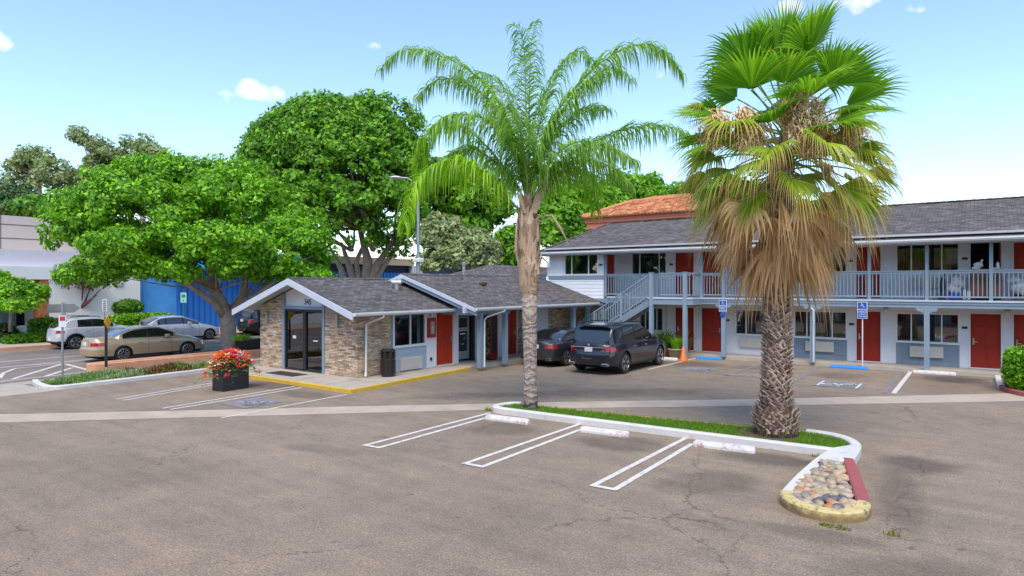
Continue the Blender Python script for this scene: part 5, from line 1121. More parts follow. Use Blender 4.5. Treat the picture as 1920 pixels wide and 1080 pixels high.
for i in range(2600):
    x, y, z = spill(); a = rf_.uniform(0, 6.28); s = rf_.uniform(.025, .05)
    t = Vector((cos(a), sin(a), rf_.uniform(-.6, .6))).normalized()*s; k = Vector((rf_.uniform(-1,1), rf_.uniform(-1,1), rf_.uniform(-.3,.6))).normalized()*s*.6; p = Vector((x, y, z-.05)); lmb.add([p-t, p-k, p+t, p+k], [(0,1,2,3)])
clus = [(spill(), rf_.choices(range(4), [5, 3, 4, 1.4])[0] ) for _ in range(190)]
for (cx_, cy_, cz_), ci in clus:
    if cx_ < -Lp*.25 and ci == 1: ci = 2
    for i in range(rf_.randint(9, 20)):
        p = Vector((cx_+rf_.gauss(0, .05), cy_+rf_.gauss(0, .05), cz_+rf_.gauss(.02, .03))); n_ = Vector((rf_.gauss(0, .6), rf_.gauss(-.3, .6), 1)).normalized(); u_ = n_.orthogonal().normalized(); v_ = n_.cross(u_); R_ = rf_.uniform(.022, .036)
        vs = []
        for k in range(10): rr_ = R_ if k % 2 == 0 else R_*.5; vs.append(p+u_*rr_*cos(k*pi/5)+v_*rr_*sin(k*pi/5))
        fmb[ci].add(vs, [tuple(range(10))])
lmb.build('leaves', leafm('flower_leaf', (.05,.12,.015), (.16,.26,.03)), fl, world=False)
for mbq, (nm, a, b) in zip(fmb, fm): mbq.build('%s_blossoms' % nm, flowermat(nm+'_petal', a, b), fl, world=False)
# long low dark planter by the tree
p = gp(441, 661, .2); p_b = gp(486, 656, .2); e = empty('planter_box', (p.x, p.y, .2), 'long low black planter box beside the street tree trunk', 'planter')
mb = MB(); dx = (p_b-p); 
poly = [(p.x, p.y), (p_b.x+dx.x*.5, p_b.y+dx.y*.5), (p_b.x+dx.x*.5-.5, p_b.y+dx.y*.5+.3), (p.x-.5, p.y+.3)]; mb.prism(poly, .18, .72); mb.build('box', M['black'], e)
mb = MB(); rg = random.Random(4)
for i in range(500):
    q = p+dx*rg.uniform(.0, .5)+Vector((rg.uniform(-.4, 0), rg.uniform(0, .3), .5)); a = rg.uniform(0, 6.28); hh = rg.uniform(.1, .32); mb.add([(q.x-.02*cos(a), q.y-.02*sin(a), q.z), (q.x+.02*cos(a), q.y+.02*sin(a), q.z), (q.x+rg.uniform(-.2,.2), q.y+rg.uniform(-.2,.2), q.z+hh)], [(0,1,2)])
mb.build('foliage', leafm('lime_leaf', (.14,.32,.02), (.28,.50,.04)), e)
# potted plants and cone by the SUV
def spiky(name, label, c, R, H, n, m, seed, lean=.8, wd=.02):
    mb = MB(); rg = random.Random(seed)
    for i in range(n):
        a = rg.uniform(0, 6.28); l = rg.uniform(.15, lean); h = H*rg.uniform(.55, 1.0); w0 = wd*rg.uniform(.7, 1.3); d = Vector((cos(a), sin(a), 0)); s = Vector((-sin(a), cos(a), 0))*w0; b = Vector(c)+d*rg.uniform(0, R*.35)
        p1_ = b+d*l*h*.35+Vector((0,0,h*.6)); p2_ = b+d*l*h*.9+Vector((0,0,h*(1-.25*l))); mb.add([b-s*.6, b+s*.6, p1_+s, p1_-s, p2_], [(0,1,2,3), (3,2,4)])
    o = mb.build(name, m); return tag(o, label, 'plant')
def pot(name, label, c, r, h, m, sq=False):
    e = empty(name, c, label, 'plant pot'); mb = MB(); n = 4 if sq else 24
    k = [(r*.78, 0), (r*.98, h*.9), (r*1.06, h*.9), (r*1.06, h), (r*.93, h), (r*.9, h*.88)]
    for q_ in range(len(k)-1): pass
    mb.lathe(k, c=c, n=n); mb.build('pot', m, e, smooth=not sq, fix=True); mb = MB(); mb.lathe([(r*.88, h*.86), (r*.88, h*.90)], c=c, n=n); mb.build('soil', M['soil'], e); 
    if sq: e.rotation_euler = (0, 0, 0)
    return e
ca = gp(1268, 671.5, 0); cb_ = gp(1250, 670.5, 0)
pot('plant_pot', 'large pale stone pot holding a bright green grassy plant', (ca.x, ca.y, 0), .36, .42, mat('stone_pot', (.42,.38,.28), .85, var=.15, vscale=8, bump=.3), False)
pot('plant_pot', 'terracotta pot behind the front wheel of the graphite SUV', (cb_.x-.12, cb_.y+.1, 0), .24, .36, mat('terracotta', (.38,.13,.07), .8, var=.1))
spiky('potted_grass', 'bright lime green grassy plant in the pale stone pot', (ca.x, ca.y, .36), .5, .72, 260, leafm('lime_grass', (.20,.42,.02), (.36,.60,.05)), 5, .8, .018)
spiky('potted_shrub', 'dark leafy plant in the terracotta pot', (cb_.x-.12, cb_.y+.1, .30), .6, 1.05, 200, leafm('dark_strap', (.03,.09,.02), (.10,.18,.05)), 6, 1.0, .04)
spiky('potted_shrub', 'wispy reddish green plant against the balcony post', (ca.x+.12, ca.y+.7, .12), .4, 1.45, 40, leafm('wisp', (.10,.10,.04), (.22,.15,.06)), 8, .9, .03)
cc_ = gp(1281, 677); e = empty('traffic_cone', (cc_.x, cc_.y, 0), 'orange traffic cone leaning by the blue wheel stop', 'traffic cone')
mb = MB(); mb.lathe([(.16, .02), (.14, .05), (.03, .62), (.02, .63)], c=(cc_.x, cc_.y, 0), n=20); mb.build('cone', mat('cone_orange', (.80,.16,.02), .5, var=.1), e, smooth=True)
mb = MB(); mb.bbox(cc_.x-.2, cc_.x+.2, cc_.y-.2, cc_.y+.2, 0, .03, .008); mb.build('base', mat('cone_base', (.6,.12,.02), .6), e)
mb = MB(); mb.tube([(cc_.x+.1, cc_.y, .03), (cc_.x+.5, cc_.y+.5, .02), (-10.05, 27.6, .03)], .012, 6); tag(mb.build('orange_cord', mat('cord', (.55,.22,.08), .6)), 'orange cord on the ground between the cone and the blue wheel stop', 'cord')

# ---------------------------------------------------------------- buildings across the street
XA = -45.0
wb = empty('white_building', (XA, 8, 0), 'white and beige commercial building across the street with an orange pillar', 'building')
yp0, yp1, yE = onX(75, XA), onX(92, XA), onX(263, XA)
mb = MB(); mb.box(-60, XA, yp1+.002, yE, 0, 4.298); mb.build('wall', M['bldw'], wb)
mb = MB(); mb.box(-60, XA+.04, -30, yp1+.3, 3.55, 4.30); mb.box(XA-.3, XA+.05, yp1-.02, yp1+.02, 3.4, 3.5); mb.build('fascia', M['bldw'], wb)
mb = MB(); mb.box(-60, XA-.5, -30, yE, 4.30, 5.28); mb.build('band', M['lav'], wb)
mb = MB(); mb.box(-62, XA-3.5, -30, 26, 5.28, 7.5); bw = mb.build('upper_wall', M['bldb'], wb)
mb = MB()
for y in np.arange(-28, 26, 2.6): mb.box(XA-3.5, XA-3.485, y-.02, y+.02, 5.3, 7.5)
for z in (6.1, 6.95): mb.box(XA-3.5, XA-3.484, -30, 26, z-.02, z+.02)
mb.build('panel_joint', M['soil'], bw)
mb = MB(); mb.box(XA-1, XA, yp0, yp1, .3, 3.55); mb.build('pillar', M['orange'], wb)
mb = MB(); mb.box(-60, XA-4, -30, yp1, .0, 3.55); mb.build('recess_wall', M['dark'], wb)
mb = MB(); mb.box(XA-3.98, XA-3.9, -30, yp0, 0.6, 1.9); mb.build('storefront', mat('storefront_glass', (.25,.35,.38), .15, var=.5, vscale=.8), wb)
for y in (8, 10.5, 13):
    pass
mb = MB(); mb.box(XA-.1, XA+.25, -30, yE-3, .1, .85); mb.build('low_wall', M['bldw'], wb)
mb = MB(); mb.box(XA, XA+.1, yE-1.6, yE-1.1, 3.2, 3.8); mb.build('vent_box', M['lav'], wb)
tr_ = empty('tiled_roof_house', (-66, 20, 0), 'distant house with an orange tiled roof above the beige building', 'house')
cpk = cp(88, 425, 75)
mb = MB(); mb.add([(cpk.x-8, cpk.y-8, 8.6), (cpk.x+8, cpk.y-8, 8.6), (cpk.x+8, cpk.y+8, 8.6), (cpk.x-8, cpk.y+8, 8.6), (cpk.x, cpk.y, 10.6)], [(0,1,4), (1,2,4), (2,3,4), (3,0,4)]); mb.build('roof', mat('orange_roof', (.52,.20,.10), .85, var=.15, vscale=3), tr_)
mb = MB(); mb.box(cpk.x-7.5, cpk.x+7.5, cpk.y-7.5, cpk.y+7.5, 0, 8.6); mb.build('wall', M['bldw'], tr_)
bb = empty('blue_building', (XA, 30, 0), 'long bright blue building with ribbed cladding behind the street tree', 'building')
yc = onX(330, XA-.5)
mb = MB(); mb.box(-60, XA-.45, yE+.01, yc, 0, 5.0); mb.build('plain_wall', M['bluel'], bb)
mb = MB(); y = yc; 
while y < 70: mb.box(-60, XA-.42, y, y+.28, 0, 4.4); mb.box(-60, XA-.50, y+.28, y+.42, 0, 4.4); y += .42
mb.build('ribbed_cladding', M['bluew'], bb)
mb = MB(); mb.add([(XA-.9, yc-1, 5.6), (XA-.9, 34, 5.6), (XA+.4, 34, 4.4), (XA+.4, yc-1, 4.4)], [(0,1,2,3)]); mb.box(XA+.3, XA+.4, yc-1, 34, 4.3, 4.42); mb.build('awning', M['bluea'], bb)
mb = MB(); mb.box(-60, XA-.6, 34, 70, 4.4, 5.1); mb.build('dark_band', mat('navy', (.006,.025,.07), .6), bb)
mb = MB(); mb.box(-60, XA-.1, 33, onX(778, XA), 5.1, 5.75); mb.build('parapet', M['tan'], bb)
yy = onX(780, XA-.2); mb = MB(); mb.box(XA-.6, XA+.1, yy-.6, yy+.6, 0, 5.1); mb.build('pier', M['fascia'], bb)
mb = MB(); mb.box(XA-.4, XA+.3, onX(703, XA), onX(725, XA), 3.1, 3.85); tag(mb.build('yellow_sign', mat('amber', (.62,.26,.01), .5)), 'small amber sign on the blue building beyond the lobby ridge', 'sign')
mb = MB()
for k in range(5): mb.box(XA+.2+k*.5, XA+.7+k*.5, 27.5-k*.0, 33, 0, 1.5-k*.28)
tag(mb.build('concrete_steps', M['conc']), 'beige concrete steps in front of the blue building', 'steps')
# tiled roof building behind the motel
th_ = empty('tiled_house', (-15, 44, 0), 'coral building with terracotta tiled hip roof rising behind the motel', 'house')
Yt, zt0 = 40.3, 7.95; Xa, Xb = onY(1097, Yt), onY(1345, Yt)
mb = MB(); mb.box(Xa+.3, Xb-.3, Yt+.3, 52, 0, zt0-.02); mb.box(Xa+.1, Xb-.1, Yt+.1, 52, zt0-.75, zt0-.35); mb.box(Xa, Xb, Yt, 52.2, zt0-.35, zt0-.0); mb.build('wall', M['coral'], th_)
def tile_roof(par, Xa, Xb, Ya, Yr, za_, zr_, inset, m):
    mb = MB(); pit = .26; nrow = 13
    def col(o, ax, e0, e1, w_):            # columns of barrel tiles running up a slope
        pass
    nx = int((Xb-Xa)/pit)
    for i in range(nx):
        x = Xa+(i+.5)*pit; f0 = 1.0
        d = min(x-Xa, Xb-x); fmax = min(1, d/inset)
        rows = max(1, int(nrow*fmax)); 
        for r in range(rows):
            f = r/nrow; g = (r+1.12)/nrow; ya = Ya+(Yr-Ya)*f; yb = Ya+(Yr-Ya)*g; z1 = za_+(zr_-za_)*f+.07; z2 = za_+(zr_-za_)*g+.015
            vs = []
            for (y, z, R_) in ((ya, z1, .125), (yb, z2, .10)):
                for k in range(6): a = pi*k/5; vs.append((x-cos(a)*R_, y, z+sin(a)*R_*.8))
            mb.add(vs, [(k, k+1, k+7, k+6) for k in range(5)]+[(0,1,2,3,4,5)])
    ny = int((Yr-Ya)*2/pit)
    for i in range(ny):
        y = Ya+(i+.5)*pit; d = min(y-Ya, 2*Yr-Ya-y); fmax = d/(Yr-Ya); rows = max(1, int(nrow*fmax))
        for r in range(rows):
            f = r/nrow; g = (r+1.12)/nrow; xa = Xa+inset*f; xb = Xa+inset*g; z1 = za_+(zr_-za_)*f+.07; z2 = za_+(zr_-za_)*g+.015; vs = []
            for (x, z, R_) in ((xa, z1, .125), (xb, z2, .10)):
                for k in range(6): a = pi*k/5; vs.append((x, y-cos(a)*R_, z+sin(a)*R_*.8))
            mb.add(vs, [(k, k+1, k+7, k+6) for k in range(5)]+[(0,1,2,3,4,5)])
    Yk = 2*Yr-Ya
    mb.add([(Xa, Ya, za_), (Xb, Ya, za_), (Xb-inset, Yr, zr_), (Xa+inset, Yr, zr_), (Xa, Yk, za_), (Xb, Yk, za_)], [(0,1,2,3), (3,2,5,4), (0,3,4), (1,5,2)])
    o = mb.build('roof', m, par)
    mb = MB(); mb.tube([(Xa, Ya, za_+.12), (Xa+inset, Yr, zr_+.12), (Xb-inset, Yr, zr_+.12), (Xb, Ya, za_+.12)], .13, 8); mb.build('ridge_cap', m, o)
m_, t_, b_ = newm('terracotta_tile', .85); g_ = N(t_, 'ShaderNodeNewGeometry')
t_.links.new(mixc(t_, .6, ramp(t_, g_.outputs['Random Per Island'], [(0, (.34,.11,.05)), (.4, (.50,.18,.08)), (.75, (.62,.27,.12)), (1, (.66,.38,.20))]).outputs[0], ramp(t_, noise(t_, g_.outputs['Position'], 1.2, 4).outputs['Fac'], [(.3, (.75,.75,.75)), (.7, (1.15,1.15,1.15))]).outputs[0], 'MULTIPLY'), b_.inputs['Base Color'])
tile_roof(th_, Xa-.15, Xb+.15, Yt-.25, 43.6, zt0, 9.25, 2.2, m_)
tile_roof(th_, Xa+1.6, Xb-2.4, 43.4, 45.6, 9.0, 9.65, 1.2, m_)

# unseen wing behind the viewpoint, added so windows and cars reflect something dark
ow = empty('added_reflection_wing', (0, -8, 0), 'unseen two storey motel wing added for windows and cars to reflect', 'motel')
TO = lambda u, v, z: (u, -4.5+v, z)
mb = MB(); mb.box(-24, 24, -13, -4.5, 0, 5.2); mb.build('wall', M['soffit'], ow)
mb = MB(); mb.add([(-25, -3.2, 4.9), (25, -3.2, 4.9), (25, -9, 7.2), (-25, -9, 7.2), (-25, -14, 4.9), (25, -14, 4.9)], [(0,1,2,3), (3,2,5,4), (0,3,4), (1,5,2)]); mb.build('roof', M['shX'], ow)
for x in range(-22, 22, 4):
    mb = MB(); mb.box(x, x+.9, -4.5, -4.45, .1, 2.1); mb.box(x, x+.9, -4.5, -4.45, 2.7, 4.7) ; mb.build('doors', M['door'], ow)
    for z in (1.0, 3.6): mb = MB(); mb.box(x+1.4, x+3.2, -4.5, -4.45, z, z+1.1); mb.build('window', Mg['glass'], ow)
mb = MB(); mb.box(-24, 24, -4.5, -3.1, 2.45, 2.62); mb.build('walkway', M['trim'], ow)
# ---------------------------------------------------------------- foliage
def leaves_np(name, mat_, parent, P, Nn, size, asp=.55, seed=0):
    """P centres, Nn outward normals, size array: one folded leaf (two tris) per point"""
    rs = np.random.RandomState(seed); n = len(P); a = rs.normal(size=(n, 3)); nn = Nn+rs.normal(scale=.55, size=(n, 3)); nn /= np.linalg.norm(nn, axis=1)[:, None]+1e-9
    t = np.cross(nn, a); t /= np.linalg.norm(t, axis=1)[:, None]+1e-9; b = np.cross(nn, t); s = size[:, None]
    V = np.stack([P-t*s, P-b*s*asp-nn*s*.12, P+t*s, P+b*s*asp-nn*s*.12], 1).reshape(-1, 3)
    off = np.array(parent.location) if parent is not None else np.zeros(3)
    V = V-off
    me = bpy.data.meshes.new(name); me.vertices.add(4*n); me.vertices.foreach_set('co', V.ravel()); me.loops.add(4*n); me.loops.foreach_set('vertex_index', np.arange(4*n)); me.polygons.add(n); me.polygons.foreach_set('loop_start', np.arange(n)*4); me.polygons.foreach_set('loop_total', np.full(n, 4)); me.update(calc_edges=True)
    me.materials.append(mat_); o = bpy.data.objects.new(name, me); COL.objects.link(o)
    if parent is not None: o.parent = parent
    return o
def crown_pts(blobs, n, clump=.45, nclump=600, seed=0, shell=.5, flat=.8, up=.25):
    """blobs: (centre, radii). Leaves gather in clumps near the blob surfaces."""
    rs = np.random.RandomState(seed); vol = np.array([r[0]*r[1]*r[2] for c, r in blobs])**.75; pr_ = vol/vol.sum()
    bi = rs.choice(len(blobs), nclump, p=pr_); C = np.array([blobs[i][0] for i in bi]); R = np.array([blobs[i][1] for i in bi])
    d = rs.normal(size=(nclump, 3)); d /= np.linalg.norm(d, axis=1)[:, None]; d[:, 2] = np.where(d[:, 2] < -.35, -d[:, 2]*.6, d[:, 2]); d /= np.linalg.norm(d, axis=1)[:, None]
    rad = shell+(1-shell)*rs.rand(nclump)**.6; rad = np.where(rs.rand(nclump) < .04, rad*1.07, rad); cc = C+d*R*rad[:, None]; cs = clump*(.55+.9*rs.rand(nclump))
    k = rs.choice(nclump, n, p=(cs**2)/(cs**2).sum()); e = rs.normal(size=(n, 3)); e /= np.linalg.norm(e, axis=1)[:, None]; q = (.35+.65*rs.rand(n)**.5)*cs[k]; e2 = e*np.array([1, 1, flat])
    P = cc[k]+e2*q[:, None]; Nn = e*.8+d[k]*.5+np.array([0, 0, up]); return P, Nn
def limb(mb, p, q, r0, r1, rg, bend=.12, n=6, seg=8):
    p = Vector(p); q = Vector(q); L_ = (q-p).length; o = Vector((rg.uniform(-1,1), rg.uniform(-1,1), rg.uniform(-.3,.6)))*L_*bend; pts_ = []; rad = []
    for i in range(n+1): t = i/n; pts_.append(p+(q-p)*t+o*sin(pi*t)+Vector((rg.uniform(-1,1), rg.uniform(-1,1), 0))*L_*.012); rad.append(r0+(r1-r0)*t)
    mb.tube(pts_, rad, seg); return pts_
def tree(name, label, base, blobs, nleaf, size, lm, bark, seed, trunk=None, clump=.45, nclump=600, forks=(), shell=.5, group=None, cat='tree', twig=40, r0=.3, up=.25):
    e = empty(name, base, label, cat, group); rg = random.Random(seed); P, Nn = crown_pts(blobs, nleaf, clump, nclump, seed, shell, up=up)
    rs = np.random.RandomState(seed+1); leaves_np('crown', lm, e, P, Nn, size*(.45+1.1*rs.rand(len(P))**1.3), seed=seed)
    mb = MB()
    for (pts_, rad) in (trunk or []): mb.tube([tuple(p) for p in pts_], rad, 14)
    f0 = [f for f in forks] or [Vector(base)+Vector((0, 0, (blobs[0][0][2]-base[2])*.6))]
    if not trunk: limb(mb, base, f0[0], r0, r0*.6, rg, .05)
    for i in range(twig):
        c, R = blobs[rg.randrange(len(blobs))]; tgt = Vector(c)+Vector((rg.uniform(-.8,.8)*R[0], rg.uniform(-.8,.8)*R[1], rg.uniform(-.5,.6)*R[2])); st_ = min(f0, key=lambda f: (Vector(f)-tgt).length+rg.uniform(0, 1)); limb(mb, st_, tgt, r0*.22, .015, rg, .1, 5, 6)
    mb.build('trunk', bark, e, smooth=True); return e
Lbright = leafm('bright_leaf', (.040,.15,.006), (.27,.55,.018), .34); Lficus = leafm('ficus_leaf', (.030,.11,.006), (.20,.43,.018), .32); Leuc = leafm('eucalyptus_leaf', (.14,.19,.08), (.32,.39,.17), .35)
Lolive = leafm('grey_green_leaf', (.12,.17,.06), (.38,.44,.20), .3); Lhedge = leafm('hedge_leaf', (.03,.11,.006), (.12,.30,.015), .3); Llime = leafm('lime_crown', (.07,.20,.01), (.20,.44,.02), .4); Ldark = leafm('dark_leaf', (.035,.075,.02), (.08,.14,.04), .2); Lsap = leafm('sapling_leaf', (.06,.09,.02), (.16,.14,.06), .3)
def B(px, py, d, rx, ry_px, dd=None):     # blob centred on a direction at depth d, radii in pixels of the photograph
    c = cp(px, py, d); s = d/F; return (tuple(c), (rx*s, (dd or rx)*s, ry_px*s))
# street tree
bt_ = gp(428, 664, .18); D1 = 30.3; bt_ = cp(430, 667, D1); bt_.z = .1
fk = [cp(432, 575, D1), cp(405, 545, D1-.8), cp(455, 560, D1+.5)]
trk = [([cp(430, 672, D1), cp(429, 640, D1), cp(427, 600, D1), cp(424, 582, D1)], [.42, .35, .36, .34]), ([cp(426, 590, D1), cp(412, 560, D1-.3), cp(392, 535, D1-.8), cp(365, 516, D1-1.5), cp(320, 505, D1-2.2)], [.30, .24, .2, .14, .08]),
       ([cp(424, 598, D1), cp(405, 572, D1-.6), cp(385, 556, D1-1.2), cp(355, 535, D1-2.0), cp(318, 515, D1-2.8)], [.22, .16, .13, .1, .06]), ([cp(430, 595, D1), cp(445, 572, D1+.2), cp(458, 545, D1+.6), cp(460, 510, D1+.8), cp(455, 460, D1+1)], [.28, .2, .17, .14, .08]),
       ([cp(412, 560, D1-.3), cp(400, 520, D1), cp(375, 470, D1), cp(350, 400, D1)], [.2, .14, .1, .05]), ([cp(440, 585, D1), cp(470, 560, D1-.6), cp(500, 540, D1-1), cp(530, 515, D1-1.2)], [.16, .1, .08, .04])]
bl = [B(290, 400, D1, 150, 92), B(170, 440, D1-1, 80, 65), B(420, 395, D1+1, 130, 80), B(520, 450, D1+1, 90, 62), B(300, 470, D1-3, 130, 45), B(420, 470, D1-2.5, 110, 50), B(230, 500, D1-2, 90, 38), B(570, 470, D1, 50, 50), B(350, 350, D1+1.5, 130, 50), B(180, 520, D1-1.5, 60, 25), B(490, 500, D1-2, 80, 35), B(330, 510, D1-2.5, 60, 18), B(440, 330, D1+2, 60, 30), B(565, 520, D1, 55, 28), B(500, 515, D1, 70, 30), B(580, 500, D1+1, 50, 48), B(290, 515, D1-2, 90, 20), B(455, 505, D1-3, 60, 22), B(140, 400, D1, 50, 45)]
tree('street_tree', 'wide spreading bright green street tree with forked grey trunk left of the lobby', tuple(bt_), bl, 105000, .098, Lbright, M['bark'], 3, trk, .46, 800, fk, .50, twig=14, r0=.20)
# big ficus
D2 = 47; f2 = cp(685, 560, D2); f2.z = 0
fk2 = [cp(660, 470, D2), cp(700, 470, D2-1), cp(740, 460, D2), cp(680, 430, D2)]
trk2 = []
for (a, b, c_, r) in [((668, 545), (655, 500), (640, 455), .5), ((684, 545), (690, 490), (672, 420), .7), ((690, 545), (705, 500), (745, 440), .6), ((676, 545), (668, 490), (690, 440), .4), ((648, 545), (640, 505), (618, 462), .45), ((694, 540), (735, 475), (770, 430), .35)]:
    r *= .62; trk2.append(([Vector((f2.x, f2.y, 0)), cp(*a, D2), cp(*b, D2-.5), cp(*c_, D2)], [r*1.1, r, r*.75, r*.3]))
bl = [B(632, 350, D2, 172, 162), B(632, 350, D2, 172, 162), B(632, 350, D2, 172, 162), B(632, 350, D2, 172, 162), B(560, 300, D2, 95, 95), B(700, 260, D2, 100, 78), B(640, 258, D2, 125, 66), B(530, 370, D2-1, 60, 75), B(740, 340, D2, 70, 90), B(600, 400, D2-4, 110, 60), B(690, 400, D2-4, 110, 60), B(760, 440, D2-1, 70, 50), B(640, 440, D2-3, 70, 45), B(770, 470, D2+1, 60, 40)]
tree('ficus_tree', 'huge rounded dark green ficus towering behind the lobby roof', (f2.x, f2.y, 0), bl, 110000, .155, Lficus, M['barkf'], 5, trk2, .56, 2000, fk2, .84, twig=60, r0=.5, up=.1)
D3 = 52; f3 = cp(880, 560, D3)
tree('ficus_tree', 'second rounded ficus half hidden behind the feather palm', (f3.x, f3.y, 0), [B(880, 385, D3, 68, 62), B(850, 350, D3, 60, 50), B(910, 400, D3, 42, 45), B(860, 430, D3, 60, 35)], 22000, .22, Lficus, M['barkf'], 6, None, .8, 300, (), .7, twig=20)
D = 40; f = cp(850, 540, D)
tree('grey_green_shrub_tree', 'grey green bushy tree behind the lobby ridge under the ficus', (f.x, f.y, 0), [B(830, 450, D, 42, 48), B(885, 470, D, 48, 42), B(850, 490, D, 60, 35), B(905, 500, D, 34, 30), B(820, 430, D, 26, 26)], 22000, .13, Lolive, M['bark'], 7, None, .35, 380, (), .65, twig=24, r0=.2)
for i, (px, py, d, rx, ry, n, lb) in enumerate([(1095, 400, 62, 62, 62, 14000, 'bright green tree left of the orange tiled roof'), (1180, 372, 66, 70, 44, 14000, 'lime green tree crown just above the orange tiled roof'), (1045, 420, 58, 40, 60, 9000, 'bright tree crown directly right of the slender palm trunk'), (1330, 380, 70, 120, 34, 14000, 'green tree crown behind the fan palm and tiled roof'), (960, 470, 60, 32, 40, 7000, 'small green tree left of the slender palm trunk')]):
    f = cp(px, 535, d); tree('background_tree', lb, (f.x, f.y, 0), [B(px, py, d, rx, ry), B(px+rx*.4, py+ry*.3, d, rx*.6, ry*.7), B(px-rx*.4, py+ry*.4, d-1, rx*.6, ry*.7)], n, .26, Llime if i != 4 else Lficus, M['bark'], 20+i, None, .9, 200, (), .6, group='trees behind the motel', twig=14)
# eucalyptus and dark trees far left
for i, (px, d, bl_, lb, n) in enumerate([(75, 92, [(75, 315, 45, 40), (40, 310, 30, 18), (95, 345, 36, 40), (25, 345, 25, 20)], 'airy eucalyptus leftmost in the distance', 9000), (175, 96, [(175, 285, 32, 36), (160, 262, 24, 18), (200, 300, 40, 26), (180, 340, 42, 40), (145, 345, 30, 36)], 'tallest airy eucalyptus rising behind the street tree', 12000),
        (265, 98, [(262, 280, 32, 24), (290, 295, 28, 20), (240, 300, 26, 22), (265, 320, 50, 26), (320, 310, 22, 14)], 'round topped eucalyptus right of the tallest one', 9000)]):
    f = cp(px, 535, d); tree('eucalyptus_tree', lb, (f.x, f.y, 0), [B(a, b, d, c, e_) for a, b, c, e_ in bl_], int(n*.5), .27, Leuc, M['bark'], 40+i, [([Vector((f.x, f.y, 0)), cp(px+4, 430, d), cp(px-3, 340, d), cp(px, 290, d)], [.6, .45, .3, .1])], 1.05, 75, [cp(px, 380, d), cp(px, 330, d)], .25, group='distant eucalyptus trees', twig=36, r0=.5)
for i, (px, py, d, rx, ry, lb, m_2) in enumerate([(20, 385, 85, 42, 36, 'dark green tree mass at the left edge', Ldark), (60, 405, 80, 45, 28, 'mid green round tree above the beige wall', Lhedge), (5, 410, 78, 30, 28, 'dark bushy tree cut by the left edge', Ldark)]):
    f = cp(px, 535, d); tree('background_tree', lb, (f.x, f.y, 0), [B(px, py, d, rx, ry), B(px+rx*.5, py+8, d, rx*.6, ry*.7)], 7000, .34, m_2, M['bark'], 50+i, None, 1.1, 90, (), .6, group='trees beyond the beige building', twig=8)
# small street greenery across the road
f = cp(18, 600, 35); tree('small_tree', 'small bright green tree at the left edge in front of the storefront', (f.x, f.y, .14), [B(30, 552, 35, 46, 28), B(-10, 545, 35, 50, 30), B(55, 568, 34.5, 24, 20), B(20, 575, 34, 40, 16)], 12000, .10, Lbright, M['bark'], 60, [([cp(20, 622, 35), cp(20, 600, 35), cp(20, 570, 35)], [.1, .09, .06])], .3, 160, [cp(20, 575, 35)], .5, twig=14, r0=.12)
f = cp(150, 606, 40); f.z = .14
sp_ = [([cp(150, 606, 40), cp(150, 585, 40), cp(149, 578, 40)], [.14, .12, .12])]+[([cp(149, 580, 40), cp(149+a*.45, 566, 40), cp(149+a, 566-b, 40)], [.09, .06, .025]) for a, b in [(-28, 20), (-38, 8), (-16, 34), (8, 38), (22, 30), (32, 12), (-48, 2), (40, 24)]]
tree('sparse_sapling', 'sparse reddish small tree in front of the white wall', tuple(f), [B(150, 532, 40, 45, 24), B(118, 548, 40, 26, 16), B(178, 540, 40, 24, 18), B(160, 520, 40, 30, 12)], 1500, .085, Lsap, mat('red_bark', (.16,.07,.06), .9, var=.2), 61, sp_, .3, 90, [cp(149, 562, 40), cp(125, 545, 40), cp(172, 542, 40)], .3, twig=16, r0=.06)
def hedge(name, label, boxc, half, n, size, lm, seed, ang=0, round_=4):
    rs = np.random.RandomState(seed); d = rs.normal(size=(n, 3)); d /= (np.abs(d)**round_).sum(1)[:, None]**(1/round_); r = (.80+.22*rs.rand(n))[:, None]; P = d*r*np.array(half); P += .04*rs.normal(size=P.shape); ca_, sa_ = cos(ang), sin(ang)
    Nn = d.copy(); x = P[:, 0]*ca_-P[:, 1]*sa_; y = P[:, 0]*sa_+P[:, 1]*ca_; P = np.stack([x, y, P[:, 2]], 1)+np.array(boxc); P = P[P[:, 2] > 0]; Nn = Nn[:len(P)]
    e = empty(name, (boxc[0], boxc[1], 0), label, 'hedge'); leaves_np('foliage', lm, e, P, Nn, size*(.6+.8*rs.rand(len(P))), seed=seed)
    bm_ = MB(); lump(bm_, boxc, (half[0]*.8, half[1]*.8, half[2]*.8), seed, .03); bm_.build('branches', M['soil'], e); return e
y0_, y1_ = onX(205, -42.2), onX(322, -42.2)
hedge('clipped_hedge', 'long clipped bright green hedge behind the silver cars', (-42.2, (y0_+y1_)/2, .65), (.9, (y1_-y0_)/2, .75), 16000, .09, Lbright, 70, 0, 6)
hedge('clipped_hedge', 'short clipped hedge left of the silver grey SUV', (-42.0, onX(98, -42), .6), (.8, 1.0, .75), 5000, .09, Lhedge, 71, 0, 5)
hedge('low_hedge', 'low dark ground hedge running beside the path at left', (-41.3, onX(72, -41.3), .3), (.6, 1.5, .28), 4000, .08, Lhedge, 72, 0, 5)
hedge('round_bush', 'round clipped bush against the white wall beside the blue wall', tuple(cp(238, 576, 42.2)), (.95, .95, .5), 6000, .09, Lhedge, 73, 0, 2)
hedge('low_hedge', 'low bright hedge strip at the foot of the blue wall', tuple(cp(265, 590, 44)), (.5, 1.4, .3), 3500, .08, Lbright, 74, 0, 4)
hedge('round_bush', 'dark spiky bush at the left edge of the picture', tuple(cp(5, 627, 36)), (.8, .7, .55), 4000, .09, Ldark, 75, 0, 2)
hedge('low_hedge', 'low dark hedge patch below the spiky bush at the left edge', tuple(cp(10, 645, 35)), (.8, .7, .18), 3000, .07, Ldark, 76, 0, 3)
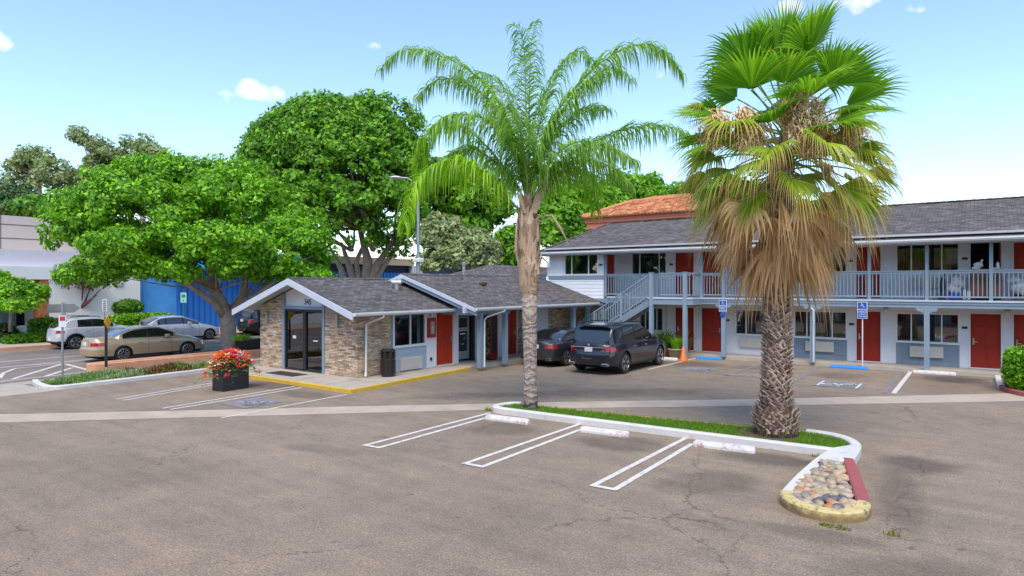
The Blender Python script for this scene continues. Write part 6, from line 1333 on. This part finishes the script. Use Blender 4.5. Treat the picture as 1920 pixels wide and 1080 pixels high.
# green hedge at the right edge in its red kerbed bed
mb = MB(); kerb_loop(mb, [(.42, 27.6), (.45, 25.6), (.5, 24.9)], .17, -.02, .14); S(mb.build('kerb', M['kwhite']))
mb = MB(); kerb_loop(mb, [(.5, 24.9), (.62, 24.3), (.95, 23.75), (1.5, 23.45), (6, 23.3)], .17, -.02, .14); S(mb.build('kerb', M['kred']))
sheet('planting_soil', [(.5, 27.7), (.5, 24.9), (1.0, 23.8), (1.6, 23.5), (6, 23.4), (6, 27.7)], .09, M['soil'])
hh_ = hedge('clipped_hedge', 'bright green bushy hedge in the red kerbed bed at the right edge', (2.05, 24.75, .72), (1.5, .95, .66), 15000, .055, Lbright, 77, 0, 4)
spiky('flower_shoot', 'thin orange tipped shoots poking out of the right hand hedge', (.75, 25.2, .5), .2, .9, 9, leafm('orange_shoot', (.5,.2,.03), (.4,.35,.05)), 78, .9, .02)
# ground cover in the strip by the sidewalk
rg = random.Random(12)
for (x0_, x1_, y0_, y1_, m_2, lb, n) in [(-24.3, -23.1, 7.9, 9.3, leafm('pale_groundcover', (.16,.26,.08), (.30,.42,.16), .3), 'pale green ground cover plants at the near end of the white kerbed strip', 900), (-24.6, -23.1, 9.3, 10.7, leafm('dusty_groundcover', (.20,.28,.12), (.34,.42,.22), .3), 'dusty green ground cover in the middle of the white kerbed strip', 900), (-24.8, -23.2, 10.5, 12.2, leafm('red_groundcover', (.14,.05,.03), (.20,.16,.04), .3), 'reddish brown ground cover plants beside the white kerb', 1000), (-24.8, -23.3, 12.1, 13.2, leafm('green_groundcover', (.10,.20,.05), (.24,.34,.10), .3), 'green ground cover at the far end of the white kerbed strip', 500)]:
    mb = MB()
    for i in range(n):
        x = rg.uniform(x0_, x1_); y = rg.uniform(y0_, y1_); h = rg.uniform(.08, .32)*(.6+.4*sin(x*5+y*3)); a = rg.uniform(0, 6.28)
        for k in range(3):
            a += 2.1; p_ = Vector((x, y, .06)); q = p_+Vector((cos(a)*.10, sin(a)*.10, h)); s_ = Vector((-sin(a), cos(a), 0))*.022; m1 = p_.lerp(q, .6); mb.add([p_, m1-s_, q, m1+s_], [(0,1,2,3)])
    o = mb.build('ground_cover', m_2); tag(o, lb, 'plants', kind='stuff')

# ---------------------------------------------------------------- queen palm
DQ = 16.4; base = cp(993, 762, DQ); base.z = .09
qp = empty('feather_palm', tuple(base), 'slender feather palm with arching feathery fronds on the grass island', 'palm tree')
m_, t_, b_ = newm('palm_ring_bark', .9); g_ = N(t_, 'ShaderNodeNewGeometry').outputs['Position']; sp = N(t_, 'ShaderNodeSeparateXYZ'); t_.links.new(g_, sp.inputs[0]); nz = noise(t_, g_, 3, 4)
wv = mth(t_, 'SINE', mth(t_, 'ADD', mth(t_, 'MULTIPLY', sp.outputs['Z'], 36), mth(t_, 'MULTIPLY', nz.outputs['Fac'], 22)))
mp = N(t_, 'ShaderNodeMapping'); mp.inputs['Scale'].default_value = (9, 9, 1.5); t_.links.new(g_, mp.inputs['Vector']); n2 = noise(t_, mp.outputs[0], 2, 6, .75)
c0 = ramp(t_, n2.outputs['Fac'], [(.3, (.18,.145,.125)), (.55, (.40,.33,.28)), (.75, (.52,.45,.39))]).outputs[0]; c0 = mixc(t_, .7, c0, ramp(t_, wv, [(.0, (.6,.56,.54)), (.16, (1,1,1))]).outputs[0], 'MULTIPLY'); t_.links.new(c0, b_.inputs['Base Color'])
bp = N(t_, 'ShaderNodeBump'); bp.inputs['Strength'].default_value = .6; bp.inputs['Distance'].default_value = .02; t_.links.new(mth(t_, 'ADD', wv, n2.outputs['Fac']), bp.inputs['Height']); t_.links.new(bp.outputs[0], b_.inputs['Normal'])
def boots(name, cols): 
    m, t, b = newm(name, .9); g = N(t, 'ShaderNodeNewGeometry'); mp = N(t, 'ShaderNodeMapping'); mp.inputs['Scale'].default_value = (14, 14, 3); t.links.new(g.outputs['Position'], mp.inputs['Vector']); n = noise(t, mp.outputs[0], 2, 5, .7)
    f = mth(t, 'ADD', mth(t, 'MULTIPLY', g.outputs['Random Per Island'], .55), mth(t, 'MULTIPLY', n.outputs['Fac'], .5)); t.links.new(ramp(t, f, [(.2, cols[0]), (.55, cols[1]), (.85, cols[2])]).outputs[0], b.inputs['Base Color']); bp = N(t, 'ShaderNodeBump'); bp.inputs['Strength'].default_value = .6; bp.inputs['Distance'].default_value = .01; t.links.new(n.outputs['Fac'], bp.inputs['Height']); t.links.new(bp.outputs[0], b.inputs['Normal']); return m
Mboot = boots('palm_boot', ((.14,.08,.05), (.42,.28,.18), (.68,.54,.40)))
mb = MB(); s_ = DQ/F
prof = [(995, 770, 14), (995, 740, 13), (994, 700, 12.5), (994, 650, 13), (993, 600, 14), (993, 552, 14)]
mb.tube([cp(a, b, DQ) for a, b, r in prof], [r*s_ for a, b, r in prof], 20)
mb.build('trunk', m_, qp, smooth=True)
mb = MB(); prof = [(993, 556, 15), (992, 535, 21), (991, 500, 24), (990, 460, 24), (990, 430, 22), (989, 405, 18), (990, 385, 12), (990, 350, 6)]
mb.tube([cp(a, b, DQ) for a, b, r in prof], [r*s_*.88 for a, b, r in prof], 18)
rg = random.Random(8)
def tongue(mb, c, a, r, h, w_, flare, tip=.2, bend=0):
    d = Vector((cos(a), sin(a), 0)); s = Vector((-sin(a), cos(a), 0)); p = Vector(c)+d*r; rows = []
    for k in range(5):
        t = k/4; ww = w_*(1-(1-tip)*t**1.3); q = p+d*flare*t**1.6+Vector((0,0,h*t))+s*bend*t*t; rows += [q-s*ww/2, q+d*.018*(1-t*.5), q+s*ww/2]
    mb.add(rows, [(3*k, 3*k+1, 3*k+4, 3*k+3) for k in range(4)]+[(3*k+1, 3*k+2, 3*k+5, 3*k+4) for k in range(4)]); mb.add([rows[0]-d*.03, rows[2]-d*.03, rows[14]-d*.02, rows[12]-d*.02], [(0,3,2,1)])
for i in range(90):
    t = i/90; py = 552-t*160; px = 993-3*t; r = np.interp(py, [385, 405, 430, 460, 500, 535, 556], [12, 18, 22, 24, 24, 21, 15])*s_*.9
    tongue(mb, cp(px, py, DQ), i*2.4, r*.92, rg.uniform(.25, .5), rg.uniform(.14, .26), rg.uniform(.0, .07), .1, rg.uniform(-.1, .1))
mb.build('leaf_bases', Mboot, qp)
Lq = leafm('feather_leaf', (.12,.25,.03), (.30,.52,.07), .45, rough=.4); Lqb = leafm('feather_leaf_yellow', (.16,.34,.01), (.34,.58,.02), .45, rough=.4); Mrach = mat('rachis', (.20,.26,.07), .6)
def frond(pts_, dd, mb_mat, leaflen, seed, hang=.75, start=.12, nl=90, dens=1):
    """pts_: rachis control points as pixel directions, dd: depth offsets at base and tip"""
    rs = random.Random(seed); P = [cp(a, b, DQ+dd*(i/(len(pts_)-1))**1.2) for i, (a, b) in enumerate(pts_)]
    pp = np.array([tuple(p) for p in P]); L_ = np.concatenate([[0], np.cumsum(np.linalg.norm(np.diff(pp, axis=0), axis=1))]); u = L_/L_[-1]
    def cr(t):          # smooth curve through the control points
        i = min(len(pp)-2, max(0, int(np.searchsorted(u, t)-1))); f = (t-u[i])/(u[i+1]-u[i]+1e-9); p0 = pp[max(i-1, 0)]; p1_ = pp[i]; p2_ = pp[i+1]; p3_ = pp[min(i+2, len(pp)-1)]
        return Vector(tuple(.5*((2*p1_)+(-p0+p2_)*f+(2*p0-5*p1_+4*p2_-p3_)*f*f+(-p0+3*p1_-3*p2_+p3_)*f**3)))
    fr = empty_part('frond', qp, (0, 0, 0)); mbr = MB(); mbl = MB(); ts = np.linspace(0, 1, 26); mbr.tube([cr(t) for t in ts], [.028*(1-t)+.004 for t in ts], 6)
    nl = int(nl*1.7)
    for i in range(nl):
        t = start+(1-start)*(i+rs.random())/nl; c = cr(t); tg = (cr(min(1, t+.02))-cr(max(0, t-.02))).normalized(); sdv = tg.cross(Vector((0, 0, 1)))
        if sdv.length < .25: sdv = tg.cross(Vector((.588, -.809, 0)))*1.0+sdv
        sdv.normalize(); ln = leaflen*1.42*(.5+.6*sin(pi*min(1, t*1.05)))*rs.uniform(.75, 1.15)
        for sg_ in (-1, 1):
            el = rs.uniform(-.3, .6); d = (sdv*sg_*rs.uniform(.6, 1)+tg*rs.uniform(.35, .8)+Vector((0, 0, el))).normalized(); pts2 = [c]; p = c.copy(); v = d.copy(); m = 5
            g = hang*rs.uniform(.7, 1.3)
            for k in range(m): v = (v*Vector((.80, .80, 1))+Vector((0, 0, -g*.75))*(k+.8)/m*1.5).normalized(); p = p+v*ln/m; pts2.append(p.copy())
            wv_ = Vector((rs.uniform(-1,1), rs.uniform(-1,1), rs.uniform(-.3,.3))).normalized(); wd = [.012, .018, .017, .013, .008, .001]; vs = []
            for q, w2 in zip(pts2, wd): vs += [q-wv_*w2, q+wv_*w2]
            mbl.add(vs, [(2*k, 2*k+1, 2*k+3, 2*k+2) for k in range(m)])
    mbr.build('rachis', Mrach, fr); mbl.build('leaflets', mb_mat, fr)
FR = [([(990, 385), (988, 320), (938, 183+15), (883, 135), (828, 105), (785, 92), (743, 100), (712, 132)], .8, Lq, .60, 1.0, 120),
 ([(990, 385), (989, 300), (986, 200), (984, 110), (976, 60), (962, 46)], -.6, Lq, .50, .9, 80), ([(990, 385), (992, 260), (993, 150), (997, 80), (1004, 40)], .6, Lq, .42, .9, 70),
 ([(990, 385), (998, 320), (1010, 240), (1030, 170), (1055, 118), (1085, 95), (1108, 112)], 1.2, Lq, .55, 1.0, 100),
 ([(990, 385), (1000, 320), (1035, 225), (1080, 165), (1130, 115), (1190, 85), (1240, 92), (1280, 138)], -.5, Lq, .66, 1.0, 130),
 ([(990, 385), (1010, 335), (1062, 296), (1120, 262), (1180, 240), (1250, 236), (1310, 262)], 1.5, Lq, .68, 1.05, 120),
 ([(985, 400), (965, 385), (938, 353), (900, 318), (855, 300), (810, 312), (775, 350), (758, 420)], -1.6, Lqb, .66, 1.3, 130),
 ([(988, 390), (965, 340), (900, 262), (850, 232), (810, 240), (788, 285), (785, 330)], 1.6, Lqb, .60, 1.2, 110),
 ([(989, 385), (975, 310), (930, 240), (885, 215), (840, 218), (812, 240)], -.8, Lq, .60, 1.1, 100),
 ([(992, 390), (1020, 350), (1055, 322), (1085, 318), (1110, 345), (1118, 395)], 2.4, Lqb, .55, 1.2, 90),
 ([(991, 385), (1010, 310), (1050, 240), (1100, 200), (1140, 205)], 1.6, Lq, .6, 1.1, 90),
 ([(989, 385), (970, 300), (945, 200), (930, 150), (900, 135)], 1.8, Lq, .55, 1.0, 80),
 ([(992, 385), (1020, 320), (1070, 270), (1130, 270), (1190, 300)], -1.2, Lq, .6, 1.2, 90),
 ([(990, 385), (985, 300), (970, 230), (950, 200)], -1.5, Lq, .6, 1.1, 80), ([(990, 385), (1004, 310), (1050, 215), (1105, 150), (1150, 128), (1185, 150)], .9, Lq, .6, 1.0, 90), ([(989, 385), (978, 310), (930, 205), (870, 155), (820, 150), (785, 180)], 1.0, Lq, .6, 1.0, 90),
 ([(992, 390), (1015, 345), (1050, 310), (1100, 300), (1150, 315), (1185, 350)], .4, Lq, .6, 1.2, 90), ([(988, 390), (970, 350), (935, 310), (890, 280), (850, 285), (830, 310)], .5, Lq, .6, 1.2, 80)]
for i, (p_, dd, mm_, ln, hg, nl) in enumerate(FR): frond(p_, dd, mm_, ln, 100+i, hg, .14, nl)
# dry sheath and hanging stalk
mb = MB()
for (a0, a1, a2, w0) in [((1000, 400), (1015, 355), (1022, 322), .16), ((985, 400), (975, 370), (976, 345), .07)]:
    P = [cp(*q, DQ-.25) for q in (a0, a1, a2)]; s = Vector((.809, .588, 0)); mb.add([P[0]-s*w0*.5, P[0]+s*w0*.5, P[1]-s*w0*.7, P[1]+s*w0*.8, P[2]+s*w0*.5, P[0]+Vector((-.05,.05,0)), P[1]+Vector((-.06,.08,0))], [(0,1,3,2), (2,3,4), (0,2,6,5)])
mb.tube([cp(1010, 420, DQ-.2), cp(1022, 404, DQ-.4), cp(1035, 404, DQ-.5), cp(1052, 430, DQ-.6), cp(1068, 462, DQ-.6)], [.012, .018, .03, .035, .006], 6)
mb.tube([cp(972, 500, DQ-.3), cp(967, 470, DQ-.35), cp(968, 430, DQ-.3), cp(971, 405, DQ-.2)], [.01, .035, .03, .008], 6); mb.build('dry_sheath', mat('dry_sheath', (.38,.27,.17), .8, var=.3, vscale=8), qp)

# ---------------------------------------------------------------- fan palm
DW = 13.55; base = cp(1454, 812, DW); base.z = .09; wp = empty('fan_palm', tuple(base), 'thick fan palm with crisscross trunk and shaggy skirt of dead fronds on the grass island', 'palm tree')
s_ = DW/F; prof = [(1454, 815, 40), (1454, 790, 40), (1455, 772, 36), (1455, 762, 28), (1456, 740, 25), (1457, 690, 23), (1457, 620, 22), (1456, 560, 22), (1456, 480, 22), (1460, 380, 20), (1468, 300, 16), (1470, 250, 8)]
Mtr = boots('fan_trunk', ((.05,.03,.02), (.12,.08,.055), (.20,.14,.10))); mb = MB(); mb.tube([cp(a, b, DW) for a, b, r in prof], [r*s_*.92 for a, b, r in prof], 22); mb.build('trunk', Mtr, wp, smooth=True)
mb = MB(); rg = random.Random(10); py_ = [q[1] for q in prof][::-1]; rr_ = [q[2] for q in prof][::-1]; pxx = [q[0] for q in prof][::-1]
z = 808; i = 0
while z > 310:
    r = np.interp(z, py_, rr_)*s_; px = np.interp(z, py_, pxx); a = i*2.39996; h = rg.uniform(.10, .16); lean = .10 if z > 780 else .045
    for sg_ in (-1, 1): tongue(mb, cp(px, z, DW), a+sg_*.16, r*.93, h, rg.uniform(.065, .09), rg.uniform(.045, .09), .55, sg_*rg.uniform(.09, .13))
    z -= .62; i += 1
mb.build('leaf_bases', boots('fan_boot', ((.16,.10,.07), (.50,.37,.275), (.78,.62,.48))), wp)
mb = MB(); cb2 = cp(1454, 814, DW)
for i in range(900):
    a = rg.uniform(0, 6.28); r = rg.uniform(.42, .50); p_ = Vector((cb2.x+cos(a)*r*.85, cb2.y+sin(a)*r*.85, rg.uniform(.15, .5))); mb.add([p_, p_+Vector((-.01*sin(a), .01*cos(a), 0)), p_+Vector((cos(a)*rg.uniform(.02,.07), sin(a)*rg.uniform(.02,.07), -rg.uniform(.08, .3)))], [(0,1,2)])
mb.build('root_fibres', boots('root_fibre', ((.07,.045,.03), (.15,.10,.07), (.26,.19,.14))), wp)
Lf = leafm('fan_green', (.11,.28,.015), (.28,.50,.04), .45, tip=((.40,.40,.07), .80, 1.05), rough=.38); Ly = leafm('fan_yellow', (.22,.36,.02), (.44,.52,.05), .38, tip=((.62,.40,.15), .58, .92), rough=.45); Ld = leafm('fan_dead', (.42,.24,.11), (.82,.58,.32), .28, tip=((.50,.32,.18), .5, 1.0), rough=.8)
Mpet = mat('petiole', (.20,.30,.06), .6); Mpetd = mat('dead_petiole', (.36,.24,.13), .8)
def fanleaf(par, origin, az, el, pl, R, m_, mp, seed, spread=1.35, droop=.5, roll=0, fold=.25, fuse=.55, tipdroop=1.0, n=34):
    rs = random.Random(seed); o = Vector(origin); d = Vector((cos(az)*cos(el), sin(az)*cos(el), sin(el))); P = [o]; v = d.copy(); m = 5
    for k in range(m): v = (v+Vector((0, 0, -.10*droop))).normalized(); P.append(P[-1]+v*pl/m)
    mb = MB(); mb.tube(P, [.024, .020, .018, .016, .015, .014], 5); fr = mb.build('frond', mp, par); h = P[-1]
    ax = v; sdv = ax.cross(Vector((0, 0, 1))); 
    if sdv.length < .2: sdv = ax.cross(Vector((sin(az), -cos(az), .3)))
    sdv.normalize(); up = sdv.cross(ax).normalized(); sdv = (sdv*cos(roll)+up*sin(roll)).normalized(); up = sdv.cross(ax).normalized()
    mbb = MB(); mbb.col = []; rows = [.04, .2, .4, fuse, .70, .84, .94, 1.0]
    for j in range(n):
        a0 = -spread+2*spread*j/n; a1 = -spread+2*spread*(j+1)/n; am = (a0+a1)/2; lj = R*(.62+.38*cos(am*.62))*rs.uniform(.92, 1.05); td = tipdroop*rs.uniform(.5, 1.5); vs = []; tl = []
        for t in rows:
            wdt = 1 if t <= fuse else max(.02, 1-((t-fuse)/(1-fuse))**.8*.98); wdt *= (fuse/t if t > fuse else 1)
            for q, pl_ in ((-1, 0), (0, 1), (1, 0)):
                a = am+q*(a1-a0)/2*wdt; r = lj*t; f_ = fold*abs(sin(a))*r; p_ = h+ax*cos(a)*r+sdv*sin(a)*r+up*(f_-.0+pl_*.022*min(1, t*3)*wdt*R)
                g = droop*.16*R*t*t; 
                if t > fuse: g += td*R*.42*((t-fuse)/(1-fuse))**1.6; p_ -= (ax*cos(a)+sdv*sin(a))*r*.16*min(1, td)*((t-fuse)/(1-fuse))**2
                p_ = p_+Vector((0, 0, -g)); vs.append(p_); tl.append(t)
        mbb.add(vs, [(3*k+q, 3*k+q+1, 3*k+q+4, 3*k+q+3) for k in range(len(rows)-1) for q in (0, 1)]); mbb.col += tl
    mbb.build('fan_blade', m_, fr)
cr_ = cp(1470, 268, DW); rs = random.Random(31)
k = 0
for i in range(34):        # upright green leaves
    t = i/33; el = radians(86-84*t)+rs.uniform(-.12, .12); az = i*2.39996+.4
    o_ = cp(1468, 268-60*(1-t), DW); fanleaf(wp, o_, az, el, rs.uniform(1.0, 1.45), rs.uniform(1.15, 1.5), Lf, Mpet, 300+i, rs.uniform(1.15, 1.5), .35, rs.uniform(-.6, .6), .25, .56, rs.uniform(.1, .5))
for i in range(26):        # arching and drooping yellow green leaves
    t = i/25; el = radians(48-44*t)+rs.uniform(-.15, .15); az = i*2.39996+1.1; o_ = cp(1464, 295+40*t, DW); fanleaf(wp, o_, az, el, rs.uniform(1.5, 1.95)*(1-.25*t), rs.uniform(.85, 1.1), Ly, Mpet, 400+i, rs.uniform(1.1, 1.5), 1.5, rs.uniform(-.6, .6), .35, .5, rs.uniform(.8, 1.4))
for i in range(8):        # big drooping green fans low on the crown
    az = i*2*pi/8+rs.uniform(-.15, .15); fanleaf(wp, cp(1463, 300, DW), az, radians(rs.uniform(-8, 22)), rs.uniform(1.3, 1.7), rs.uniform(.75, .95), Ly, Mpet, 650+i, rs.uniform(1.0, 1.4), 1.3, rs.uniform(-.5, .5), .4, .55, rs.uniform(.6, 1.2))
for i in range(26):        # dry leaves hanging among the green ones
    t = i/25; el = radians(25-60*t)+rs.uniform(-.2, .2); az = i*2.39996+.7; o_ = cp(1463, 290+70*t, DW); fanleaf(wp, o_, az, el, rs.uniform(1.15, 1.65)*(1-.2*t), rs.uniform(.8, 1.1), Ld, Mpetd, 600+i, rs.uniform(.25, .5), 2.6, rs.uniform(-1, 1), 1.0, .3, rs.uniform(1.2, 1.8), 13)
for i in range(30):        # dead skirt
    t = i/29; el = radians(-4-58*t)+rs.uniform(-.2, .2); az = i*2.39996+2.0; o_ = cp(1461, 320+95*t, DW); fanleaf(wp, o_, az, el, rs.uniform(.9, 1.4)*(1-.35*t), rs.uniform(.75, 1.05), Ld, Mpetd, 500+i, rs.uniform(.5, 1.0), 1.6, rs.uniform(-1.4, 1.4), 1.0, .58, rs.uniform(.4, 1.3), 13)
# flower stalks, dry and tan
Mfl = boots('dry_blossom', ((.50,.28,.12), (.75,.50,.25), (.88,.68,.38)))
def inflor(px, py, dd, ln, seed, n=260):
    rg = random.Random(seed); p0 = cp(1468, 300, DW); q = cp(px, py, DW+dd); mid = (p0+q)/2+Vector((0, 0, .45)); mb = MB(); P = []
    for k in range(9): t = k/8; P.append(p0*(1-t)**2+mid*2*t*(1-t)+q*t*t)
    e_ = Vector(q); 
    for k in range(6): P.append(e_+Vector((rg.uniform(-.03,.03), rg.uniform(-.03,.03), -ln*(k+1)/6)))
    mb.tube(P, [.02]*9+[.014]*6, 5)
    for i in range(int(n*1.7)):
        c = P[8+rg.randrange(0, 6)]; c = c.lerp(P[min(14, 8+rg.randrange(1, 6))], rg.random())+Vector((rg.gauss(0, .085), rg.gauss(0, .085), rg.gauss(0, .04))); v = Vector((rg.uniform(-1,1), rg.uniform(-1,1), rg.uniform(-1.6,.3))).normalized(); l = rg.uniform(.07, .20); s = v.orthogonal().normalized()*.010; c2 = c+v*l*.5; c3 = c2+(v+Vector((rg.uniform(-.6,.6), rg.uniform(-.6,.6), -.7))).normalized()*l*.5
        mb.add([c-s, c+s, c2+s*1.3, c2-s*1.3, c3], [(0,1,2,3), (3,2,4)])
    mb.build('flower_stalk', Mfl, wp)
for i, (px, py, dd, ln, n) in enumerate([(1500, 160, -1.3, 1.1, 560), (1530, 185, -1.2, .9, 460), (1475, 190, -.9, .5, 200), (1395, 200, -1.2, .9, 420), (1345, 205, -1.0, .8, 340), (1330, 235, -.2, .5, 160), (1590, 205, -1.0, 1.0, 360), (1610, 210, 0, .8, 220), (1420, 215, -.9, .7, 200), (1550, 220, -.9, .8, 240), (1515, 230, -1.0, .7, 260)]): inflor(px, py, dd, ln, 700+i, n)

e = empty('added_reflection_trees', (0, -24, 0), 'unseen row of dark trees added to darken window reflections', 'trees'); e['kind'] = 'stuff'  # added tree row out of view, keeps bright sky out of window reflections
P, Nn = crown_pts([((x, -24-(x % 7), 6+((x*7) % 5)*.5), (6, 4, 6)) for x in range(-50, 40, 8)], 16000, 1.6, 260, 91, .5); leaves_np('crown', Ldark, e, P, Nn, .5*(.6+.8*np.random.RandomState(9).rand(len(P))), seed=92)
mb = MB()
for x in range(-50, 40, 8): mb.tube([(x, -24-(x % 7), 0), (x, -24-(x % 7), 6)], [.4, .2], 8)
mb.build('trunk', M['bark'], e)
